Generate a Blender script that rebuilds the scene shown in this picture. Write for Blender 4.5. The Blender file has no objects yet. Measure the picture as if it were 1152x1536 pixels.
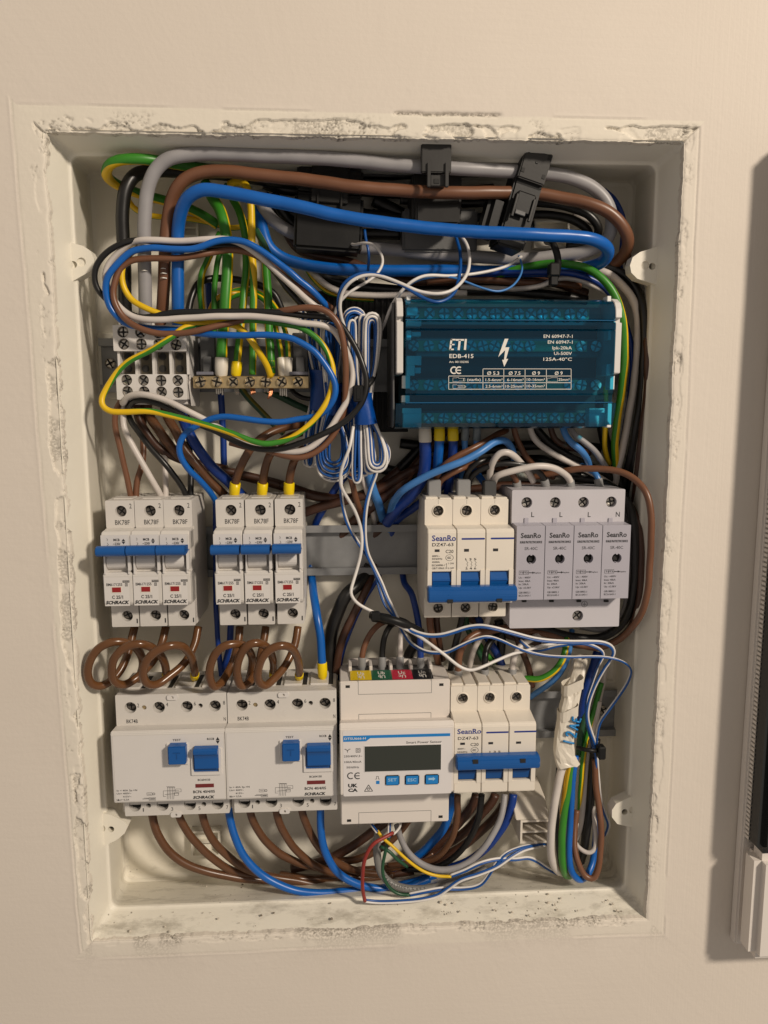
import bpy, bmesh, math, random
import numpy as np
from mathutils import Vector, Matrix
random.seed(7)
S = 0.001                       # everything below is written in millimetres
scene = bpy.context.scene
col = scene.collection

# ------------------------------------------------------------------ camera
CAM_POS = np.array([-18.728, -457.599, 91.721])
PITCH, ROLL, YAW, FPX = -0.137, 0.002, -0.057, 1143.591
def _rot(ax, a):
    c, s = math.cos(a), math.sin(a)
    return {'x': np.array([[1,0,0],[0,c,-s],[0,s,c]]),
            'y': np.array([[c,0,s],[0,1,0],[-s,0,c]]),
            'z': np.array([[c,-s,0],[s,c,0],[0,0,1]])}[ax]
CM = _rot('z', YAW) @ _rot('x', PITCH) @ _rot('y', ROLL)
def W(px, py, y):
    """point of the place that lies y mm behind the wall face, seen at px, py"""
    d = CM @ np.array([(px-576)/FPX, 1, (768-py)/FPX])
    return CAM_POS + d*((y-CAM_POS[1])/d[1])
def mmpp(y):                    # millimetres per photo pixel at depth y
    return (y-CAM_POS[1]+8)/FPX
cd = bpy.data.cameras.new('camera'); cam = bpy.data.objects.new('camera', cd); col.objects.link(cam)
cam.matrix_world = Matrix(((CM[0,0], CM[0,2], -CM[0,1], CAM_POS[0]*S),
                           (CM[1,0], CM[1,2], -CM[1,1], CAM_POS[1]*S),
                           (CM[2,0], CM[2,2], -CM[2,1], CAM_POS[2]*S), (0,0,0,1)))
cd.sensor_fit = 'VERTICAL'; cd.sensor_height = 24; cd.lens = FPX/1536*24
cd.clip_start = 0.01; cd.clip_end = 20
scene.camera = cam

# ------------------------------------------------------------------ light of the room
world = bpy.data.worlds.new('World'); scene.world = world; world.use_nodes = True
bg = world.node_tree.nodes['Background']
bg.inputs[0].default_value = (1.0, 0.89, 0.79, 1); bg.inputs[1].default_value = 0.30
ld = bpy.data.lights.new('ceiling_lamp', 'AREA'); ld.shape = 'DISK'; ld.size = 0.24
ld.energy = 44.0; ld.color = (1.0, 0.875, 0.73)
lamp = bpy.data.objects.new('ceiling_lamp', ld); col.objects.link(lamp)
lamp.location = (1.30, -1.55, 1.08)
lamp.rotation_euler = (Vector((0,0,0))-Vector(lamp.location)).to_track_quat('-Z', 'Y').to_euler()
scene.view_settings.view_transform = 'Standard'
scene.view_settings.look = 'None'
scene.view_settings.exposure = 0.06
scene.view_settings.gamma = 1.0

# ------------------------------------------------------------------ materials
MATS = {}
def mat(name, c, rough=0.45, metal=0.0, bump=0.0, bscale=300, var=0.0, coat=0.0, spec=0.5, dirt=0.0):
    if name in MATS: return MATS[name]
    m = bpy.data.materials.new(name); m.use_nodes = True; nt = m.node_tree
    b = nt.nodes['Principled BSDF']
    b.inputs['Base Color'].default_value = (*c, 1); b.inputs['Roughness'].default_value = rough
    b.inputs['Metallic'].default_value = metal; b.inputs['Specular IOR Level'].default_value = spec
    b.inputs['Coat Weight'].default_value = coat
    tc = nt.nodes.new('ShaderNodeTexCoord')
    if bump:
        n = nt.nodes.new('ShaderNodeTexNoise'); n.inputs['Scale'].default_value = bscale; n.inputs['Detail'].default_value = 5
        bp = nt.nodes.new('ShaderNodeBump'); bp.inputs['Strength'].default_value = bump; bp.inputs['Distance'].default_value = 0.0006
        nt.links.new(tc.outputs['Object'], n.inputs['Vector']); nt.links.new(n.outputs['Fac'], bp.inputs['Height'])
        nt.links.new(bp.outputs['Normal'], b.inputs['Normal'])
    if var:
        n = nt.nodes.new('ShaderNodeTexNoise'); n.inputs['Scale'].default_value = 60; n.inputs['Detail'].default_value = 6
        r = nt.nodes.new('ShaderNodeMapRange'); r.inputs['To Min'].default_value = 1-var; r.inputs['To Max'].default_value = 1+var
        x = nt.nodes.new('ShaderNodeVectorMath'); x.operation = 'SCALE'; x.inputs[0].default_value = c
        nt.links.new(tc.outputs['Object'], n.inputs['Vector']); nt.links.new(n.outputs['Fac'], r.inputs['Value'])
        nt.links.new(r.outputs['Result'], x.inputs['Scale']); nt.links.new(x.outputs[0], b.inputs['Base Color'])
        r2 = nt.nodes.new('ShaderNodeMapRange'); r2.inputs['To Min'].default_value = max(rough-.12,.05); r2.inputs['To Max'].default_value = rough+.12
        nt.links.new(n.outputs['Fac'], r2.inputs['Value']); nt.links.new(r2.outputs['Result'], b.inputs['Roughness'])
    MATS[name] = m
    return m
def wiremat(name, c, rough=0.38): return mat(name, c, rough, bump=.14, bscale=110, var=.20)
GREYH = mat('light_grey_plastic', (.62,.59,.55), .42, bump=.08, bscale=900, var=.05)
GREYL = mat('pale_grey_plastic', (.66,.63,.60), .45, bump=.06, bscale=900, var=.03)
WORN = mat('worn_charcoal_plastic', (.024,.022,.020), .45, bump=.04, bscale=700, var=.1)
CREAM = mat('cream_plastic', (.74,.68,.59), .36, bump=.05, bscale=900, var=.03)
METERW = mat('meter_plastic', (.70,.65,.60), .40, bump=.06, bscale=900, var=.02)
METERP = mat('meter_panel_print', (.70,.67,.66), .30, var=.02)
LAV = mat('lavender_grey_plastic', (.53,.51,.54), .42, bump=.06, bscale=900, var=.03)
LAV2 = mat('cartridge_plastic', (.40,.385,.435), .42, bump=.06, bscale=900, var=.03)
BLUEP = mat('blue_toggle_plastic', (.005,.085,.31), .32, bump=.05, bscale=500, var=.06)
BLUEP2 = mat('dark_blue_toggle_plastic', (.004,.065,.24), .35, var=.06)
INK = mat('black_ink', (.02,.02,.022), .6)
INKB = mat('blue_ink', (.01,.03,.22), .5)
INKS = mat('sky_blue_ink', (.01,.20,.55), .4)
INKW = mat('white_ink', (.75,.72,.66), .5)
MARK = mat('marker_ink', (.0,.20,.50), .4)
DARK = mat('dark_recess', (.012,.011,.010), .7)
BLKP = mat('black_plastic', (.009,.009,.009), .42, bump=.04, bscale=700, var=.15, spec=.3)
BLKP2 = mat('charcoal_plastic', (.018,.017,.016), .40, bump=.04, bscale=700, var=.15, spec=.35)
GREYP = mat('dark_grey_plastic', (.10,.10,.10), .5, bump=.1, bscale=700, var=.1)
STEEL = mat('screw_steel', (.50,.47,.42), .28, 1.0, bump=.3, bscale=700, var=.2)
DSTEEL = mat('dark_screw_steel', (.22,.20,.18), .35, 1.0, bump=.3, bscale=700, var=.2)
BRASS = mat('brass', (.52,.40,.22), .42, .85, bump=.3, bscale=500, var=.25)
BRSCREW = mat('nickel_brass_screw', (.75,.62,.42), .22, 1.0, bump=.3, bscale=500, var=.15)
COPPER = mat('copper', (.48,.21,.11), .3, 1.0, bump=.4, bscale=900)
ZINC = mat('galvanised_rail', (.25,.255,.26), .48, .35, bump=.25, bscale=250, var=.35)
RED = mat('red_window', (.28,.015,.015), .3)
DRED = mat('dark_red_window', (.16,.02,.02), .35)
FYEL = mat('yellow_ferrule', (.80,.58,.0), .35, var=.05)
FWHT = mat('white_ferrule', (.70,.65,.56), .4, var=.05)
FGRY = mat('grey_ferrule', (.25,.25,.25), .4, var=.05)
FCLR = mat('clear_grey_ferrule', (.16,.19,.21), .25, var=.05)
TAPEB = mat('blue_tape', (.0,.05,.26), .3, bump=.5, bscale=120, var=.15)
TAPEW = mat('white_tape', (.66,.61,.52), .40, bump=1.0, bscale=120, var=.08)
C = dict(
 blue=wiremat('blue_insulation', (.003,.105,.42), .33), lblue=wiremat('light_blue_insulation', (.055,.20,.50), .36),
 dblue=wiremat('deep_blue_insulation', (.004,.035,.22), .36), brown=wiremat('brown_insulation', (.160,.068,.034), .38),
 shaded_brown=wiremat('shaded_brown_insulation', (.115,.050,.022), .30), cbrown=wiremat('copper_brown_insulation', (.130,.054,.019), .24), dbrown=wiremat('dark_brown_insulation', (.060,.024,.013), .40), grey=wiremat('grey_insulation', (.30,.29,.295), .42),  # first entry: darker copy of brown, the lower wires' shade put into the colour
 white=wiremat('white_insulation', (.58,.53,.49), .40), black=wiremat('black_insulation', (.009,.0085,.008), .36),
 yellow=wiremat('yellow_insulation', (.72,.46,.004), .40), green=wiremat('green_insulation', (.035,.21,.015), .38),
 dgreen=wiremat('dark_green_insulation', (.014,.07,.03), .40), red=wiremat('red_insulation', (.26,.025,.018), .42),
 sblue=wiremat('signal_blue_insulation', (.004,.07,.28), .36), swhite=wiremat('signal_white_insulation', (.68,.65,.62), .38),
 sgrey=wiremat('grey_sheath', (.19,.185,.175), .45), orange=wiremat('orange_yellow_insulation', (.58,.33,.01), .4))
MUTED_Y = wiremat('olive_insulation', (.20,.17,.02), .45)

# ------------------------------------------------------------------ mesh building
class MB:
    def __init__(s): s.v = []; s.f = []; s.m = []
    def add(s, vs, fs, mi=0):
        o = len(s.v); s.v += [tuple(map(float, v)) for v in vs]
        for f in fs: s.f.append([i+o for i in f]); s.m.append(mi)
        return s
    def box(s, x0, x1, y0, y1, z0, z1, mi=0):
        vs = [(x,y,z) for x in (x0,x1) for y in (y0,y1) for z in (z0,z1)]
        return s.add(vs, [(0,1,3,2),(4,6,7,5),(0,4,5,1),(2,3,7,6),(0,2,6,4),(1,5,7,3)], mi)
    def bbox(s, x0, x1, y0, y1, z0, z1, b=.5, mi=0, seg=1):
        bm = bmesh.new()
        bmesh.ops.create_cube(bm, size=1, matrix=Matrix.Translation(((x0+x1)/2,(y0+y1)/2,(z0+z1)/2)) @ Matrix.Diagonal((abs(x1-x0),abs(y1-y0),abs(z1-z0),1)))
        bmesh.ops.bevel(bm, geom=bm.edges[:], offset=b, segments=seg, affect='EDGES', clamp_overlap=True)
        return s.frombm(bm, mi)
    def frombm(s, bm, mi=0):
        bm.verts.ensure_lookup_table(); bm.verts.index_update()
        s.add([v.co[:] for v in bm.verts], [[v.index for v in f.verts] for f in bm.faces], mi); bm.free(); return s
    def prism(s, prof, x0, x1, b=.5, mi=0):
        """closed (y, z) profile pushed along x"""
        bm = bmesh.new(); n = len(prof)
        A = [bm.verts.new((x0,p[0],p[1])) for p in prof]; B = [bm.verts.new((x1,p[0],p[1])) for p in prof]
        bm.faces.new(A); bm.faces.new(B[::-1])
        for i in range(n): bm.faces.new((A[i], B[i], B[(i+1)%n], A[(i+1)%n]))
        bmesh.ops.recalc_face_normals(bm, faces=bm.faces[:])
        if b: bmesh.ops.bevel(bm, geom=bm.edges[:], offset=b, segments=2, affect='EDGES', clamp_overlap=True)
        return s.frombm(bm, mi)
    def plate(s, out, holes, y0, y1, mi=0, back=False):
        """flat panel facing the room at y0, outline and holes in (x, z), edges run back to y1"""
        bm = bmesh.new(); loops = []
        for lp in [out]+list(holes):
            vs = [bm.verts.new((p[0], y0, p[1])) for p in lp]
            loops.append([bm.edges.new((vs[i], vs[(i+1)%len(vs)])) for i in range(len(vs))])
        allv = [[e.verts[0] for e in L] for L in loops]
        bmesh.ops.triangle_fill(bm, edges=[e for L in loops for e in L], use_beauty=True, normal=(0,-1,0))
        for vs in allv:
            k = [bm.verts.new((v.co.x, y1, v.co.z)) for v in vs]
            for i in range(len(vs)): bm.faces.new((vs[i], vs[(i+1)%len(vs)], k[(i+1)%len(vs)], k[i]))
            if back and vs is allv[0]: bm.faces.new(k)
        return s.frombm(bm, mi)
    def disc(s, x, y, z, r, n=20, mi=0, rz=None):
        vs = [(x+r*math.cos(2*math.pi*i/n), y, z+(rz or r)*math.sin(2*math.pi*i/n)) for i in range(n)]
        return s.add(vs, [list(range(n))], mi)
    def cyl(s, x, y0, y1, z, r, n=20, mi=0, r1=None, b=.15):
        """cylinder along y, face at y0 toward the room"""
        R1 = r1 or r; rings = [(y0, r-b), (y0+b, r), (y1, R1)]; vs = []; fs = []
        for (yy, rr) in rings: vs += [(x+rr*math.cos(2*math.pi*i/n), yy, z+rr*math.sin(2*math.pi*i/n)) for i in range(n)]
        fs.append(list(range(n)))
        for k in range(2):
            for i in range(n): fs.append((k*n+i, k*n+(i+1)%n, (k+1)*n+(i+1)%n, (k+1)*n+i))
        return s.add(vs, fs, mi)
    def rect(s, x0, x1, z0, z1, y, mi=0): return s.add([(x0,y,z0),(x1,y,z0),(x1,y,z1),(x0,y,z1)], [(0,1,2,3)], mi)
    def line(s, x0, z0, x1, z1, y, w=.2, mi=0):
        d = Vector((x1-x0, z1-z0)); L = d.length or 1; n = Vector((-d.y, d.x))/L*w/2
        return s.add([(x0-n.x,y,z0-n.y),(x1-n.x,y,z1-n.y),(x1+n.x,y,z1+n.y),(x0+n.x,y,z0+n.y)], [(0,1,2,3)], mi)
    def poly(s, pts, y, mi=0): return s.add([(p[0], y, p[1]) for p in pts], [list(range(len(pts)))], mi)
    def ring(s, x, z, r0, r1, y, n=20, a0=0, a1=2*math.pi, mi=0, sx=1):
        closed = abs(a1-a0-2*math.pi) < 1e-6; vs = []; k = n if closed else n+1
        for i in range(k):
            a = a0+(a1-a0)*i/n
            vs += [(x+sx*r0*math.cos(a), y, z+r0*math.sin(a)), (x+sx*r1*math.cos(a), y, z+r1*math.sin(a))]
        return s.add(vs, [(2*i, 2*i+1, (2*i+3)%(2*k), (2*i+2)%(2*k)) for i in range(n)], mi)
    def screw(s, x, y, z, r, a=0.5, mi=0, mdark=1, h=1.0):
        """pan head with a cross recess: four raised quarters round a lower dark cross"""
        s.disc(x, y+h*.7, z, r, 20, mdark)
        w = r*.20
        for q in range(4):
            c0 = a+q*math.pi/2; u = Vector((math.cos(c0), math.sin(c0))); v = Vector((-u.y, u.x))
            pts = [u*w+v*w]
            t0 = math.asin(min(w/r,1)); m = 5
            inner = [(u*(r*.62)+v*w), ] 
            arc = [t0+(math.pi/2-2*t0)*i/m for i in range(m+1)]
            P = [u*w+v*w] + [u*math.cos(t)*r+v*math.sin(t)*r for t in arc]
            top = [(x+p.x, y+(h*.35 if i else .15), z+p.y) for i, p in enumerate(P)]
            # domed quarter
            mid = [(x+p.x*.72, y, z+p.y*.72) for p in P[1:]]
            n = len(P); bot = [(x+p.x, y+h, z+p.y) for p in P]
            vs = top+bot+mid; fs = []
            for i in range(1, n-1): fs.append((i, i+1, 2*n+i, 2*n+i-1))
            fs.append([0]+[2*n+i for i in range(n-1)])
            fs.append((0, 1, 2*n)); fs.append((0, 2*n+n-2, n-1))
            for i in range(n): fs.append((i, n+i, n+(i+1)%n, (i+1)%n))
            s.add(vs, fs, mi)
        return s

def mesh_from(mb, mats, org=(0,0,0), smooth=False, name='m'):
    me = bpy.data.meshes.new(name)
    V = (np.array(mb.v, dtype=float).reshape(-1,3)-np.array(org, dtype=float))*S
    me.from_pydata(V.tolist(), [], mb.f)
    if not isinstance(mats, (list, tuple)): mats = [mats]
    for m in mats: me.materials.append(m)
    if len(mats) > 1: me.polygons.foreach_set('material_index', mb.m)
    if smooth: me.polygons.foreach_set('use_smooth', [True]*len(me.polygons))
    me.update()
    if smooth == 'auto':
        pass
    return me
def recalc(me):
    bm = bmesh.new(); bm.from_mesh(me); bmesh.ops.recalc_face_normals(bm, faces=bm.faces[:]); bm.to_mesh(me); bm.free()
class Thing:
    def __init__(s, name, label, cat, org, group=None):
        s.o = bpy.data.objects.new(name, None); col.objects.link(s.o); s.org = org
        s.o.empty_display_size = .01
        s.o.location = [c*S for c in org]; s.o['label'] = label; s.o['category'] = cat
        if group: s.o['group'] = group
    def part(s, name, mb, mats, parent=None, label=None, smooth=False, stuff=False):
        if not mb.v: return None
        me = mesh_from(mb, mats, s.org, smooth, name); recalc(me)
        o = bpy.data.objects.new(name, me); col.objects.link(o); o.parent = parent or s.o
        if label: o['label'] = label
        if stuff or 'lettering' in name or name in ('cover_seam','wire_slot','cheek','rocker','top_clamp','blue_print','seal_hole'): o['kind'] = 'stuff'
        return o
def solo(name, mb, mats, label, cat, group=None, org=None, smooth=False):
    if org is None: org = np.array(mb.v).mean(0)
    me = mesh_from(mb, mats, org, smooth, name); recalc(me)
    o = bpy.data.objects.new(name, me); col.objects.link(o); o.location = [c*S for c in org]
    o['label'] = label; o['category'] = cat
    if group: o['group'] = group
    return o
def circle(x, z, r, n=24): return [(x+r*math.cos(2*math.pi*i/n), z+r*math.sin(2*math.pi*i/n)) for i in range(n)]
def rrect(x0, x1, z0, z1, r, n=4):
    P = []
    for (cx, cz, a) in ((x1-r,z1-r,0),(x0+r,z1-r,90),(x0+r,z0+r,180),(x1-r,z0+r,270)):
        for i in range(n+1):
            t = math.radians(a+90*i/n); P.append((cx+r*math.cos(t), cz+r*math.sin(t)))
    return P

# ------------------------------------------------------------------ lettering (flat print)
_tc = {}
def _glyphs(s, bold):
    k = (s, bold)
    if k in _tc: return _tc[k]
    cu = bpy.data.curves.new('t', 'FONT'); cu.body = s; cu.resolution_u = 2; cu.fill_mode = 'FRONT'; cu.offset = bold
    ob = bpy.data.objects.new('t', cu); col.objects.link(ob)
    bpy.context.view_layer.update()
    me = bpy.data.meshes.new_from_object(ob.evaluated_get(bpy.context.evaluated_depsgraph_get()))
    V = np.array([v.co[:] for v in me.vertices]).reshape(-1,3); F = [list(p.vertices) for p in me.polygons]
    bpy.data.objects.remove(ob); bpy.data.curves.remove(cu); bpy.data.meshes.remove(me)
    _tc[k] = (V, F); return _tc[k]
CAPH = None
def text(mb, s, x0, x1, z, h, y, mi=0, bold=0.0, shear=0.0, rot=0.0, flip=False):
    """text from x0 to x1 on baseline z with capital height h (None for x1 keeps natural width)"""
    global CAPH
    if CAPH is None: CAPH = _glyphs('H', 0.0)[0][:,1].max()
    V, F = _glyphs(s, bold)
    if len(V) == 0: return
    sy = h/CAPH; mn, mx = V[:,0].min(), V[:,0].max()
    sx = (x1-x0)/(mx-mn) if x1 is not None else sy
    X = (V[:,0]-mn)*sx; Z = V[:,1]*sy; X = X+Z*shear
    if flip: X = (mx-mn)*sx-X; Z = h-Z
    if rot:
        c, q = math.cos(rot), math.sin(rot); X, Z = X*c-Z*q, X*q+Z*c
    mb.add([(x0+a, y, z+b) for a, b in zip(X, Z)], F, mi)

# ------------------------------------------------------------------ wires
def smooth_path(P, step=1.6):
    P = [np.array(p, float) for p in P]
    if len(P) == 2: P = [P[0], (P[0]+P[1])/2, P[1]]
    Q = [2*P[0]-P[1]]+P+[2*P[-1]-P[-2]]; out = []
    for i in range(1, len(Q)-2):
        p0, p1, p2, p3 = Q[i-1:i+3]
        t0 = 0; t1 = t0+max(np.linalg.norm(p1-p0), 1e-3)**.5; t2 = t1+max(np.linalg.norm(p2-p1), 1e-3)**.5; t3 = t2+max(np.linalg.norm(p3-p2), 1e-3)**.5
        n = max(2, int(np.linalg.norm(p2-p1)/step))
        for k in range(n):
            t = t1+(t2-t1)*k/n
            A1 = (t1-t)/(t1-t0)*p0+(t-t0)/(t1-t0)*p1; A2 = (t2-t)/(t2-t1)*p1+(t-t1)/(t2-t1)*p2; A3 = (t3-t)/(t3-t2)*p2+(t-t2)/(t3-t2)*p3
            B1 = (t2-t)/(t2-t0)*A1+(t-t0)/(t2-t0)*A2; B2 = (t3-t)/(t3-t1)*A2+(t-t1)/(t3-t1)*A3
            out.append((t2-t)/(t2-t1)*B1+(t-t1)/(t2-t1)*B2)
    out.append(P[-1]); out = np.array(out)
    for _ in range(2): out[1:-1] = out[1:-1]*.5+(out[:-2]+out[2:])*.25
    return out
def frames(P):
    T = np.gradient(P, axis=0); T /= np.linalg.norm(T, axis=1)[:,None]+1e-9
    n0 = np.array([0,-1.,0]); n0 = n0-T[0]*n0.dot(T[0])
    if np.linalg.norm(n0) < .1: n0 = np.array([0,0,1.])-T[0]*T[0][2]
    N = []; n = n0/np.linalg.norm(n0)
    for t in T:
        n = n-t*n.dot(t); n /= np.linalg.norm(n)+1e-9; N.append(n)
    N = np.array(N); return T, N, np.cross(T, N)
def tube(mb, P, r, sides=10, stripe=None, phase=0.0, twist=0.0, radii=None, mi=0, cap=True):
    T, N, B = frames(P); n = len(P); vs = []; fs = []; mis = []
    seg = np.linalg.norm(np.diff(P, axis=0), axis=1); s = np.concatenate([[0], np.cumsum(seg)])
    for i in range(n):
        rr = r if radii is None else radii[i]; a0 = (phase[i] if isinstance(phase, np.ndarray) else phase)+twist*s[i]
        for k in range(sides):
            a = a0+2*math.pi*(k+.5)/sides; vs.append(P[i]+(N[i]*math.cos(a)+B[i]*math.sin(a))*rr)
    o = len(mb.v); mb.v += [tuple(v) for v in vs]
    for i in range(n-1):
        for k in range(sides):
            mb.f.append([o+i*sides+k, o+i*sides+(k+1)%sides, o+(i+1)*sides+(k+1)%sides, o+(i+1)*sides+k])
            mb.m.append(stripe[k % len(stripe)] if stripe else mi)
    if cap:
        for i in (0, n-1): mb.f.append([o+i*sides+k for k in range(sides)]); mb.m.append(stripe[0] if stripe else mi)
YG = [0,0,0,0,1,1,0,0,0,0,0,0]          # index 0 green, 1 yellow
YGH = [0,0,0,0,0,0,1,1,1,1,1,1]
def ends(t, P, r, fer, k, mat_map={}):
    """plastic collar of a crimped ferrule at one end of a wire"""
    cm, L, rr = fer
    Q = P if k == 0 else P[::-1]
    seg = np.linalg.norm(np.diff(Q, axis=0), axis=1); s = np.concatenate([[0], np.cumsum(seg)])
    d0 = (Q[0]-Q[1])/np.linalg.norm(Q[0]-Q[1])
    pts = [np.array([np.interp(u, s, Q[:,j]) for j in range(3)]) for u in (L, L*.97, L*.45, 0)]
    pts = pts+[Q[0]+d0*L*.12, Q[0]+d0*L*.35]
    mb = MB(); tube(mb, np.array(pts), rr, 12, radii=[rr*.97, rr, rr, rr*.93, rr*.70, rr*.45])
    return t.part('ferrule', mb, cm, smooth=True)
WIRES = []
def wire(label, pts, w, color, fer=None, name=None, group=None, phase=None, twist=0.0, sides=None, cat='wire'):
    """pts are (px, py, depth); w is the thickness in photo pixels at the first point's depth"""
    P = smooth_path([W(*p) for p in pts]); ym = float(np.median([p[2] for p in pts])); r = w*mmpp(ym)/2
    if len(P) > 8:      # hand-bent wire: faint waviness and small kinks
        u = np.concatenate([[0], np.cumsum(np.linalg.norm(np.diff(P, axis=0), axis=1))]); rn = random.Random(len(WIRES)*13+5); WIRES.append(label)
        env = np.minimum(1, np.minimum(u, u[-1]-u)/12); amp = .13 if w < 14 else .10
        for ax in range(3):
            for wl in (rn.uniform(18,24), rn.uniform(40,80)): P[:,ax] += env*amp*(.5 if wl < 25 else 1)*np.sin(2*math.pi*u/wl+rn.uniform(0,6.3))
    sides = sides or (16 if w > 11 else 12 if w > 6 else 8)
    nm = name or {'shaded_brown':'brown_wire','cbrown':'brown_wire','dblue':'blue_wire','lblue':'blue_wire','dbrown':'brown_wire','sgrey':'grey_cable','yg':'striped_wire','ygh':'striped_wire','orange':'yellow_wire','swhite':'white_wire','sblue':'blue_wire'}.get(color, color+'_wire')
    org = P[0]; mb = MB()
    if color in ('yg', 'ygh', 'ygd'):
        # gc: direction of the green half, degrees from the room side, given at chosen points of the path
        st_, off = (YGH, -105) if color != 'yg' else (YG, 15)
        if isinstance(phase, dict):
            ks = sorted(phase); idx = [int(np.argmin(((P-W(*pts[min(k, len(pts)-1)]))**2).sum(1))) for k in ks]
            ph = np.interp(np.arange(len(P)), idx, [math.radians(phase[k]+off) for k in ks])
        else: ph = math.radians((phase or 0)+off)
        tube(mb, P, r, 12, stripe=st_, phase=ph, twist=twist)
        ms = [C['green'], C['yellow']] if color != 'ygd' else [C['dgreen'], MUTED_Y]
    else:
        tube(mb, P, r, sides); ms = [C[color]]
    if fer:
        t = Thing(nm, label, cat, org, group)
        t.part('insulation', mb, ms, smooth=True)
        for (k, cm, Lpx, wpx) in fer: ends(t, P, r, (cm, Lpx*mmpp(ym), wpx*mmpp(ym)/2), k)
        return t
    return solo(nm, mb, ms, label, cat, group, org, True)
def twin(label, pts, w, twist=0.0, phase=0.0, swap=False, group=None):
    """two thin cores lying side by side, blue and white"""
    P = smooth_path([W(*p) for p in pts], 1.3); r = w*mmpp(pts[0][2])/4
    T, N, B = frames(P); seg = np.linalg.norm(np.diff(P, axis=0), axis=1); s = np.concatenate([[0], np.cumsum(seg)])
    t = Thing('twin_wire', label, 'wire', P[0], group)
    for sg, cc, nm in ((1,'sblue','blue_core'),(-1,'swhite','white_core')):
        if swap: sg = -sg
        a = phase+twist*s
        Q = P+(B*np.cos(a)[:,None]+N*np.sin(a)[:,None])*(r*.92*sg)
        mb = MB(); tube(mb, Q, r, 8); t.part(nm, mb, C[cc], smooth=True)
    return t
# ================================================================== THE SETTING: wall and box
FR = [W(67,197,0), W(1027,211.5,0), W(971,1377,0), W(136,1415,0)]
X0 = (FR[0][0]+FR[3][0])/2; X1 = (FR[1][0]+FR[2][0])/2; Z1 = (FR[0][2]+FR[1][2])/2; Z0 = (FR[2][2]+FR[3][2])/2
_rng = np.random.RandomState(11); _tab = _rng.rand(256, 256)
def vnoise(x, y, seed=0):
    x = np.asarray(x)+seed*17.3; y = np.asarray(y)+seed*9.7
    xi = np.floor(x).astype(int); yi = np.floor(y).astype(int); fx = x-xi; fy = y-yi
    fx = fx*fx*(3-2*fx); fy = fy*fy*(3-2*fy)
    g = lambda a, b: _tab[a % 256, b % 256]
    return (g(xi,yi)*(1-fx)+g(xi+1,yi)*fx)*(1-fy)+(g(xi,yi+1)*(1-fx)+g(xi+1,yi+1)*fx)*fy
def fbm(x, y, seed=0, o=4):
    r = 0; a = .5; n = 0
    for k in range(o): r = r+a*vnoise(x*2**k, y*2**k, seed+k*3); n += a; a *= .55
    return r/n
def sstep(a, b, x): t = np.clip((x-a)/(b-a), 0, 1); return t*t*(3-2*t)
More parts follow.
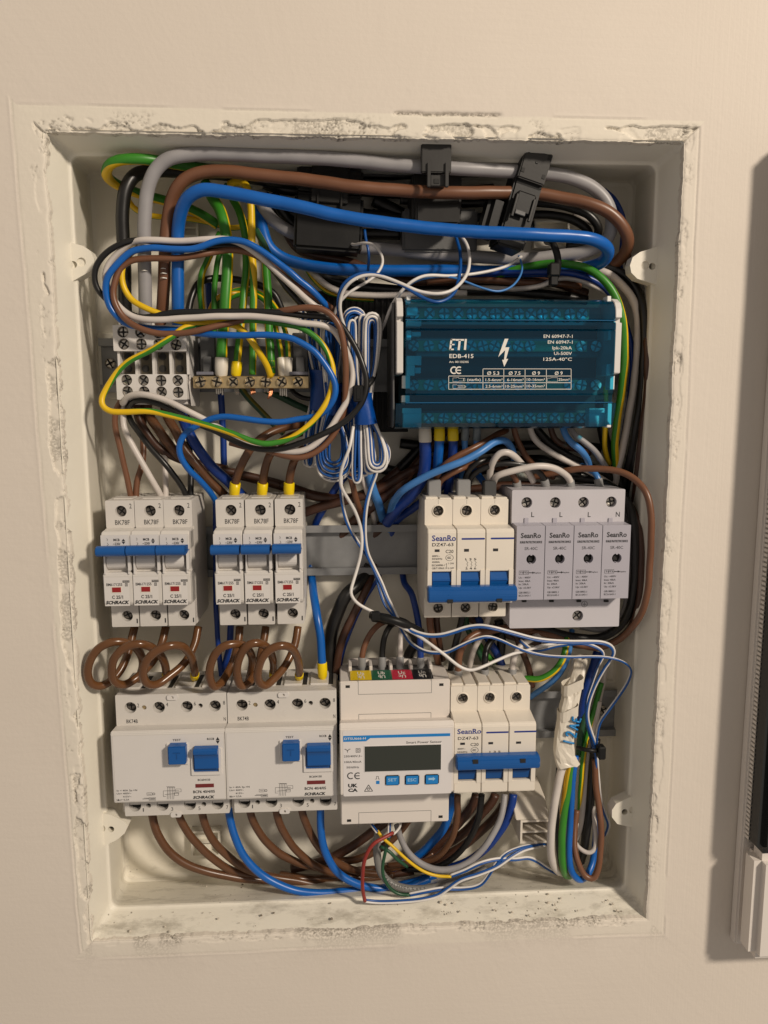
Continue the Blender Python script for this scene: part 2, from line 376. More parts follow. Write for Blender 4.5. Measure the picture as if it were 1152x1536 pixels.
def build_wall():
    H, L = Z1-Z0, X1-X0; st = .85
    nt_, ns = int(L/st), int(H/st)
    ts = list(np.arange(0, 9, .5))+list(np.arange(9, 26, .75))+[27,29,32,36,41,48,58,75,100,140,200,300,450,650,900]
    ts = [-3.0,-2.0,-1.0,-.4]+ts; ts = np.array(ts, float)
    # side parameter: 0 top, 1 right, 2 bottom, 3 left
    side = np.concatenate([np.full(nt_,0), np.full(ns,1), np.full(nt_,2), np.full(ns,3)])
    fr = np.concatenate([np.arange(nt_)/nt_, np.arange(ns)/ns, np.arange(nt_)/nt_, np.arange(ns)/ns])
    U = len(side); tt = np.maximum(ts, 0)
    S2, T2 = np.meshgrid(side, ts, indexing='ij'); F2, TT = np.meshgrid(fr, tt, indexing='ij')
    a = np.stack([X0-TT, X1+TT, Z0-TT, Z1+TT])
    X = np.where(S2==0, a[0]+(a[1]-a[0])*F2, np.where(S2==1, a[1], np.where(S2==2, a[1]+(a[0]-a[1])*F2, a[0])))
    Z = np.where(S2==0, a[3], np.where(S2==1, a[3]+(a[2]-a[3])*F2, np.where(S2==2, a[2], a[2]+(a[3]-a[2])*F2)))
    nx = np.where(S2==1, 1, np.where(S2==3, -1, 0)); nz = np.where(S2==0, 1, np.where(S2==2, -1, 0))
    U1 = np.where((S2==0)|(S2==2), X, Z)
    near = np.exp(-TT/7.0)
    # ragged line of the opening
    j = (fbm(U1/9, S2*50., 1, 5)-.5)*3.6+(fbm(U1/2.2, S2*31., 5, 3)-.5)*1.6
    amp = np.choose(S2, [.55, .40, .40, .65])
    X = X+nx*j*amp*near; Z = Z+nz*j*amp*near
    # broken plaster
    strength = np.choose(S2, [.555, .38, .37, .54])
    n1 = fbm(U1/42+S2*7, TT/16+S2*3, 2, 3); n2 = fbm(X/9.0, Z/9.0, 7, 4); reach = np.choose(S2, [11., 7., 5., 9.])
    fall = 1-sstep(reach*.55, reach*1.15, TT)
    chip = sstep(.0, .018, (n1*.72+n2*.28)-(1.02-strength*.95)+.0-(1-fall)*.5+near*.03)
    n3 = fbm(X/22+40, Z/22, 12, 4)
    chip2 = sstep(.0, .02, n3-.555-(1-fall)*.5)
    crumb = sstep(.54, .70, fbm(X/1.2, Z/1.2, 4, 3))*sstep(.54, .62, fbm(X/17, Z/17, 21, 3)+near*.04-.02)*fall*np.choose(S2,[1.,.6,.8,.9])
    # trowelled frame line around the opening
    d0 = np.choose(S2, [11.5+2*(1-F2), 8+4*F2, 11.0+0*F2, 6.5+10*F2])+(fbm(U1/60, S2*9., 9, 3)-.5)*1.6
    gate = sstep(np.choose(S2,[.42,.30,.36,.22]), np.choose(S2,[.50,.38,.44,.30]), fbm(U1/45, S2*7.+3, 14, 3))
    groove = np.exp(-((TT-d0)/.40)**2)*gate; lip = np.exp(-((TT-d0-1.0)/.8)**2)*gate
    h = .35*(fbm(X/30, Z/30, 3, 4)-.5)+.12*(fbm(X/3, Z/3, 8, 4)-.5)
    h = h+.5*(1-sstep(d0-1, d0+1, TT))*0-groove*.40+lip*.22
    rough_in = sstep(.46, .56, fbm(X/9, Z/9, 61, 3))
    h = h-chip*np.choose(S2,[1.5,.8,.8,1.35])*(.85+.35*rough_in*fbm(X/1.3, Z/1.3, 6, 2))-chip2*.35-crumb*.42
    h = h+.20*np.where(chip>.5, (fbm(X/1.0, Z/1.0, 33, 2)-.5)*rough_in, 0)
    # a deeper crack where the top layer let go above the middle
    cx = np.exp(-((TT-12.6-(fbm(X/7,Z*0,15,3)-.5)*1.8)/.8)**2)*(S2==0)*sstep(12, 15, X)*(1-sstep(72, 76, X))
    h = h-cx*1.6
    far = 1-sstep(60, 140, TT); h = h*far
    Y = -h
    dpt = np.where(T2 < 0, -T2, 0.0); Y = Y+dpt*1.6
    # the lip runs a little inwards as it turns into the box
    X = X-nx*dpt*.15; Z = Z-nz*dpt*.15
    # wall face turns into the box edge: round the arris
    Y = Y+.7*np.exp(-TT/.6)*(T2 >= 0)
    K = len(ts); V = np.stack([X, Y, Z], -1).reshape(-1,3)*S
    idx = np.arange(U*K).reshape(U, K); A = idx; Bn = np.roll(idx, -1, axis=0)
    quads = np.stack([A[:,:-1], A[:,1:], Bn[:,1:], Bn[:,:-1]], -1).reshape(-1,4)
    me = bpy.data.meshes.new('wall'); me.from_pydata(V.tolist(), [], quads.tolist()); me.update()
    at = me.attributes.new('wear', 'FLOAT', 'POINT')
    wear = np.clip(chip*.40*rough_in+crumb*.6+cx*.9+groove*.12+(chip*(1-chip))*1.2+.5*(S2==2)*sstep(.5,.6,fbm(X/20,Z/20,71,3))*near, 0, 1)*far
    at.data.foreach_set('value', wear.reshape(-1).astype(np.float32))
    band = (1-sstep(d0-.4, d0+.4, TT))*np.choose(S2,[.95,.40,.50,.75])*(.75+.5*fbm(X/25,Z/25,81,3)); at2 = me.attributes.new('band', 'FLOAT', 'POINT'); at2.data.foreach_set('value', band.reshape(-1).astype(np.float32))
    me.polygons.foreach_set('use_smooth', [True]*len(me.polygons))
    m = bpy.data.materials.new('painted_plaster'); m.use_nodes = True; nt = m.node_tree; L_ = nt.links; N_ = nt.nodes
    b = N_['Principled BSDF']; b.inputs['Roughness'].default_value = .72; b.inputs['Specular IOR Level'].default_value = .3
    g = N_.new('ShaderNodeNewGeometry')
    w = N_.new('ShaderNodeAttribute'); w.attribute_name = 'wear'
    big = N_.new('ShaderNodeTexNoise'); big.inputs['Scale'].default_value = 9; big.inputs['Detail'].default_value = 5
    L_.new(g.outputs['Position'], big.inputs['Vector'])
    r1 = N_.new('ShaderNodeMix'); r1.data_type = 'RGBA'; r1.inputs[6].default_value = (.645,.58,.505,1); r1.inputs[7].default_value = (.70,.635,.56,1)
    L_.new(big.outputs['Fac'], r1.inputs[0])
    sp = N_.new('ShaderNodeTexNoise'); sp.inputs['Scale'].default_value = 700; sp.inputs['Detail'].default_value = 3
    L_.new(g.outputs['Position'], sp.inputs['Vector'])
    rr = N_.new('ShaderNodeMapRange'); rr.inputs['From Min'].default_value = .38; rr.inputs['From Max'].default_value = .56
    L_.new(sp.outputs['Fac'], rr.inputs['Value'])
    mu = N_.new('ShaderNodeMath'); mu.operation = 'MULTIPLY'; L_.new(w.outputs['Fac'], mu.inputs[0]); L_.new(rr.outputs['Result'], mu.inputs[1])
    r2 = N_.new('ShaderNodeMix'); r2.data_type = 'RGBA'; r2.inputs[7].default_value = (.17,.15,.12,1)
    L_.new(mu.outputs[0], r2.inputs[0]); bd = N_.new('ShaderNodeAttribute'); bd.attribute_name = 'band'; rb_ = N_.new('ShaderNodeMix'); rb_.data_type = 'RGBA'; rb_.inputs[7].default_value = (.735,.68,.58,1); L_.new(bd.outputs['Fac'], rb_.inputs[0]); L_.new(r1.outputs[2], rb_.inputs[6]); L_.new(rb_.outputs[2], r2.inputs[6]); L_.new(r2.outputs[2], b.inputs['Base Color'])
    # roller and brush relief: horizontal above, vertical at the right of the box
    def strokes(scale):
        mp = N_.new('ShaderNodeMapping'); mp.inputs['Scale'].default_value = scale; L_.new(g.outputs['Position'], mp.inputs['Vector'])
        n = N_.new('ShaderNodeTexNoise'); n.inputs['Scale'].default_value = 1; n.inputs['Detail'].default_value = 4; L_.new(mp.outputs[0], n.inputs['Vector']); return n
    sx = N_.new('ShaderNodeSeparateXYZ'); L_.new(g.outputs['Position'], sx.inputs[0])
    hs = strokes((26,1,300)); vs = strokes((620,1,9)); fn = strokes((420,420,420))
    sel = N_.new('ShaderNodeMapRange'); sel.inputs['From Min'].default_value = .17; sel.inputs['From Max'].default_value = .19; L_.new(sx.outputs['X'], sel.inputs['Value'])
    mx = N_.new('ShaderNodeMix'); mx.data_type = 'FLOAT'; L_.new(sel.outputs[0], mx.inputs[0]); L_.new(hs.outputs['Fac'], mx.inputs[2]); L_.new(vs.outputs['Fac'], mx.inputs[3])
    msk = N_.new('ShaderNodeMath'); msk.operation = 'MULTIPLY'; L_.new(mx.outputs[0], msk.inputs[0]); L_.new(big.outputs['Fac'], msk.inputs[1])
    b1 = N_.new('ShaderNodeBump'); b1.inputs['Strength'].default_value = .24; b1.inputs['Distance'].default_value = .0009; L_.new(msk.outputs[0], b1.inputs['Height'])
    b2 = N_.new('ShaderNodeBump'); b2.inputs['Strength'].default_value = .22; b2.inputs['Distance'].default_value = .0005
    L_.new(fn.outputs['Fac'], b2.inputs['Height']); L_.new(b1.outputs[0], b2.inputs['Normal']); L_.new(b2.outputs[0], b.inputs['Normal'])
    me.materials.append(m)
    o = bpy.data.objects.new('wall', me); col.objects.link(o); o['kind'] = 'structure'
build_wall()

def boxmat():
    m = bpy.data.materials.new('enclosure_plastic'); m.use_nodes = True; nt = m.node_tree; L_ = nt.links; N_ = nt.nodes
    b = N_['Principled BSDF']; b.inputs['Roughness'].default_value = .42; b.inputs['Specular IOR Level'].default_value = .45
    g = N_.new('ShaderNodeNewGeometry'); sx = N_.new('ShaderNodeSeparateXYZ'); L_.new(g.outputs['Position'], sx.inputs[0])
    n = N_.new('ShaderNodeTexNoise'); n.inputs['Scale'].default_value = 75; n.inputs['Detail'].default_value = 9; n.inputs['Roughness'].default_value = .7
    mp = N_.new('ShaderNodeMapping'); mp.inputs['Scale'].default_value = (.45,1,1); L_.new(g.outputs['Position'], mp.inputs[0]); L_.new(mp.outputs[0], n.inputs['Vector'])
    r = N_.new('ShaderNodeMapRange'); r.inputs['From Min'].default_value = .50; r.inputs['From Max'].default_value = .68; L_.new(n.outputs['Fac'], r.inputs['Value'])
    low = N_.new('ShaderNodeMapRange'); low.inputs['From Min'].default_value = -.233; low.inputs['From Max'].default_value = -.244; L_.new(sx.outputs['Z'], low.inputs['Value'])
    mu = N_.new('ShaderNodeMath'); mu.operation = 'MULTIPLY'; L_.new(r.outputs[0], mu.inputs[0]); L_.new(low.outputs[0], mu.inputs[1])
    m2 = N_.new('ShaderNodeMath'); m2.operation = 'MULTIPLY'; m2.inputs[1].default_value = .55; L_.new(mu.outputs[0], m2.inputs[0])
    # specks of plaster dust and grit
    v = N_.new('ShaderNodeTexVoronoi'); v.inputs['Scale'].default_value = 210; v.inputs['Randomness'].default_value = 1; L_.new(g.outputs['Position'], v.inputs['Vector'])
    sr = N_.new('ShaderNodeMapRange'); sr.inputs['From Min'].default_value = .16; sr.inputs['From Max'].default_value = .09; L_.new(v.outputs['Distance'], sr.inputs['Value'])
    n4 = N_.new('ShaderNodeTexNoise'); n4.inputs['Scale'].default_value = 30; L_.new(g.outputs['Position'], n4.inputs['Vector'])
    s4 = N_.new('ShaderNodeMapRange'); s4.inputs['From Min'].default_value = .52; s4.inputs['From Max'].default_value = .62; L_.new(n4.outputs['Fac'], s4.inputs['Value'])
    m3 = N_.new('ShaderNodeMath'); m3.operation = 'MULTIPLY'; L_.new(sr.outputs[0], m3.inputs[0]); L_.new(low.outputs[0], m3.inputs[1])
    m4 = N_.new('ShaderNodeMath'); m4.operation = 'MULTIPLY'; L_.new(m3.outputs[0], m4.inputs[0]); L_.new(s4.outputs[0], m4.inputs[1])
    mxx = N_.new('ShaderNodeMath'); mxx.operation = 'MAXIMUM'; L_.new(m2.outputs[0], mxx.inputs[0]); L_.new(m4.outputs[0], mxx.inputs[1])
    c = N_.new('ShaderNodeMix'); c.data_type = 'RGBA'; c.inputs[6].default_value = (.77,.73,.63,1); c.inputs[7].default_value = (.22,.19,.14,1)
    L_.new(mxx.outputs[0], c.inputs[0]); L_.new(c.outputs[2], b.inputs['Base Color'])
    bp = N_.new('ShaderNodeBump'); bp.inputs['Strength'].default_value = .25; bp.inputs['Distance'].default_value = .0012
    n5 = N_.new('ShaderNodeTexNoise'); n5.inputs['Scale'].default_value = 90; n5.inputs['Detail'].default_value = 4; L_.new(g.outputs['Position'], n5.inputs['Vector'])
    L_.new(n5.outputs['Fac'], bp.inputs['Height']); L_.new(bp.outputs[0], b.inputs['Normal'])
    return m
BOXM = boxmat()
def corners(pts, y):
    P = [W(px, py, y) for px, py in pts]
    return (P[0][0]+P[3][0])/2, (P[1][0]+P[2][0])/2, (P[2][2]+P[3][2])/2, (P[0][2]+P[1][2])/2
mx0, mx1, mz0, mz1 = corners([(101.6,231),(988.5,243.7),(938,1335),(166,1364)], 22)
bx0, bx1, bz0, bz1 = corners([(131,261),(951,272),(909.5,1293),(189,1318)], 73)
bt = Thing('distribution_box', 'open recessed white plastic distribution box set into the plaster wall', 'electrical box', (0, 73, (bz0+bz1)/2))
box = MB(); rings = [(0.8, X0-.9, X1+.9, Z0-.9, Z1+.9, 3), (21.0, mx0-.6, mx1+.6, mz0-.6, mz1+.6, 5), (22.0, mx0, mx1, mz0, mz1, 5), (22.9, mx0+.9, mx1-.9, mz0+.9, mz1-.9, 5),
         (24.2, mx0+1.1, mx1-1.1, mz0+1.1, mz1-1.1, 5), (69, bx0, bx1, bz0, bz1, 5), (72.2, bx0+1, bx1-1, bz0+1, bz1-1, 5), (73, bx0+3.5, bx1-3.5, bz0+3.5, bz1-3.5, 4)]
RN = 5
for (y, a, b_, c_, d_, r) in rings:
    box.v += [(p[0], y, p[1]) for p in rrect(a, b_, c_, d_, r, RN)]
nn = 4*(RN+1)
for k in range(len(rings)-1):
    for i in range(nn): box.f.append([k*nn+i, k*nn+(i+1)%nn, (k+1)*nn+(i+1)%nn, (k+1)*nn+i]); box.m.append(0)
box.f.append([(len(rings)-1)*nn+i for i in range(nn)]); box.m.append(0)
shell = bt.part('shell', box, BOXM)
for p in shell.data.polygons: p.use_smooth = False
def lug(pts, h1, h2, y, lab):
    o = [W(px, py, y) for px, py in pts]; mb = MB()
    a = W(h1[0], h1[1], y); b_ = W(h2[0], h2[1], y)
    mb.plate([(p[0], p[2]) for p in o], [circle(a[0],a[2],2.1,16), circle(b_[0],b_[2],2.6,16)], y, y+9)
    p = bt.part('fixing_lug', mb, BOXM, label=lab)
    d = MB(); d.disc(a[0], y+5, a[2], 2.3); bt.part('screw_hole', d, DARK, parent=p)
    d = MB(); d.disc(b_[0], y+1.2, b_[2], 2.7); bt.part('blind_hole', d, BOXM, parent=p)
lug([(88,362),(100,362),(125,369),(136,377),(141,388),(141,398),(135,407),(98,428),(88,429)], (110,397), (122,393), 20, 'rounded lug at the upper left side')
lug([(1000,366),(985,370),(960,378),(949,386),(945,398),(947,409),(956,418),(990,429),(1000,430)], (978.5,399.5), (968,398), 20, 'rounded lug at the upper right side')
lug([(140,1218),(165,1222),(186,1232),(192,1239),(187,1250),(175,1260),(150,1272),(140,1273)], (166.5,1244), (152,1243), 20, 'rounded lug at the lower left side')
lug([(962,1190),(940,1198),(924,1206),(918,1215),(918,1226),(926,1236),(942,1240),(962,1244)], (937,1218), (949,1215), 20, 'rounded lug at the lower right side')
def frame_boss(x0, x1, y0, y1, lab):
    a = W(x0, y0, 70); b_ = W(x1, y1, 70); mb = MB()
    X_, Xx, Zz, Z_ = a[0], b_[0], b_[2], a[2]
    mb.plate([(X_,Zz),(Xx,Zz),(Xx,Z_),(X_,Z_)], [[(X_+1.4,Zz+1.4),(Xx-1.4,Zz+1.4),(Xx-1.4,Z_-1.4),(X_+1.4,Z_-1.4)]], 66, 73)
    mb.box(X_+1.4, Xx-1.4, 68.5, 73, (Zz+Z_)/2-.5, (Zz+Z_)/2+.5)
    bt.part('moulded_frame', mb, BOXM, label=lab)
frame_boss(270, 299, 326, 358, 'moulded frame at the upper left of the back')
frame_boss(800, 851, 332, 374, 'moulded frame at the upper right of the back')
frame_boss(287, 332, 1243, 1280, 'moulded frame at the lower left of the back')

# three mounting rails
def rail(px0, px1, pyt, pyb, lab, screws, y=63):
    a = W(px0, pyt, y); b_ = W(px1, pyb, y); zc = (a[2]+b_[2])/2
    t = Thing('mounting_rail', lab, 'rail', (0, 70, zc), 'steel mounting rails'); mb = MB()
    zt, zb = zc+17.5, zc-17.5
    prof = [(y, zt), (y+1, zt), (y+1, zt-3.9), (y+6.5, zt-3.9), (y+6.5, zb+3.9), (y+1, zb+3.9), (y+1, zb), (y, zb), (y, zb+4.9), (y+5.5, zb+4.9), (y+5.5, zt-4.9), (y, zt-4.9)]
    mb.prism(prof, a[0], b_[0], 0)
    t.part('channel', mb, ZINC)
    for (sx_, sy_) in screws:
        q = W(sx_, sy_, y+3); s_ = MB(); s_.screw(q[0], y+3.5, q[2], 3.4, .5, 0, 1, 1.8); t.part('screw', s_, [STEEL, DARK], smooth=False)
    for q in (a[0]+6, b_[0]-6): bs = MB(); bs.bbox(q-9, q+9, y+7, 72.9, zc-22, zc+22, 1); t.part('rail_support', bs, BOXM)
    return zc
ZR1 = rail(147, 960, 510, 585, 'top galvanised rail behind the white terminal block and the clear blue distribution block', [(164.5,545)])
ZR2 = rail(160, 950, 787, 861, 'middle galvanised rail, bare between the second blue-toggle breaker trio and the triple breaker', [])
ZR3 = rail(178, 935, 1043, 1113, 'bottom galvanised rail carrying the meter and the two wide residual current devices', [(904,1066)])

# the white door phone at the right edge
dt = Thing('door_phone', 'white wall unit with a dark glass front, cut off by the right edge', 'intercom', (250, 0, 0))
L0, zt_ = 240.5, 250.0
m_ = MB(); m_.prism([(-.3,-264),(-8,-264),(-8,zt_),(-.3,zt_)], L0, L0+150, 1.2); dt.part('back_shell', m_, METERW)
m_ = MB(); m_.bbox(L0+.3, L0+150, -28, -8.2, -262, -189, 5, 0, 6); dt.part('front_shell', m_, METERW, smooth=False)
m_ = MB(); m_.bbox(L0+.6, L0+148, -28.5, -12, -188, zt_-2, 4, 0, 4); dt.part('glass_front', m_, mat('dark_glass', (.010,.011,.010), .12, coat=.5))
m_ = MB(); zz = -186
while zz < zt_-6: m_.box(L0+1.7, L0+40, -12.2, -7.8, zz, zz+1.7); zz += 3.0
dt.part('speaker_slots', m_, METERW, stuff=True)
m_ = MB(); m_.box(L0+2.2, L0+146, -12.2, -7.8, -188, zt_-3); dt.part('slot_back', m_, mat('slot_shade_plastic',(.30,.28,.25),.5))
# ================================================================== DEVICES
YS, YF = 16.0, 4.0               # terminal shoulder and front panel of the modules, mm behind the wall face
def half_diamond(mb, x, z, w, h, y):
    mb.poly([(x-w/2,z+.15),(x+w/2,z+.15),(x,z+h/2)], y); mb.poly([(x-w/2,z-.15),(x,z-h/2),(x+w/2,z-.15)], y)
def hole_cup(mb, x, z, r, y, depth, floor_mi=1):
    mb.disc(x, y+depth, z, r*1.02, 20, floor_mi)
# ---------------- six single pole breakers with blue toggles
def breaker(x0, label, idx):
    w = 17.55; dx = x0+163.4
    q = lambda zx, zy, y: (lambda p: (p[0]+dx, p[2]))(W(120+zx*.3125, 700+zy*.3125, y))
    zt, zsh, zft, zfb, zbo = 35.0, 17.8, 16.6, -28.6, -45.0
    t = Thing('circuit_breaker', label, 'circuit breaker', (x0+w/2, 63, ZR2), 'single pole breakers with blue toggles')
    xa, xb = x0+.12, x0+w-.12; xc = x0+w/2
    tz = q(100,388,-6)[1]; tb = q(100,432,-6)[1]; rb = q(100,512,YF)[1]
    body = MB()
    body.prism([(YS+4.5,zt),(YS+4.5,zft),(YF+5,zft-.1),(YF+5,zfb),(YS+4.5,zfb+.1),(YS+4.5,zbo),(60,zbo),(62,zbo+3),(62,14),(58,zt-4),(58,zt)], xa, xb, .35)
    body.box(xa+3, xb-3, 24, 52, zt, zt+.5)                     # raised land round the wire entry
    t.part('housing', body, GREYH)
    hx, hz = q(196,215,YS); kx, kz = q(226,718,YS)
    top = MB(); top.plate(rrect(xa,xb,zsh+.2,zt,.6), [circle(hx,hz,3.5)], YS, YS+4.6, 0); p = t.part('terminal_cover', top, GREYH)
    cup = MB(); cup.disc(hx, YS+4.4, hz, 3.6, 20, 1); cup.screw(hx-.3, YS+3, hz-.3, 2.7, .9+idx, 0, 1, .9); t.part('terminal_screw', cup, [DSTEEL, DARK], parent=p)
    bot = MB(); bot.plate(rrect(xa+.3,xb-.3,zbo,zfb-.2,.6), [circle(kx,kz,3.4)], YS, YS+4.6, 0); p2 = t.part('terminal_cover', bot, GREYH)
    cup = MB(); cup.disc(kx, YS+4.4, kz, 3.5, 20, 1); cup.screw(kx-.3, YS+3, kz+.3, 2.7, .4+idx, 0, 1, .9); t.part('terminal_screw', cup, [DSTEEL, DARK], parent=p2)
    # front: upper label zone, recess with the toggle, lower label zone
    fx0, fx1 = xa, xb
    up = MB(); up.prism([(YS-.5,zsh+.3),(YF+1.6,zft+.6),(YF,zft-1.6),(YF,tb+1.5),(YF+6,tb+1.0),(YS+2,tb+1),(YS+2,zsh)], fx0, fx1, .5); t.part('upper_front', up, GREYH)
    lw = MB(); lw.prism([(YF+6,rb),(YF+1,rb),(YF,rb-1.4),(YF,zfb+2),(YF+1.5,zfb),(YS+2,zfb),(YS+2,rb)], fx0, fx1, .45); t.part('lower_front', lw, GREYH)
    ck = MB(); ck.box(fx0+1.1, fx0+2.0, YF-.5, YS, rb-.8, tb+1.2); ck.box(fx1-2.0, fx1-1.1, YF-.5, YS, rb-.8, tb+1.2)
    ck.box(fx1-1.8, fx1-.2, YF-1.2, YF+4, rb+1.5, tb+1.0); t.part('cheek', ck, GREYL)
    rk = MB(); n = 10; cz_ = (tb+rb)/2+.6; pr = [(YF+5-4.6*math.sin(math.pi*i/n), cz_+5.2*math.cos(math.pi*i/n)) for i in range(n+1)]
    rk.prism(pr, fx0+2.3, fx1-3.6, .1); rocker = t.part('rocker', rk, GREYL)
    tg = MB(); pr = [(-4.2+3.4*math.cos(a), (tz+tb)/2+3.1*math.sin(a)) for a in [math.radians(d) for d in range(90, 271, 20)]]
    tg.prism([(YF+3,(tz+tb)/2+1.5)]+pr+[(YF+3,(tz+tb)/2-2.2)], fx0-.35, fx1-.6, .25); t.part('toggle', tg, BLUEP)
    lp = MB(); a, b_ = q(97,324,YF), q(232,386,YF); lp.rect(a[0], b_[0], b_[1], a[1]-.8, YF-.10)
    a, b_ = q(113,533,YF), q(240,668,YF); lp.rect(a[0], b_[0], b_[1], a[1], YF-.10); t.part('label_print', lp, GREYL)
    wn = MB(); a, b_ = q(153,580,YF), q(197,603,YF); wn.box(a[0], b_[0], YF-.35, YF, b_[1], a[1]); t.part('contact_window', wn, RED)
    fm = MB(); fm.box(a[0]-.5, b_[0]+.5, YF-.25, YF, b_[1]-.5, a[1]+.5); t.part('window_frame', fm, CREAM)
    L = MB(); y = YF-.18; yy = YS-.06
    def tx(s, zx0, zx1, zyb, hz_, yv, **k):
        A = q(zx0, zyb, yv); B_ = q(zx1, zyb, yv); H_ = hz_*.3125*mmpp(yv); text(L, s, A[0], B_[0], A[1], H_, yv, **k)
    tx('2', 237, 248, 201, 22, yy, bold=.004); tx('BK78F', 169, 239, 280, 22, yy, bold=.006); tx('1', 271, 277, 752, 22, yy, bold=.004)
    tx('MCB', 160, 190, 358, 11, y, bold=.03); tx('~230/', 158, 194, 377, 11, y, bold=.02)
    A = q(208,360,y); half_diamond(L, A[0], A[1], 2.2, 3.4, y)
    for (u0,v0,u1,v1) in ((128,345,132,352),(130,352,130,358),(130,366,136,375),(136,375,129,380)):
        a, b_ = q(u0,v0,y), q(u1,v1,y); L.line(a[0],a[1],b_[0],b_[1],y,.22)
    tx('BM6171255', 126, 202, 574, 13, y, bold=.012)
    a, b_ = q(203,547,y), q(236,557,y); L.plate([(a[0],b_[1]),(b_[0],b_[1]),(b_[0],a[1]),(a[0],a[1])], [[(a[0]+.25,b_[1]+.25),(b_[0]-.25,b_[1]+.25),(b_[0]-.25,a[1]-.25),(a[0]+.25,a[1]-.25)]], y, y)
    tx('6000', 206, 233, 556, 7, y, bold=.02)
    a, b_ = q(215,560,y), q(228,575,y); L.plate([(a[0],b_[1]),(b_[0],b_[1]),(b_[0],a[1]),(a[0],a[1])], [[(a[0]+.25,b_[1]+.25),(b_[0]-.25,b_[1]+.25),(b_[0]-.25,a[1]-.25),(a[0]+.25,a[1]-.25)]], y, y)
    tx('3', 219, 224, 572, 9, y, bold=.02)
    tx('C 25/1', 153, 206, 635, 15, y, bold=.025); tx('SCHRACK', 122, 234, 661, 15, y, bold=.05, shear=.28)
    t.part('lettering', L, INK)
    t.o.rotation_euler = (random.uniform(-.004,.004), random.uniform(-.0035,.0035), random.uniform(-.006,.006))
    return t
XB = [-163.4+17.72*k for k in range(3)]+[-96.0+17.9*k for k in range(3)]
BL = ['leftmost blue-toggle breaker of the left trio, brown wires in its top',
      'middle blue-toggle breaker of the left trio, two white wires in its top',
      'right-hand blue-toggle breaker of the left trio, black wires in its top',
      'left breaker of the second trio, first from the left with a yellow ferrule',
      'middle breaker of the second trio, between two breakers with yellow ferrules',
      'right breaker of the second trio, beside the bare stretch of rail']
for k in range(6): breaker(XB[k], BL[k], k)

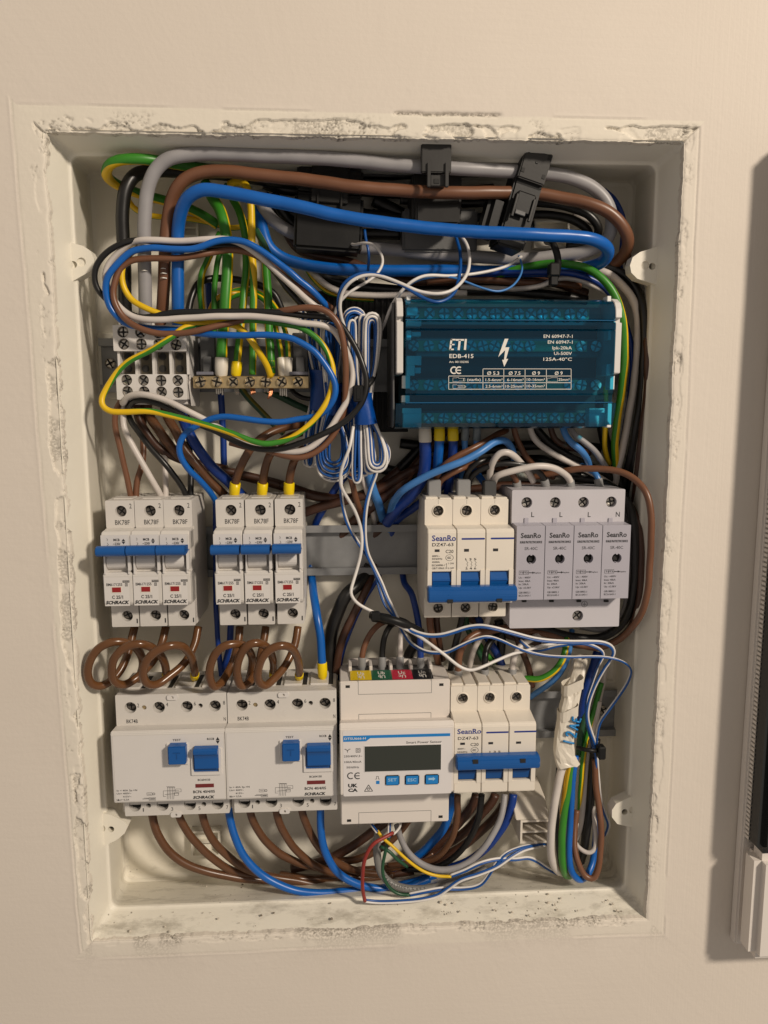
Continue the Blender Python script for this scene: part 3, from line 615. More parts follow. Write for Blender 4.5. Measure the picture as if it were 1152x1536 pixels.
# ---------------- two four pole residual current devices
def rcd(x0, label, last):
    w = 70.4; dx = x0+163.5
    q = lambda zx, zy, y: (lambda p: (p[0]+dx, p[2]))(W(120+zx*.3472, 960+zy*.3472, y))
    zt = -89.6; zsb = q(155,372,YS)[1]; zft = q(130,405,YF)[1]; zfb = q(140,708,YF)[1]; zbo = -172.0
    t = Thing('residual_current_device', label, 'circuit breaker', (x0+w/2, 63, ZR3), 'wide residual current devices')
    xa, xb = x0+.2, x0+w-.2
    b = MB(); b.prism([(YS+5,zt),(YS+5,zsb),(YF+2,zft-1),(YF+2,zfb+1),(YS+5,zfb),(YS+5,zbo),(60,zbo),(62,zbo+3),(62,-100),(58,zt-2),(58,zt)], xa, xb, .4)
    t.part('housing', b, GREYH)
    holes = []; cup = []
    for (zx, zy) in ((218,293),(341,291),(462,288),(583,285)): p = q(zx,zy,YS); holes.append((p, 3.75))
    for (zx, zy) in ((277,292),(520,284)): p = q(zx,zy,YS); holes.append((p, 1.5))
    m = MB(); m.plate(rrect(xa,xb,zsb,zt,.8), [circle(p[0],p[1],r) for p, r in holes], YS, YS+5); c1 = t.part('terminal_cover', m, GREYH)
    for k, (p, r) in enumerate(holes):
        m = MB(); m.disc(p[0], YS+4.9, p[1], r*1.03, 20, 1)
        if k < 4: m.screw(p[0]-.4, YS+3.6, p[1]+.4, 2.8, k*.7, 0, 1, .9); t.part('terminal_screw', m, [DSTEEL, DARK], parent=c1)
        elif k == 4: m.cyl(p[0], YS+1, YS+4, p[1], 1.3, 12, 0); t.part('brass_pin', m, [BRASS, DARK], parent=c1)
        else: t.part('test_hole', m, [DARK, DARK], parent=c1)
    # top steps with wire slots
    m = MB(); 
    for k in range(4): 
        a = xa+1.2+k*17.2; m.bbox(a, a+11.5, 26, 50, zt-.5, zt+1.2, .3); 
    t.part('slot_rib', m, GREYH)
    m = MB()
    for k in range(4):
        a = xa+13.2+k*17.2; m.box(a, a+3, 27, 50, zt-2, zt+.06)
    t.part('wire_slot', m, DARK)
    for (zx, zy, zz) in ((400,246,0), (416,752,1)):
        p = q(zx, zy, YS); m = MB(); m.plate(rrect(p[0]-3.4,p[0]+3.4,p[1]-1.7,p[1]+1.7,1.2), [circle(p[0],p[1],.9,12)], YS-1.1, YS+3); t.part('clip_tab', m, GREYL)
        m = MB(); m.disc(p[0], YS+1.5, p[1], 1.0, 12); t.part('clip_hole', m, DARK)
    # front
    m = MB(); m.prism([(YS,zsb+.2),(YF+1.2,zft+.9),(YF,zft-.6),(YF,zfb+1),(YF+1,zfb),(YS+2,zfb),(YS+3,zsb)], xa-.6, xb+.1, .5); t.part('front_panel', m, GREYH)
    a, c_ = q(133,408,YF), q(628,478,YF)
    m = MB(); m.rect(a[0]+1, c_[0]-1, zfb+1.4, a[1]-1.2, YF-.09); t.part('label_print', m, GREYL)
    # bottom terminals, mostly hidden under the front
    hb = [q(zx, zy, YS) for zx, zy in ((238,722),(357,719),(475,716),(595,713))]; sb = [q(296,716,YS), q(535,710,YS)]
    m = MB(); m.plate(rrect(xa+2.5,xb-.2,zbo,zfb+3,.8), [circle(p[0],p[1]+.8,3.9) for p in hb]+[circle(p[0],p[1],1.6,14) for p in sb], YS, YS+5); c2 = t.part('terminal_cover', m, GREYH)
    for p in hb: m = MB(); m.disc(p[0], YS+4.9, p[1]+.8, 4.1); m.box(p[0]-3.2,p[0]+3.2,YS+.4,YS+2,p[1]+1.5,p[1]+4, 1); t.part('terminal_mouth', m, [DARK, GREYH], parent=c2)
    for p in sb: m = MB(); m.disc(p[0], YS+3.5, p[1], 1.7); t.part('test_hole', m, DARK, parent=c2)
    # test button and toggle
    a, c_ = q(378,452,YF), q(466,540,YF)
    m = MB(); m.bbox(a[0]-.6, c_[0]+.7, YF-1.2, YF+1, c_[1]+.8, a[1]+1.0, .3); t.part('button_frame', m, GREYL)
    a, c_ = q(378,462,YF-6), q(458,538,YF-6); m = MB(); m.bbox(a[0], c_[0], YF-6.2, YF+1, c_[1], a[1], .5, 0, 2); pb = t.part('test_button', m, BLUEP)
    m = MB(); xm = (a[0]+c_[0])/2; zm = (a[1]+c_[1])/2
    m.box(xm-.25,xm+.25,YF-6.45,YF-6.1,zm-2.2,zm+1.6); m.box(xm-2.2,xm+2.2,YF-6.45,YF-6.1,zm+1.6,zm+2.1); t.part('button_mark', m, BLUEP2, parent=pb)
    a, c_ = q(482,470,YF), q(612,575,YF); zc = (a[1]+c_[1])/2
    m = MB(); m.plate(rrect(a[0]-.3,c_[0]+.2,c_[1]-.4,a[1]+.4,.6), [rrect(a[0]+1,c_[0]-1.5,c_[1]+1.6,a[1]-.6,.4)], YF-1.3, YF+1); t.part('toggle_frame', m, GREYL)
    m = MB(); m.rect(a[0]+.9, c_[0]-1.4, c_[1]+1.5, a[1]-.5, YF-.3); t.part('toggle_recess', m, BLUEP2)
    a, c_ = q(487,473,YF-6), q(598,562,YF-4)
    m = MB(); m.prism([(YF-.5,a[1]),(YF-5,a[1]-.3),(YF-6.5,a[1]-1.6),(YF-6.3,a[1]-3.6),(YF-4.6,a[1]-4.6),(YF-3.5,a[1]-7),(YF-3.3,c_[1]+.8),(YF-2,c_[1]),(YF-.5,c_[1])], a[0], c_[0], .35); t.part('toggle', m, BLUEP)
    a, c_ = q(499,622,YF), q(579,635,YF); m = MB(); m.box(a[0], c_[0], YF-.3, YF, c_[1], a[1]); t.part('contact_window', m, DRED)
    L = MB(); y = YF-.16; yy = YS-.06
    def tx(s, zx0, zx1, zyb, hz_, yv, **k):
        A = q(zx0, zyb, yv); B_ = q(zx1, zyb, yv); text(L, s, A[0], B_[0], A[1], hz_*.3472*mmpp(yv), yv, **k)
    for s_, zx, zy in (('2',247,291),('4',372,287),('6',492,283),('8',618,279),('N',621,349)): tx(s_, zx, zx+9, zy, 17, yy, bold=.0)
    tx('BK74B', 201, 250, 360, 17, yy, bold=.008)
    for s_, zx, zy in (('1',272,742),('3',394,738),('5',512,735),('7',632,730)): tx(s_, zx, zx+(4 if s_=='1' else 9), zy, 17, yy)
    tx('TEST', 400, 436, 437, 9, y, bold=.012); tx('RCCB', 549, 580, 432, 9, y, bold=.03)
    p = q(595,434,y); half_diamond(L, p[0], p[1], 2.4, 4.6, y)
    tx('BC604150', 509, 563, 609, 9, y, bold=.02); tx('BCF6 40/4/05', 489, 583, 662, 12, y, bold=.025); tx('SCHRACK', 488, 580, 686, 12, y, bold=.05, shear=.28)
    tx('In = 40A 3p.+N', 159, 247, 655, 8, y, bold=.008); tx('Un= 400V~', 159, 222, 668, 8, y, bold=.008); tx('415V~', 186, 222, 681, 8, y, bold=.008); tx('IΔn= 0,5A', 159, 213, 695, 8, y, bold=.008)
    def fr(u0,v0,u1,v1,wd=.18):
        a, c_ = q(u0,v0,y), q(u1,v1,y)
        L.line(a[0],a[1],c_[0],a[1],y,wd); L.line(a[0],c_[1],c_[0],c_[1],y,wd); L.line(a[0],a[1],a[0],c_[1],y,wd); L.line(c_[0],a[1],c_[0],c_[1],y,wd)
    def ln(u0,v0,u1,v1,wd=.2): a, c_ = q(u0,v0,y), q(u1,v1,y); L.line(a[0],a[1],c_[0],c_[1],y,wd)
    fr(289,660,312,671); p = q(319,665,y); L.ring(p[0],p[1],.55,.85,y,10); ln(293,666,308,666,.3)
    fr(298,681,327,692); tx('10000', 301, 324, 690, 7, y, bold=.03); ln(270,687,298,686,.3); ln(276,683,298,683)
    for k in range(5): ln(379+k*7, 634, 377+k*7, 688)
    for k in range(5): ln(374+k*7, 634, 383+k*7, 636, .3)
    ln(360,652,428,651); ln(360,652,360,676); ln(360,676,372,676); ln(366,668,428,662); fr(412,644,437,656); fr(408,660,426,671)
    t.part('lettering', L, INK)
    E_ = MB(); p = q(383,330,YS-.06); pr = q(411,329,YS-.06)
    for cx in (p[0]+.9, pr[0]+.9): E_.ring(cx, p[1], 1.75, 2.05, YS-.08, 14, math.radians(60), math.radians(300))
    E_.line(pr[0]-.9, pr[1], pr[0]+1.1, pr[1], YS-.08, .25); t.part('embossed_mark', E_, GREYL)
    return t
rcd(-163.5, 'left of the two wide residual current devices, under the left coiled brown wires', False)
rcd(-93.0, 'right of the two wide residual current devices, touching the meter', True)

# ---------------- three pole breakers
def triple(pq, Xs, zc, up, label, zt, zb, k0):
    """pq maps the zoomed picture to x, z at a depth; Xs = three pole left edges + right edge"""
    ym = YF-4; w = Xs[3]-Xs[0]
    t = Thing('triple_breaker', label, 'circuit breaker', ((Xs[0]+Xs[3])/2, 63, zc), 'three pole breakers with one blue handle bar')
    q = pq; s_ = k0['s']
    zsb = q(k0['x'], k0['sb'], YS)[1]; zft = q(k0['x'], k0['ft'], ym)[1]; zfb = q(k0['x'], k0['fb'], ym)[1]
    tT = q(k0['x'], k0['t0'], ym)[1]; tB = q(k0['x'], k0['t1'], ym)[1]
    for i in range(3):
        xa, xb = Xs[i]+.12, Xs[i+1]-.12
        b = MB(); b.prism([(YS+5,zt),(YS+5,zsb),(ym+8,zft),(ym+8,zfb),(YS+5,zfb),(YS+5,zb),(60,zb),(62,zb+3),(62,zt-20),(57,zt-3),(57,zt)], xa, xb, .35); t.part('pole_housing', b, CREAM)
        hx, hz = q(k0['hx'][i], k0['hy'][i], YS)
        m = MB(); m.plate(rrect(xa,xb,zsb-.2,zt,.7), [circle(hx,hz,3.3)], YS, YS+5); m.box(hx-.08,hx+.08,YS-.02,YS+.3,hz+3.4,zt-.2, 1); cv = t.part('terminal_cover', m, [CREAM, GREYP])
        m = MB(); m.ring(hx, hz, 3.3, 3.7, YS-.7, 24); 
        n = 24; vs = [];
        for j in range(n): a = 2*math.pi*j/n; vs += [(hx+3.7*math.cos(a), YS-.7, hz+3.7*math.sin(a)), (hx+4.1*math.cos(a), YS+.1, hz+4.1*math.sin(a)), (hx+3.3*math.cos(a), YS-.7, hz+3.3*math.sin(a)), (hx+3.3*math.cos(a), YS+1, hz+3.3*math.sin(a))]
        m.add(vs, [(4*j, 4*((j+1)%n), 4*((j+1)%n)+1, 4*j+1) for j in range(n)]+[(4*j+2, 4*j+3, 4*((j+1)%n)+3, 4*((j+1)%n)+2) for j in range(n)])
        t.part('collar', m, CREAM, parent=cv)
        m = MB(); m.disc(hx, YS+4.8, hz, 3.4, 20, 1); m.screw(hx, YS+1.2, hz, 2.75, .4+i*.9, 0, 1, 1.0); t.part('terminal_screw', m, [DSTEEL, DARK], parent=cv)
        kx, kz = q(k0['bx'][i], k0['by'][i], YS)
        m = MB()
        if up: m.plate(rrect(xa,xb-.4,zb,zfb+1,.5), [], YS, YS+5)
        else:
            m.plate(rrect(xa,xb-.4,zb,zfb+1,.5), [circle(kx,kz,3.3)], YS, YS+5); m.ring(kx, kz, 3.3, 3.9, YS-.3, 24)
            m.disc(kx, YS+4.8, kz, 3.4)
        cv = t.part('terminal_cover', m, CREAM)
        if not up:
            m = MB(); m.screw(kx, YS+1.2, kz, 2.75, .2+i*.6, 0, 1, 1.0); t.part('terminal_screw', m, [DSTEEL, DARK], parent=cv)
        # stepped front
        fx0, fx1 = xa+.15*(i+1), xb+.15*(i+1)
        m = MB(); m.prism([(YS,zsb),(ym+1.5,zft+.9),(ym,zft-.7),(ym,tT if not up else tT),(YS,tT),(YS+2,zsb)], fx0, fx1, .4); t.part('upper_front', m, CREAM)
        m = MB(); m.prism([(YS,tB),(ym,tB),(ym,zfb+.8),(ym+1,zfb),(YS+2,zfb)], fx0, fx1, .4); t.part('lower_front', m, CREAM)
        m = MB(); m.box(fx0, fx0+2.6, ym-.4, YS, tB-1, tT+1); m.box(fx1-2.8, fx1, ym-.4, YS, tB-1, tT+1); t.part('cheek', m, CREAM)
        m = MB(); zz = (tT+tB)/2
        m.prism([(ym+4,tT),(ym+1.5,tT-.8),(ym+.6,zz),(ym+1.5,tB+.8),(ym+4,tB)], fx0+3, fx1-3.1, .3); m.box(fx0+3, fx1-3.1, ym+.1, ym+2, zz-.6, zz-.2); t.part('rocker', m, BLUEP2 if up else BLUEP)
    b0, b1 = q(k0['x'], k0['b0'], ym-7)[1], q(k0['x'], k0['b1'], ym-7)[1]
    X0_ = Xs[0]+k0['bd'][0]; X1_ = Xs[3]+k0['bd'][1]
    m = MB(); hb = (b0-b1)
    m.prism([(ym-.5,b0),(ym-6,b0),(ym-8.2,b0-1.5),(ym-8.6,b0-hb*.5),(ym-8.2,b1+1.5),(ym-6,b1),(ym-.5,b1)], X0_, X1_, .5); bar = t.part('handle_bar', m, BLUEP)
    m = MB()
    for (zx, zy) in k0['nt']:
        p = q(zx, zy, ym-8.6); m.box(p[0]-1.7, p[0]+1.7, ym-8.75, ym-7, p[1]-1.2, p[1]+1.2)
    t.part('bar_notch', m, DARK, parent=bar)
    # top wire clamps
    m = MB()
    for i in range(3):
        xa = Xs[i]; m.bbox(xa+.8, xa+8.5, YS+2, 42, zt-.5, zt+1.4, .3); m.bbox(xa+9.6, xa+17, YS+1.2, 36, zt-.5, zt+.9, .3)
    t.part('top_clamp', m, CREAM)
    L = MB(); Bk = MB(); y = ym-.07
    def tx(mb, s, zx0, zx1, zyb, hz_, **k):
        A = q(zx0, zyb, y); B_ = q(zx1, zyb, y); text(mb, s, A[0], B_[0], A[1], hz_*s_*mmpp(y), y, **k)
    for (a0,a1,b_,h_) in [k0['brand']]:
        tx(Bk, 'SeanRo', a0, a1, b_, h_, bold=.02)
        A = q(a0, b_, y); B_ = q(a1, b_, y); W_ = B_[0]-A[0]
        for f0, f1 in ((.505,.575),(.60,.665),(.69,.76),(.795,.85)): Bk.rect(A[0]+W_*f0, A[0]+W_*f1, A[1], A[1]+.28, y)
        Bk.rect(A[0]+W_*.68, A[0]+W_*.75, A[1]+h_*s_*mmpp(y)-.28, A[1]+h_*s_*mmpp(y), y)
    for (a0,a1,b_) in k0['dash']:
        A, B_ = q(a0,b_,y), q(a1,b_,y); Bk.plate(rrect(A[0],B_[0],A[1]-.55,A[1]+.55,.5), [], y, y)
    for (s2, a0, a1, b_, h_) in k0['txt']: tx(L, s2, a0, a1, b_, h_, bold=.012)
    for (a0,a1,b0_,b1_) in k0['win']:
        A, B_ = q(a0,b0_,y), q(a1,b1_,y); L.rect(A[0],B_[0],B_[1],A[1],y)
    cx, cy, rr = k0['ccc']; A = q(cx,cy,y); L.ring(A[0],A[1],rr-.22,rr,y,18,sx=1.25)
    for d in (-.75,0,.75): L.ring(A[0]+d,A[1],.42,.68,y,8,math.radians(60),math.radians(300))
    for (u0,v0,u1,v1) in k0['ln']: a, b_ = q(u0,v0,y), q(u1,v1,y); L.line(a[0],a[1],b_[0],b_[1],y,.2)
    t.part('lettering', L, INK); t.part('blue_lettering', Bk, INKB)
    return t
q2 = lambda zx, zy, y: (lambda p: (p[0], p[2]))(W(600+zx*.3472, 680+zy*.3472, y))
coils = []
for k in range(3):
    x = 288+k*18; coils += [(x,466,x+6,472),(x+6,472,x,478),(x,478,x+6,484),(x+6,484,x,490),(x,458,x,466),(x,490,x,498)]
triple(q2, [33.9,51.75,69.6,87.3], ZR2, False, 'three pole breaker on the middle rail with its blue handle bar down', 34.0, -42.4,
  dict(s=.3472, x=300, sb=308, ft=335, fb=650, t0=510, t1=584, b0=578, b1=646, hx=(165,288,409), hy=(248,247,245), bx=(165,283,401), by=(668,666,663),
   bd=(.0,1.2), nt=((217,640),(430,636)), brand=(138,242,379,24), dash=((266,367,370),(392,494,368)), win=((150,171,415,426),(277,298,413,425),(402,424,411,423)),
   ccc=(214,451,2.0), ln=coils+[(201,476,201,499),(198,481,201,475),(204,494,201,499)],
   txt=(('DZ47-63',139,231,402,14),('C20',197,231,431,14),('400V~',138,172,448,8),('50/60Hz',138,183,460,8),('4500A',138,172,474,8),('IEC60898-1',138,192,488,8),('GB/T10963.1',138,196,501,8),('1 ON',208,232,479,7),('0 OFF',207,233,500,7),('1 3 5',282,330,462,9),('2 4 6',282,330,502,8))))
q3 = lambda zx, zy, y: (lambda p: (p[0], p[2]))(W(490+zx*.2951, 960+zy*.2951, y))
coils = []
for k in range(3):
    x = 832+k*21; coils += [(x,578,x+8,584),(x+8,584,x+2,590),(x+2,590,x+10,595)]
triple(q3, [51.6,69.3,86.6,104.3], ZR3, True, 'three pole breaker on the bottom rail with its blue handle bar up', -89.0, -156.5,
  dict(s=.2951, x=850, sb=358, ft=432, fb=776, t0=612, t1=715, b0=594, b1=662, hx=(692,828,965), hy=(295,291,288), bx=(700,830,965), by=(700,700,700),
   bd=(1.0,1.2), nt=((757,620),(998,615)), brand=(664,786,478,26), dash=((811,925,471),(953,1067,467)), win=((679,703,522,533),(822,846,519,530),(963,988,516,527)),
   ccc=(752,560,2.0), ln=coils,
   txt=(('DZ47-63',667,771,508,16),('C20',731,772,539,16),('400V~',664,706,558,9),('50/60Hz',664,716,574,9),('4500A',664,704,588,9),('1 3 5',828,884,573,10),('ON',752,772,592,8))))

# ---------------- surge protector with four cartridges
def spd():
    q = q2; x0, x1 = 89.5, 162.4; zt, zb = 39.5, -50.6
    t = Thing('surge_protector', 'lavender grey surge protector with four plug-in cartridges, right end of the middle rail', 'surge protector', ((x0+x1)/2, 63, ZR2))
    zu = q(600,306,YS)[1]; zl = q(600,630,YS)[1]
    b = MB(); b.prism([(YS+5,zt),(YS+5,zb),(60,zb),(62,zb+4),(62,zt-6),(50,zt)], x0, x1, .5); t.part('base', b, LAV)
    H = [q(a,b_,YS) for a, b_ in ((548,213),(671,213),(793,212),(913,210))]
    m = MB(); m.plate(rrect(x0,x1,zu,zt,.8), [circle(p[0],p[1],3.5) for p in H], YS, YS+5); c1 = t.part('upper_terminal_cover', m, LAV)
    for k, p in enumerate(H):
        m = MB(); m.disc(p[0],YS+4.9,p[1],3.6,20,1); m.screw(p[0],YS+2.6,p[1],2.9,.3+k,0,1,1); t.part('terminal_screw', m, [STEEL, DARK], parent=c1)
    g_ = q(768,702,YS)
    m = MB(); m.plate(rrect(x0-.0,x1-.6,zb,zl+2,.8), [circle(g_[0],g_[1],3.6)], YS, YS+5); c2 = t.part('lower_terminal_cover', m, LAV)
    m = MB(); m.disc(g_[0],YS+4.9,g_[1],3.7,20,1); m.screw(g_[0],YS+2.2,g_[1],2.9,.7,0,1,1); t.part('terminal_screw', m, [STEEL, DARK], parent=c2)
    m = MB()
    for a in (545,668,788,908): p = q(a,295,YS); m.box(p[0]-1.3,p[0]+1.3,YS-.8,YS+1,zu-1,p[1]+2.4)
    t.part('release_tab', m, LAV2)
    m = MB()
    for a in (535,653,771,889): p = q(a,636,YS); m.box(p[0]-1.4,p[0]+1.4,YS-1.5,YS-.03,p[1]-.7,p[1]+.5)
    t.part('cartridge_hook', m, DARK)
    ztc = q(600,314,YF)[1]; zbc = q(600,632,YF)[1]; pit = 18.15
    for k in range(4):
        a = 90.0+k*pit; m = MB(); dx = k*pit
        r = q(567,458,YF); cx = r[0]+dx; cz = r[1]
        hole = circle(cx, cz, 3.1, 20)
        y = YF; xl, xr = a+.2, a+pit-.25
        m.plate([(xl,zbc),(xr,zbc),(xr,ztc-1.5),(xr,ztc),(xl,ztc)], [hole], y, y+8)
        m.prism([(y+.02,ztc-.3),(YS+3,ztc+.6),(YS+3,zbc+.2),(y+8,zbc+.2),(y+8,ztc-.5)], xl+.02, xr-.02, 0)
        m.box(cx-.6,cx+.6,y-.03,y+4,cz+2.4,cz+3.9); m.box(cx-.5,cx+.5,y-.03,y+4,cz-4.0,cz-2.6)
        c = t.part('cartridge', m, LAV2, label=['cartridge marked L at the left end','second cartridge from the left','third cartridge from the left','cartridge marked N at the right end'][k])
        d = MB(); d.disc(cx, y+4, cz, 3.2); d.box(cx-1.4,cx+1.4,y+2.5,y+3.9,cz-1.6,cz+1.4); t.part('indicator_hole', d, DARK, parent=c)
        L = MB(); yv = y-.07
        def tx(s, zx0, zx1, zyb, h, **kw):
            A = q(zx0,zyb,yv); B_ = q(zx1,zyb,yv); text(L, s, A[0]+dx, B_[0]+dx, A[1], h*.3472*mmpp(yv), yv, **kw)
        tx('SeanRo', 522, 609, 366, 21, bold=.025); tx('SURGE PROTECTIVE DEVICE', 518, 614, 389, 9, bold=.04); tx('SR-40C', 538, 594, 418, 13, bold=.0)
        tx('T1/T2', 518, 552, 519, 7, bold=.03); tx('Replace', 580, 608, 519, 6, bold=.01)
        A = q(556,516,yv); B_ = q(574,516,yv); L.line(A[0]+dx,A[1],B_[0]+dx,B_[1],yv,.5); L.poly([(B_[0]+dx-.2,B_[1]+.8),(B_[0]+dx-.2,B_[1]-.8),(B_[0]+dx+1,B_[1])], yv)
        A = q(515,508,yv); B_ = q(555,523,yv)
        for (u0,v0,u1,v1) in ((0,0,1,0),(0,1,1,1),(0,0,0,1),(1,0,1,1),(.45,0,.45,1)):
            L.line(A[0]+dx+(B_[0]-A[0])*u0, A[1]+(B_[1]-A[1])*v0, A[0]+dx+(B_[0]-A[0])*u1, A[1]+(B_[1]-A[1])*v1, yv, .18)
        for s_, zx1, zb_ in (('Uc: ~400V',565,541),('Imax: 40kA',563,556),('In: 20kA',556,570),('Up: ≤2.0kV',566,585),('GB18802.1',562,606),('IEC61643-1',563,619)): tx(s_, 513, zx1, zb_, 8, bold=.01)
        t.part('lettering', L, INK, parent=c)
    L = MB(); yv = YS-.06
    for s_, a, b_ in (('L',567,275),('L',689,275),('L',811,275),('N',932,274)): A = q(a,b_,yv); text(L, s_, A[0], A[0]+(2.6 if s_=='N' else 1.9), A[1], 3.1, yv, bold=.01)
    A = q(797,651,yv); L.ring(A[0],A[1],1.75,2.05,yv,20); L.line(A[0],A[1]+1.3,A[0],A[1]-.1,yv,.25)
    for k, wd in enumerate((1.3,.85,.4)): L.line(A[0]-wd,A[1]-.1-k*.45,A[0]+wd,A[1]-.1-k*.45,yv,.22)
    t.part('lettering', L, INK)
spd()

# ---------------- electricity meter
def meter():
    q = q3; x0, x1 = -20.6, 51.2; ym = -2.0; zt = -84.0; zb = -183.0
    t = Thing('energy_meter', 'white electricity meter with a dark display and three blue buttons', 'electricity meter', ((x0+x1)/2, 63, ZR3))
    zu = q(300,402,YS)[1]; zf = q(300,450,ym)[1]; zfb = q(300,785,ym)[1]
    b = MB(); b.prism([(YS,zt),(YS,zb),(56,zb),(62,zb+5),(62,zt-4),(40,zt-.4),(18,zt-.2)], x0, x1, .6); t.part('housing', b, METERW)
    m = MB(); m.prism([(YS+1,zu),(ym+2.5,zf+3.2),(ym,zf+.4),(ym,zfb+.8),(ym+1,zfb),(YS+1,zfb)], x0-.3, x1+.3, .5); t.part('front_panel', m, METERW)
    a, c_ = q(82,462,ym), q(634,778,ym); m = MB(); m.plate(rrect(a[0],c_[0],c_[1],a[1],1), [], ym-.12, ym); t.part('panel_sheet', m, METERP)
    # outlines of the sealed covers
    g = MB()
    for (u0,v0,u1,v1) in ((160,180,533,268),(163,878,530,940)):
        A, B_ = q(u0,v0,YS), q(u1,v1,YS); w = .28
        for (xa,za,xb,zb2) in ((A[0],A[1],A[0],B_[1]),(B_[0],A[1],B_[0],B_[1]),(A[0],(B_[1] if v0<500 else A[1]),B_[0],(B_[1] if v0<500 else A[1]))): g.line(xa,za,xb,zb2,YS-.03,w)
    A, B_ = q(163,378,YS), q(530,405,YS); g.line(A[0],A[1],B_[0],A[1],YS-.03,.3); g.line(A[0],A[1],A[0],B_[1],YS-.03,.3); g.line(B_[0],A[1],B_[0],B_[1],YS-.03,.3)
    t.part('cover_seam', g, GREYP)
    h = MB()
    for (u,v) in ((107,237),(583,227),(114,918),(579,898)): A = q(u,v,YS); h.box(A[0]-1.4,A[0]+1.4,YS-.04,YS+2,A[1]-.9,A[1]+.9)
    t.part('seal_hole', h, DARK)
    # top: coloured phase strip and four terminals
    cols = [('yellow_label',(.72,.50,.01),'Ua'),('green_label',(.01,.10,.05),'Ub'),('red_label',(.48,.02,.05),'Uc'),('black_label',(.012,.012,.014),'Un')]
    xs = [W(490+u*.2951,960+150*.2951,20)[0] for u in (120,228,333,438,541)]
    for k, (nm, cc, s_) in enumerate(cols):
        m = MB(); zz = zt+.35; m.add([(xs[k],16.8,zz+.1),(xs[k+1],16.8,zz+.1),(xs[k+1],32,zz+1.1),(xs[k],32,zz+1.1)], [(0,1,2,3)]); lab = t.part('phase_label', m, mat(nm, cc, .35), label=nm.split('_')[0]+' terminal label')
        L = MB(); V, F = _glyphs(s_, .02); wd = (V[:,0].max()-V[:,0].min()); sc = 4.6/wd; xm = (xs[k]+xs[k+1])/2
        L.add([(xm-2.3+(v[0]-V[:,0].min())*sc, 25.0+v[1]*6.6, zz+.75+v[1]*.44) for v in V], F)
        L.add([(xm+2.3-(v[0]-V[:,0].min())*sc, 23.6-v[1]*6.6, zz+.66-v[1]*.44) for v in V], F); t.part('lettering', L, INKW, parent=lab)
    m = MB()
    for k in range(5): m.bbox(xs[k]-1.1, xs[k]+1.1, 32.5, 46, zt-.3, zt+4.2, .4)
    m.bbox(xs[0]-1.1, xs[4]+1.1, 45, 50, zt-.3, zt+4.2, .4); t.part('terminal_wall', m, METERW)
    m = MB(); m.add([(xs[0],30,zt+.3),(xs[4],30,zt+.3),(xs[4],45,zt+.3),(xs[0],45,zt+.3)], [(0,1,2,3)]); t.part('terminal_recess', m, GREYP)
    y = ym-.20
    B = MB(); A0 = q(84,488,y); A1 = q(628,466,y); A2 = q(628,482,y); f0 = q(84,514,y); f1 = q(200,514,y); f2 = q(218,496,y)
    zt1 = A0[1]; bh = 1.9
    B.poly([(A0[0],zt1),(A1[0],zt1),(A1[0],zt1-bh),(f2[0]+.4,zt1-bh),(f1[0],zt1-bh-2.0),(f0[0],zt1-bh-2.0)], y)
    q_ = q(260,724,y); B.rect(q_[0]-1.1,q_[0]+1.1,q_[1]-1.1,q_[1]+1.1,y); t.part('blue_print', B, INKS)
    Wt = MB(); L = MB()
    def tx(mb, s, zx0, zx1, zyb, hz_, yv=y, **k):
        A = q(zx0,zyb,yv); B_ = q(zx1,zyb,yv); text(mb, s, A[0], B_[0], A[1], hz_*.2951*mmpp(yv), yv, **k)
    yw = y-.06; tx(Wt, 'DTSU666-H', 90, 199, 508, 12, yw, bold=.01)
    tx(L, 'Smart Power Sensor', 404, 585, 527, 13, bold=.005); tx(L, '230/400V,3~', 88, 181, 597, 11, bold=.005); tx(L, '100A/40mA', 90, 177, 626, 11, bold=.005); tx(L, '50/60Hz', 101, 165, 653, 11, bold=.005)
    for (u0, u1) in ((104,132),(140,162)):
        A, B_ = q(u0,691,y), q(u1,691,y); r = 2.3; L.ring(A[0]+r, A[1], r-.65, r, y, 16, math.radians(55 if u0>130 else 50), math.radians(305 if u0>130 else 310))
    A = q(140,691,y); L.line(A[0]+.5,A[1],A[0]+3.4,A[1],y,.6)
    tx(L, 'UK', 109, 158, 749, 18, bold=.05); tx(L, 'CA', 109, 158, 772, 17, bold=.05)
    A = q(213,755,y); 
    for k in range(3):
        a0, a1 = math.radians(90+120*k), math.radians(210+120*k); L.line(A[0]+3.0*math.cos(a0),A[1]-.4+2.9*math.sin(a0),A[0]+3.0*math.cos(a1),A[1]-.4+2.9*math.sin(a1),y,.4)
    L.ring(A[0],A[1]-.3,.75,1.05,y,12); L.line(A[0]-.5,A[1]-.3,A[0]+.5,A[1],y,.3)
    A = q(106,562,y)
    for a in (90,210,330): L.line(A[0],A[1],A[0]+1.3*math.cos(math.radians(a+0)),A[1]-1.3*math.sin(math.radians(a)),y,.35)
    L.line(A[0]-1.9,A[1]+.9,A[0]-.8,A[1]+.9,y,.3); L.line(A[0]+.8,A[1]+.9,A[0]+1.9,A[1]+.9,y,.3)
    A = q(160,561,y)
    for r in (1.3,.6):
        for (u0,v0,u1,v1) in ((-1,-1,1,-1),(1,-1,1,1),(1,1,-1,1),(-1,1,-1,-1)): L.line(A[0]+u0*r,A[1]+v0*r,A[0]+u1*r,A[1]+v1*r,y,.28)
    A = q(259,700,y)
    for (u0,v0,u1,v1) in ((-1.6,-.9,-.7,-.9),(-.7,-.9,-.7,.9),(-.7,.9,.5,.9),(.5,.9,.5,-.9),(.5,-.9,1.5,-.9)): L.line(A[0]+u0,A[1]+v0,A[0]+u1,A[1]+v1,y,.25)
    t.part('lettering', L, INK); t.part('white_lettering', Wt, INKW)
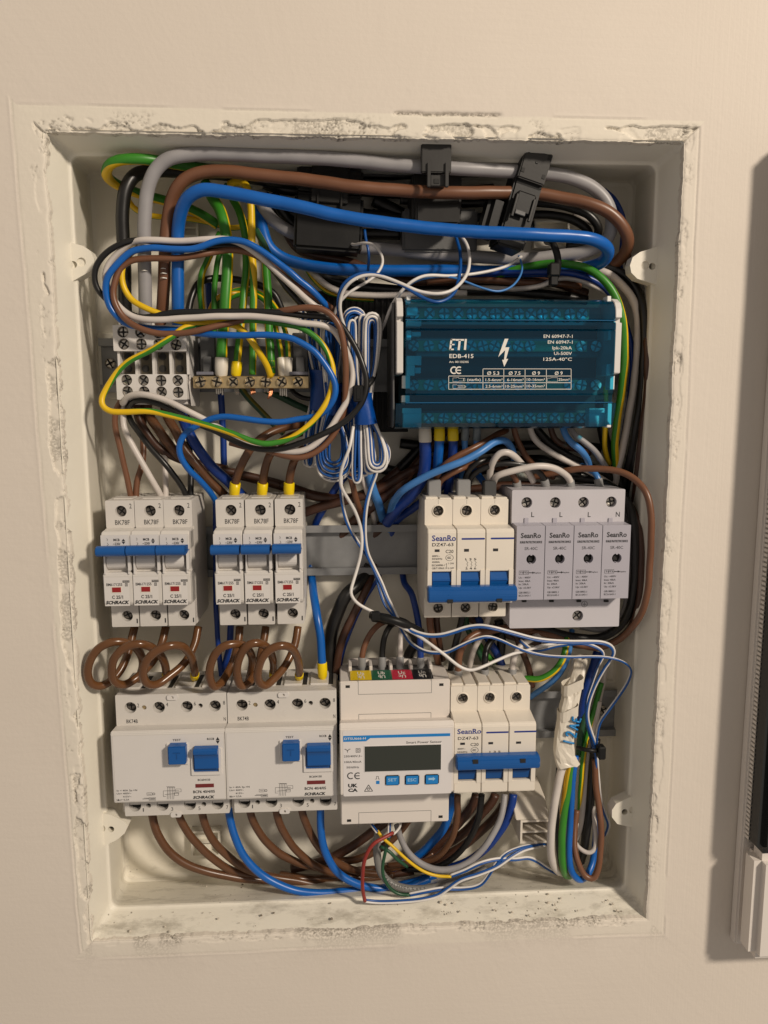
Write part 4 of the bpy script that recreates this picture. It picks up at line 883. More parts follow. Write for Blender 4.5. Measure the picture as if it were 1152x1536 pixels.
    a, c_ = q(193,540,ym), q(580,657,ym)
    m = MB(); m.bbox(a[0]-.5, c_[0]+.5, ym-.35, ym+1, c_[1]-.5, a[1]+.5, .15); t.part('display_frame', m, METERP)
    m = MB(); m.rect(a[0], c_[0], c_[1], a[1], ym-.45); t.part('display', m, mat('lcd_glass', (.028,.033,.026), .16, coat=.4))
    for s_, u0, v0, u1, v1 in (('SET',298,686,370,735),('ESC',398,684,470,732),(None,499,681,570,730)):
        a, c_ = q(u0,v0,ym), q(u1,v1,ym); m = MB(); m.bbox(a[0],c_[0],ym-1.2,ym,c_[1],a[1],.6,0,2); bt_ = t.part('button', m, INKS)
        L = MB(); ya = ym-1.27
        if s_: tx(L, s_, u0+14, u1-14, 719, 16, ya, bold=.02)
        else:
            A = q(535,706,ya); L.rect(A[0]-2.2,A[0]+.6,A[1]-.7,A[1]+.7,ya); L.poly([(A[0]+.6,A[1]-1.4),(A[0]+2.3,A[1]),(A[0]+.6,A[1]+1.4)], ya)
        t.part('button_lettering', L, mat('pale_blue_ink',(.30,.52,.72),.5), parent=bt_)
meter()

# ---------------- clear blue covered distribution block
def glassy(name, tint, fac):
    m = bpy.data.materials.new(name); m.use_nodes = True; nt = m.node_tree; N_ = nt.nodes; L_ = nt.links
    N_.remove(N_['Principled BSDF']); out = N_['Material Output']
    tr = N_.new('ShaderNodeBsdfTransparent'); tr.inputs[0].default_value = (*tint, 1)
    gl = N_.new('ShaderNodeBsdfGlossy'); gl.inputs['Roughness'].default_value = .09; gl.inputs[0].default_value = (.8,.9,1,1)
    df = N_.new('ShaderNodeBsdfDiffuse'); df.inputs[0].default_value = (.006,.12,.25,1)
    ly = N_.new('ShaderNodeFresnel'); ly.inputs['IOR'].default_value = 1.49
    n = N_.new('ShaderNodeTexNoise'); n.inputs['Scale'].default_value = 60; bp = N_.new('ShaderNodeBump'); bp.inputs['Strength'].default_value = .12; bp.inputs['Distance'].default_value = .001
    tc = N_.new('ShaderNodeTexCoord'); L_.new(tc.outputs['Object'], n.inputs['Vector']); L_.new(n.outputs['Fac'], bp.inputs['Height']); L_.new(bp.outputs[0], gl.inputs['Normal']); L_.new(bp.outputs[0], ly.inputs['Normal'])
    m0 = N_.new('ShaderNodeMixShader'); m0.inputs[0].default_value = fac; L_.new(tr.outputs[0], m0.inputs[1]); L_.new(df.outputs[0], m0.inputs[2])
    m1 = N_.new('ShaderNodeMixShader'); L_.new(ly.outputs[0], m1.inputs[0]); L_.new(m0.outputs[0], m1.inputs[1]); L_.new(gl.outputs[0], m1.inputs[2]); L_.new(m1.outputs[0], out.inputs['Surface'])
    return m
GLB = glassy('clear_blue_plastic', (.08,.68,1.0), .11)
def eti():
    q = lambda zx, zy, y: (lambda p: (p[0], p[2]))(W(580+zx*.3472, 430+zy*.3472, y))
    x0, x1 = 16.5, 147.5; zt, zb = 157.0, 79.0
    t = Thing('distribution_block', 'power distribution block under a clear blue cover, upper right', 'distribution block', ((x0+x1)/2, 63, 118))
    b = MB(); b.prism([(30,zt-4),(30,zb+2),(60,zb+2),(62,zb+6),(62,zt-8),(58,zt-4)], x0+2, x1-2, .5); t.part('base', b, BLKP2)
    # side frames
    for k, (xa, xb) in enumerate(((x0-1.6, x0+2.2), (x1-2.2, x1+1.6))):
        m = MB(); m.prism([(30,zt),(14,zt),(6,zt-1.4),(1,zt-4),(-1.6,zt-8),(-2.2,zt-13),(1,zt-13.3),(1,zt-15.6),(-2.4,zt-16),(-2.4,zt-45.5),(2,zt-46),(30,zt-46)], xa, xb, .3)
        t.part('end_frame', m, GREYL, label=['pale end frame on the left','pale end frame on the right'][k])
    m = MB(); m.prism([(30,zt-1),(6,zt-4),(4,zb+4),(12,zb),(60,zb),(60,zt-2)], x0-3.5, x0-2.4, .3); t.part('side_plate', m, GREYP)
    # stepped terminal rows with brass bars and screws
    rows = [(q(400,117,16)[1],16,list(range(14))),(q(400,256,18)[1],18,list(range(13))),(q(400,425,18)[1],18,list(range(14))),(q(400,568,15)[1],15,list(range(15)))]
    xsr = [116,182,246,306,365,416,466,516,568,620,670,727,789,842,905]
    wb = mat('clear_block_white',(.80,.78,.74),.4); CSCR = mat('bright_terminal_screw',(.85,.83,.78),.30,.15,bump=.3,bscale=700)
    for ri, (z, y, ks) in enumerate(rows):
        m = MB(); m.bbox(x0+12, x1-4, y+2.5, 40, z-6.5, z+4.5, .4); t.part('terminal_row', m, mat('dim_terminal_plastic',(.11,.11,.10),.5))
        m = MB(); m.box(x0+13, x1-12, y+1.2, y+5, z-3.2, z+3.2); bar = t.part('busbar', m, BRASS)
        for k in range(15):
            px = xsr[k]; zx, zy = px, (117,256,425,568)[ri]
            if ri in (1,2) and 9 < k < (13 if ri==1 else 12): continue
            if ri == 0 and k > 13: continue
            p = q(px+(3 if ri==0 else 0), zy, y); m = MB(); m.screw(p[0], y-.6, z, 3.3, k*.8+ri, 0, 1, 1.2); t.part('terminal_screw', m, [CSCR, mat('screw_slot_metal',(.30,.30,.28),.4,.3)], parent=bar)
    # white inner ribs at both ends, seen through the cover
    for (u0,v0,u1,v1,yy) in ((84,38,102,74,8),(86,92,132,126,13),(86,146,148,172,6),(84,192,104,232,6),(104,197,146,216,8),(84,300,148,340,6),(84,340,120,385,6),(118,350,146,375,8),(66,385,100,440,6),(64,470,98,500,6),(68,525,148,548,6),(70,548,148,610,11),
                             (946,43,962,72,8),(950,190,964,232,6),(942,335,960,385,6),(958,385,976,445,6),(868,525,940,545,8),(868,545,944,605,11),(948,505,962,608,6)):
        a, c_ = q(u0,v0,yy), q(u1,v1,yy); m = MB(); yy -= 3; m.bbox(a[0],c_[0],yy,yy+8,c_[1],a[1],.3); t.part('inner_rib', m, wb)
    # cover: hinged top flap, main window, lower flap
    xa, xb = x0+3.6, x1-2.4
    def sheet(prof, X0_, X1_, nm, lab):
        mb = MB(); n = len(prof)
        mb.add([(X0_, p[0], p[1]) for p in prof]+[(X1_, p[0], p[1]) for p in prof], [(i, i+1, n+i+1, n+i) for i in range(n-1)])
        return t.part(nm, mb, GLB, label=lab)
    zh = 142.6
    sheet([(26,zt-.4),(14,zt-.6),(8,zt-1.6),(3.5,zt-3),(.3,zt-5.2),(-1.6,zt-8),(-2.2,zt-11),(-2.2,zh+.6),(.4,zh-.2)], xa, xb, 'cover_flap', 'clear blue upper flap')
    sheet([(.2,zh-.6),(-2.5,zh-1.4),(-2.6,zh-5.4),(-1.8,zh-6.0),(-2.5,zh-6.6),(-2.5,q(300,462,-2)[1]),(-1.2,q(300,468,-2)[1]),(-1.0,q(300,500,-2)[1])], xa, xb+.2, 'cover_window', 'clear blue main window with white print')
    zl = q(300,503,-2)[1]
    sheet([(-1.4,zl),(-3.2,zl-.5),(-2.6,zl-3),(-1.0,zl-8),(1.4,zb+3),(4,zb+.6),(12,zb-.6),(30,zb-.6)], x0-2.2, xb+2.2, 'cover_flap', 'clear blue lower flap')
    r_ = MB()
    for z in (zh-.4, zl+.2): r_.bbox(xa, xb, -3.4, -1.6, z-.35, z+.35, .15)
    t.part('cover_edge', r_, mat('blue_cover_edge',(.01,.09,.20),.15))
    L = MB(); y = -2.75
    def tx(s, zx0, zx1, zyb, hz_, **k):
        A = q(zx0,zyb,y); B_ = q(zx1,zyb,y); text(L, s, A[0], B_[0], A[1], hz_*.3472*mmpp(y), y, **k)
    # ETI logo in slanted strokes
    def strk(u0,v0,u1,v1,wd): a, c_ = q(u0,v0,y), q(u1,v1,y); L.line(a[0],a[1],c_[0],c_[1],y,wd*.3472*mmpp(y))
    for s_ in ((280,227,274,273,8),(276,229,298,229,6),(276,250,293,250,5),(272,271,290,271,6),(299,230,334,230,7),(316,230,311,274,9),(342,226,338,273,9)): strk(*s_)
    tx('EDB-415', 271, 375, 308, 16, bold=.012); tx('Art. 001102305', 270, 354, 329, 8, bold=.012)
    for (u0, op) in ((275,0),(297,1)):
        A = q(u0,361,y); L.ring(A[0]+2.2,A[1],1.5,2.25,y,14,math.radians(55),math.radians(305))
        if op: L.line(A[0]+.6,A[1],A[0]+3.3,A[1],y,.6)
    bolt = [(510,225),(526,225),(512,262),(530,262),(516,312),(525,312),(508,346),(499,316),(507,316),(512,274),(482,304)]
    L.add([(q(u,v,y)[0], y, q(u,v,y)[1]) for u, v in bolt], [(0,1,2,9,10),(2,3,4,8,9),(4,5,6,7,8)])
    for s_, a, b_ in (('EN 60947-7-1',678,221),('EN 60947-1',696,246),('Ipk-20kA',716,271),('Ui-500V',723,295),('125A-40°C',677,320)): tx(s_, a, 803 if b_<250 else 800, b_, 13, bold=.006)
    for (u0,v0,u1,v1) in ((416,355,797,355),(268,386,797,386),(268,415,797,415),(268,443,797,443),(416,355,416,443),(268,386,268,443),(506,355,506,443),(598,355,598,443),(690,355,690,443),(797,355,797,443)):
        a, c_ = q(u0,v0,y), q(u1,v1,y); zA = q(416,v0,y)[1]; zB = q(416,v1,y)[1]; L.line(a[0],zA,c_[0],zB,y,.3)
    for s_, a, b_ in (('Ø 5.3',434,486),('Ø 7.5',527,578),('Ø 9',628,662),('Ø 9',726,760)): tx(s_, a, b_, 381, 14, bold=.01)
    for s_, a, b_, c_ in (('(starfix)',348,406,407),('1.5-6mm²',427,501,408),('6-16mm²',520,592,408),('10-16mm²',605,684,407),('25mm²',742,790,407),('2.5-6mm²',427,501,436),('10-25mm²',513,592,436),('10-35mm²',605,684,435)): tx(s_, a, b_, c_, 11, bold=.006)
    def fr(u0,v0,u1,v1): 
        for (a0,b0,a1,b1) in ((u0,v0,u1,v0),(u0,v1,u1,v1),(u0,v0,u0,v1),(u1,v0,u1,v1)): strk(a0,b0,a1,b1,1)
    fr(286,394,304,410); fr(304,392,311,412); fr(311,396,332,408); fr(333,396,338,408); fr(286,424,304,440); fr(304,426,336,438); strk(336,427,343,432,1.5); strk(336,437,343,432,1.5); fr(694,395,710,410); fr(710,393,738,411)
    for k in range(5): strk(308+k*5,427,312+k*5,437,1)
    t.part('lettering', L, INKW)
eti()

# ---------------- white terminal block, top left
def tblock():
    q = lambda zx, zy, y: (lambda p: (p[0], p[2]))(W(130+zx*.2604, 440+zy*.2604, y))
    t = Thing('terminal_block', 'white four pole terminal block with paired screws, behind the loop of wires', 'terminal block', (-145, 63, ZR1))
    ya = 24.0
    def slab(u0,v0,u1,v1,y0,y1,nm='housing',mt=GREYL,holes=()):
        a, c_ = q(u0,v0,y0), q(u1,v1,y0); m = MB(); hs = [circle(*q(h[0],h[1],y0), h[2]) for h in holes]
        m.plate(rrect(a[0],c_[0],c_[1],a[1],.6), hs, y0, y1, back=True); return t.part(nm, m, mt)
    a, c_ = q(168,150,ya+6), q(590,640,ya+6); m = MB(); m.bbox(a[0]+.5,c_[0]-1,ya+9,60,c_[1],a[1]+2,.5); t.part('base', m, GREYL)
    up = [(208,222),(310,224),(412,226),(512,228),(213,292),(313,292),(414,294),(514,296)]
    lo = [(229,500),(326,501),(427,502),(524,502),(234,566),(330,567),(430,568),(526,570)]
    slab(148,182,576,333,ya,ya+9,holes=[(u,v,3.4) for u,v in up]); slab(168,466,580,612,ya,ya+9,holes=[(u,v,3.4) for u,v in lo])
    for k, (u,v) in enumerate(up+lo):
        p = q(u,v,ya); m = MB(); m.disc(p[0],ya+6,p[1],3.5,20,1); m.screw(p[0],ya+1.4,p[1],3.0,k*.63,0,1,1.1); t.part('terminal_screw', m, [STEEL, DARK])
    for k in range(4):
        u = 203+k*99; a, c_ = q(u,340,ya+4), q(u+70,465,ya+4)
        m = MB(); m.box(a[0],c_[0],ya+7.5,ya+10,c_[1],a[1]); e = t.part('wire_entry', m, mat('dull_brass_plate',(.10,.085,.06),.5,.6))
        for v in (363,433): p = q(u+32,v,ya+5); d = MB(); d.disc(p[0],ya+7.3,p[1],2.3); t.part('entry_hole', d, DARK, parent=e)
    for k in range(5):
        u = 180+k*99; a, c_ = q(u,335,ya+4), q(u+20,468,ya+4); m = MB(); m.box(a[0],c_[0],ya+2.5,ya+12,c_[1],a[1]); t.part('partition', m, GREYL)
    a, c_ = q(573,180,ya+2), q(598,650,ya+2); m = MB(); m.prism([(ya+2,a[1]),(ya+5,c_[1]+16),(ya+2,c_[1]+14),(ya+8,c_[1]),(60,c_[1]),(60,a[1])], a[0], c_[0], .3); t.part('end_plate', m, GREYL)
tblock()

# ---------------- brass earth bar on dark grey feet
def ebar():
    q = lambda zx, zy, y: (lambda p: (p[0], p[2]))(W(270+zx*.1736, 380+zy*.1736, y)); y = 26.0
    a, c_ = q(110,1060,y), q(1114,1166,y)
    t = Thing('earth_bar', 'brass earth bar with seven cross-head screws holding green and yellow wires', 'earth bar', ((a[0]+c_[0])/2, 63, a[1]))
    m = MB(); m.bbox(a[0],c_[0],y,y+9,c_[1],a[1],.35); bar = t.part('bar', m, BRASS)
    for k, u in enumerate((180,320,462,605,742,880,1020)):
        p = q(u,1110,y); m = MB(); m.screw(p[0], y-2.2, p[1], 3.25, .2+k*1.1, 0, 1, 2.2); t.part('screw', m, [BRSCREW, DARK], parent=bar)
    for k, (u0,u1) in enumerate(((158,304),(965,1105))):
        A, B_ = q(u0,680,y+6), q(u1,1060,y+6); m = MB(); m.bbox(A[0],B_[0],y+10,62,B_[1]-4,A[1],.6); m.bbox(A[0]+2,B_[0]-2,y+6,y+10,B_[1],B_[1]+12,.5); f = t.part('foot', m, GREYP, label=['dark foot at the left end','dark foot at the right end'][k])
        A, B_ = q(u0-20,1022,y-1), q(u1-20 if k==0 else u1,1052,y-1); m = MB(); m.bbox(A[0],B_[0],y-.5,y+7,B_[1]+.1,A[1],.3); t.part('foot_cap', m, mat('slate_plastic',(.16,.16,.19),.45), parent=f)
    # wire tips poking out below the bar
    for (u0,u1,v,mt) in ((308,378,1226,STEEL),(470,512,1228,STEEL),(730,772,1206,STEEL),(858,930,1240,STEEL)):
        A, B_ = q(u0,1166,y+4), q(u1,v,y+4); m = MB()
        n = 4
        for k in range(n): xx = A[0]+(B_[0]-A[0])*k/n; m.cyl(xx+.5, 0, 1, 0, .1) if 0 else m.bbox(xx+.1, xx+(B_[0]-A[0])/n-.1, y+3, y+5.5, B_[1]+random.uniform(0,1.2), A[1]+.5, .2)
        t.part('crimped_tip', m, mt, parent=bar)
    m = MB(); A = q(612,1170,y+4); 
    for k in range(4): tube(m, smooth_path([(A[0]+k*.7,y+4,A[1]+1),(A[0]+k*.8+.3,y+3,A[1]-4+k*.3)]), .4, 6)
    A = q(785,1170,y+4)
    for k in range(4): tube(m, smooth_path([(A[0]+k*.5,y+4,A[1]+1),(A[0]-1.8+k*.7,y+2,A[1]-6.5+k*.5)]), .45, 6)
    t.part('bare_strands', m, COPPER, smooth=True)
ebar()

# ---------------- split core current transformers
def ct(name_label, C0, ang, yaw, sx, sz, sy, y, clip_up=True):
    """block with rounded case, hinge clip on top; C0 centre px, ang = roll in the picture plane"""
    c = W(C0[0], C0[1], y); t = Thing('current_transformer', name_label, 'current transformer', tuple(c), 'black clip-on current transformers')
    R = _rot('y', ang) @ _rot('z', yaw)
    def put(mb):
        V = np.array(mb.v) @ R.T + c; mb.v = [tuple(v) for v in V]; return mb
    m = MB(); m.bbox(-sx/2, sx/2, -sy/2, sy/2, -sz/2, sz*.18, 2.0, 0, 3); t.part('lower_case', put(m), BLKP)
    m = MB(); m.bbox(-sx/2+.8, sx/2-.8, -sy/2+1, sy/2-1, sz*.20, sz*.5, 1.5, 0, 3); t.part('upper_case', put(m), BLKP2)
    m = MB(); m.bbox(-sx*.27, sx*.27, -sy/2-2.2, -sy/2+2, sz*.06, sz*.56, .5)
    for s_ in (-1,1): m.bbox(s_*sx*.17-.7, s_*sx*.17+.7, -sy/2-3.4, -sy/2-1.6, -sz*.10, sz*.22, .3)
    clip = t.part('latch', put(m), BLKP2)
    m = MB(); m.bbox(-1.6, 1.6, -sy/2-2.6, -sy/2-2.0, -sz*.06, sz*.02, .2); t.part('latch_slot', put(m), DARK, parent=clip)
    m = MB()
    for u in (-1,1):
        for v in (.26,.44): m.box(u*sx*.40-1.1, u*sx*.40+1.1, -sy/2+.6, -sy/2+1.6, sz*v-1.1, sz*v+1.1)
    t.part('vent_hole', put(m), DARK)
    return t
ct('black current transformer at the left, hanging behind the thick blue cable', (493,318), 0.05, .05, 43, 50, 18, 50)
def ct_mid():
    t = Thing('current_transformer', 'middle black current transformer with its latch sticking up in front of the grey cable', 'current transformer', tuple(W(656,290,40)), 'black clip-on current transformers')
    def b(x0,y0,x1,y1,d0,d1,nm,mt,r=.8,par=None):
        a, c_ = W(x0,y0,d0), W(x1,y1,d0); m = MB(); m.bbox(a[0],c_[0],d0,d1,c_[2],a[2],r,0,2); return t.part(nm, m, mt, parent=par)
    b(618,259,692,332,30,62,'case',WORN,1.5); b(624,306,690,336,25,40,'lower_case',BLKP2,1.2); b(604,312,716,378,48,66,'rear_case',GREYP,1.5)
    L = b(632,208,677,259,8,12,'latch',WORN,.6)
    b(641,243,646,280,6.5,9,'latch_arm',WORN,.3,L); b(668,243,673,280,6.5,9,'latch_arm',WORN,.3,L); b(646,262,668,279,10,31,'latch_seat',WORN,.3,L); b(651,268,659,275,9.6,10.2,'latch_slot',DARK,.1,L)
ct_mid()
def ct_right():
    c = W(778,305,30); t = Thing('current_transformer', 'tilted black current transformer at the right, clipped round the grey and brown cables', 'current transformer', tuple(c), 'black clip-on current transformers')
    R = _rot('y', .27) @ _rot('z', .10)
    def put(mb):
        V = np.array(mb.v) @ R.T + c; mb.v = [tuple(v) for v in V]; return mb
    put0 = put
    def put(mb):
        mb.v = [(v[0]*.88, v[1]*.9, v[2]*.9+1.5) for v in mb.v]; return put0(mb)
    m = MB(); m.prism([(-12,8),(-15,30),(-11,34),(12,34),(12,-34),(-10,-34),(-12,-28)], -10, 10, 1.4); t.part('case', put(m), BLKP)
    m = MB(); m.bbox(-22, -8, -7, 12, -30, -2, 4, 0, 3); t.part('side_bulge', put(m), BLKP)
    m = MB(); m.prism([(-15.4,9.5),(-17.2,29),(-13,33),(-10,33),(-10,9)], -9.7, 9.7, .8); pl = t.part('top_plate', put(m), WORN)
    for u in (-7.6, 7.6):
        for v, dy_ in ((26.8,-17.25),(14.5,-16.15)):
            m = MB(); m.box(u-1.1, u+1.1, dy_, dy_+1, v-1.3, v+1.3); t.part('plate_hole', put(m), DARK, parent=pl)
    m = MB(); m.bbox(-1,1,-16.9,-15,20.5,22.3,.4); t.part('moulded_mark', put(m), BLKP, parent=pl)
    m = MB(); m.bbox(-6.5, 7, -15.5, -10, -12, 2, 1); lt = t.part('latch', put(m), BLKP)
    for u in (-6.5, 6):
        m = MB(); m.bbox(u-.9, u+.9, -17.2, -15, -16, -1, .3); t.part('latch_arm', put(m), BLKP2, parent=lt)
    m = MB(); m.bbox(-5, 2.5, -16.2, -15.2, -13.5, -10.5, .4); t.part('latch_tip', put(m), GREYP, parent=lt)
ct_right()
# ================================================================== WIRES
TC = 'thick cables across the top of the box'
wire('thick grey cable running up from the white terminal block and over the top',
 [(218,500,34),(218,470,28),(217,400,24),(217,330,20),(221,287,18),(233,255,16),(256,237,15),(300,231,16),(380,233,17),(460,236,17),(540,242,17),(600,248,18),(690,253,19),(770,257,24),(830,262,26),(860,268,27),(890,282,27),(908,300,27),(917,324,28),(917,345,31),(908,362,36),(885,376,42),(840,383,46),(796,388,49),(768,388,51),(706,385,53),(622,379,55),(570,373,57),(520,370,58),(456,356,54),(430,345,51),(407,328,49),(395,310,49),(392,290,52)], 18.5, 'grey', cat='cable', name='grey_cable', group=TC, sides=20)
wire('thick black cable left of the grey one, bending right behind it',
 [(190,500,38),(188,470,34),(187,400,30),(184,350,28),(184,310,27),(189,283,27),(204,262,30),(235,256,36),(280,257,42),(330,261,46),(390,268,50),(440,275,56),(520,282,60),(600,285,62)], 18, 'black', cat='cable', name='black_cable', group=TC, sides=20)
wire('thick brown cable bending over the top and looping back at the right end',
 [(240,500,38),(243,470,32),(247,400,26),(250,340,24),(256,305,22),(267,280,19),(286,264,18),(315,257,18),(340,257,18),(400,264,18),(460,270,18),(540,281,18),(600,286,19),(680,289,19),(760,289,23),(800,290,26),(850,298,24),(885,306,22),(915,320,22),(933,338,23),(942,358,26),(937,380,34),(915,400,44),(880,410,53),(820,412,60)], 17.5, 'brown', cat='cable', name='brown_cable', group=TC, sides=20)
wire('thick bright blue cable arching across the front and folding back at the right',
 [(268,500,30),(267,465,25),(267,400,23),(267,345,21),(272,315,15),(284,295,9),(303,285,6),(330,287,6),(380,296,6),(440,308,6),(500,322,6),(560,332,6),(640,342,7),(720,348,7),(800,352,7),(850,354,9),(885,358,11),(906,367,15),(913,378,21),(905,392,29),(880,401,37),(840,406,44),(760,407,49),(680,406,50),(600,406,50),(505,404,50),(453,396,49),(422,386,48),(403,370,47),(394,345,48),(391,317,52),(395,290,58)], 17.5, 'blue', cat='cable', name='blue_cable', group=TC, sides=20)
wire('dark brown cable along the back just under the folded blue one', [(420,330,62),(450,375,62),(520,392,62),(600,420,60),(700,421,58),(770,422,58),(830,424,60),(880,440,64)], 13, 'dbrown', cat='cable', name='brown_cable')
wire('brown wire lying over the dark bundle just above the clear blue cover', [(640,422,56),(690,418,52),(740,421,50),(790,424,50),(830,424,50),(870,430,54)], 10, 'brown')
wire('black cable along the back above the clear blue cover', [(470,410,66),(540,430,66),(620,436,64),(720,436,62),(800,440,62),(880,450,64)], 15, 'black', cat='cable', name='black_cable')
wire('white wire passing behind the top of the clear blue block, left part', [(465,405,56),(474,414,54),(490,428,53),(515,439,53),(547,443,53),(588,443,54),(640,440,55),(700,440,56)], 9, 'white')
wire('green and yellow wire hugging the white one left of the clear blue block', [(460,405,58),(469,418,57),(484,434,56),(499,442,56),(530,448,56),(560,450,58)], 6, 'ygh', phase=120)
wire('white wire emerging from under the cable tie and diving behind the clear blue cover', [(690,430,56),(740,432,54),(780,433,50),(812,429,46),(832,419,42),(850,417,40),(870,420,38),(895,431,38),(912,440,40),(922,460,45),(926,500,50),(924,560,55)], 7.5, 'white')
wire('green and yellow wire sweeping over the right end of the clear blue block', [(745,412,50),(785,402,44),(820,396,38),(850,396,34),(880,402,30),(903,417,27),(921,440,26),(931,466,26),(936,500,27),(937,540,29),(932,590,32),(926,630,36),(922,665,42),(924,700,50)], 11.5, 'ygh', phase={0:-10,4:-10,8:55,15:90})
wire('blue wire under the green one at the cable tie', [(700,412,50),(760,409,46),(790,409,42),(830,409,38),(860,411,36),(890,420,36),(915,440,38),(936,480,42),(948,530,44),(946,590,46),(936,650,50),(925,700,56)], 9, 'dblue')
wire('light grey wire curving down beside the green one at the right', [(860,396,46),(895,405,38),(915,413,35),(933,428,33),(948,447,33),(956,470,34),(957,500,35),(956,530,36),(951,580,38),(943,625,41),(934,671,45),(926,705,50),(922,730,56)], 11.5, 'white')
wire('black wire right of the light grey one', [(880,398,46),(912,402,42),(940,415,38),(956,437,36),(965,470,30),(967,520,30),(963,575,32),(956,630,36),(948,680,44),(938,715,53),(930,740,58)], 13, 'black')
wire('second black wire, outermost behind the right end of the clear blue block', [(925,420,48),(950,442,40),(964,480,36),(970,530,34),(966,590,36),(958,650,40),(951,700,46),(945,740,56)], 12, 'black')
wire('dark brown wire down the right wall of the box', [(940,360,48),(942,390,48),(947,420,50),(960,465,44),(971,520,26),(970,590,25),(963,650,28),(956,710,34),(950,780,50),(948,840,58)], 10, 'dbrown')
wire('blue wire dropping beside the brown loop at the upper right', [(905,285,58),(922,300,54),(935,330,50),(933,370,48),(930,400,46),(935,425,48)], 8, 'dblue')
GK = 'black cables behind the thick ones at the top'
for k, (lab, pts, w_) in enumerate((
  ('black cable curling inside the thick loops at the upper right, top one', [(600,300,62),(700,305,60),(800,303,52),(850,310,46),(885,325,44),(898,345,46),(885,365,54),(850,370,62)], 12),
  ('black cable curling inside the thick loops at the upper right, lower one', [(640,330,64),(740,325,62),(820,322,54),(860,330,50),(884,350,52),(870,372,60)], 12),
  ('pale wire glinting inside the loops at the upper right', [(860,322,58),(880,330,54),(900,338,56)], 8),
  ('black cable behind the left transformer, upper', [(395,275,64),(440,285,66),(500,282,66),(580,288,66),(660,292,66),(740,285,66)], 17),
  ('black cable behind the left transformer, lower', [(400,312,66),(440,322,66),(500,318,66),(580,326,66),(660,340,67)], 17),
  ('black cable between the blue and the grey one at the upper middle', [(410,290,58),(425,320,60),(450,345,62),(520,350,64),(600,352,65)], 15),
  ('black cable high under the top of the box', [(330,250,62),(450,258,64),(600,262,66),(760,255,66),(800,250,64)], 13),
  ('black cable in the gap between the two right transformers', [(560,300,68),(600,320,68),(640,350,68),(720,350,68),(800,340,66)], 17))):
    wire(lab, pts, w_, 'black' if 'pale' not in lab else 'white', group=GK if 'pale' not in lab else None, cat='cable', name='black_cable' if 'pale' not in lab else 'white_wire')
GJ = 'dark cables crowded in the shade behind the devices'
for lab, pts, w_, cc in (
  ('dark brown cable slanting up toward the clear blue block', [(510,805,72),(528,785,68),(560,758,60),(610,715,58),(650,665,60),(680,630,64)], 15, 'dbrown'),
  ('dark brown cable slanting up a little farther right', [(560,805,72),(575,785,69),(603,752,62),(650,700,62),(700,650,64)], 15, 'dbrown'),
  ('black cable slanting up between them', [(530,800,72),(545,775,70),(590,715,67),(640,660,67),(660,620,68)], 16, 'black'),
  ('black cable level behind the double ferrules', [(560,700,68),(640,715,66),(720,705,64),(800,690,64),(880,700,64)], 16, 'black'),
  ('black cable level under the clear blue block', [(600,665,68),(700,675,66),(800,668,66),(900,672,66)], 15, 'black'),
  ('dark brown cable behind the surge protector top', [(700,735,66),(780,728,62),(860,738,60),(930,760,60)], 14, 'dbrown'),
  ('black cable at the right corner of the clear blue block', [(900,600,60),(905,650,58),(920,700,56),(938,750,56),(945,800,58)], 16, 'black'),
  ('deep blue wire slanting behind the leaning light blue one', [(586,805,71.5),(592,785,68),(620,762,56),(655,735,50),(690,705,50)], 12, 'dblue')):
    wire(lab, pts, w_, cc, group=GJ, cat='cable', name={'dbrown':'brown_cable','black':'black_cable','dblue':'blue_cable'}[cc])
pn = Thing('wiring_panel', 'black ribbed plastic panel on the back, between the wire coils and the clear blue block', 'plastic panel', tuple(W(545,540,72)))
a_ = W(468,436,69); b_ = W(612,648,69); m_ = MB(); m_.bbox(a_[0], b_[0], 70.5, 72.9, b_[2], a_[2], .4); pn.part('plate', m_, BLKP)
for k in range(15):
    x_ = a_[0]+2+k*(b_[0]-a_[0]-4)/15; m_ = MB(); m_.bbox(x_, x_+1.6, 69.2, 70.6, b_[2]+2, a_[2]-2, .2); pn.part('rib', m_, BLKP2)
t_ = Thing('cable_tie', 'black cable tie round the bundle above the right half of the clear blue cover', 'cable tie', W(828,400,36), 'black cable ties')
m_ = MB(); tube(m_, smooth_path([W(820,362,40),W(831,368,24),W(837,388,24),W(836,408,26),W(829,424,34)]), 2.2, 8, radii=None); t_.part('strap', m_, BLKP, smooth=True)
a_ = W(829,404,24); m_ = MB(); m_.bbox(a_[0]-3.4,a_[0]+3.0,17,25,a_[2]-5,a_[2]+3,.8); m_.bbox(a_[0]-2.6,a_[0]+2.2,18,24,a_[2]-10.5,a_[2]-4.8,.6); t_.part('head', m_, BLKP)

# ---- front brown loop and its neighbours at the right
wire('brown wire looping from above the surge protector down the right wall and back under it',
 [(800,716,44),(846,707,36),(870,703,31),(900,703,26),(930,707,20),(950,717,15),(966,734,9),(974,755,6),(977,801,5),(975,847,6),(971,888,7),(962,920,11),(946,944,20),(926,961,30),(899,971,39),(878,970,45),(857,963,46),(822,951,48),(780,947,52)], 10, 'brown')
wire('black wire inside the brown loop right of the surge protector',
 [(850,716,56),(900,722,50),(935,745,36),(950,785,24),(953,850,22),(949,895,26),(940,925,34),(919,948,45),(895,957,46),(860,955,47),(820,945,50),(790,936,54)], 13, 'black')
wire('grey wire innermost beside the surge protector',
 [(920,735,56),(938,760,48),(943,800,36),(943,850,35),(940,900,38),(928,930,48),(905,945,50),(870,940,54)], 9, 'grey')
wire('dark brown wire behind the black one right of the surge protector', [(930,735,56),(956,780,26),(962,850,20),(957,910,24),(938,950,42),(905,968,52),(860,962,56)], 10, 'dbrown')

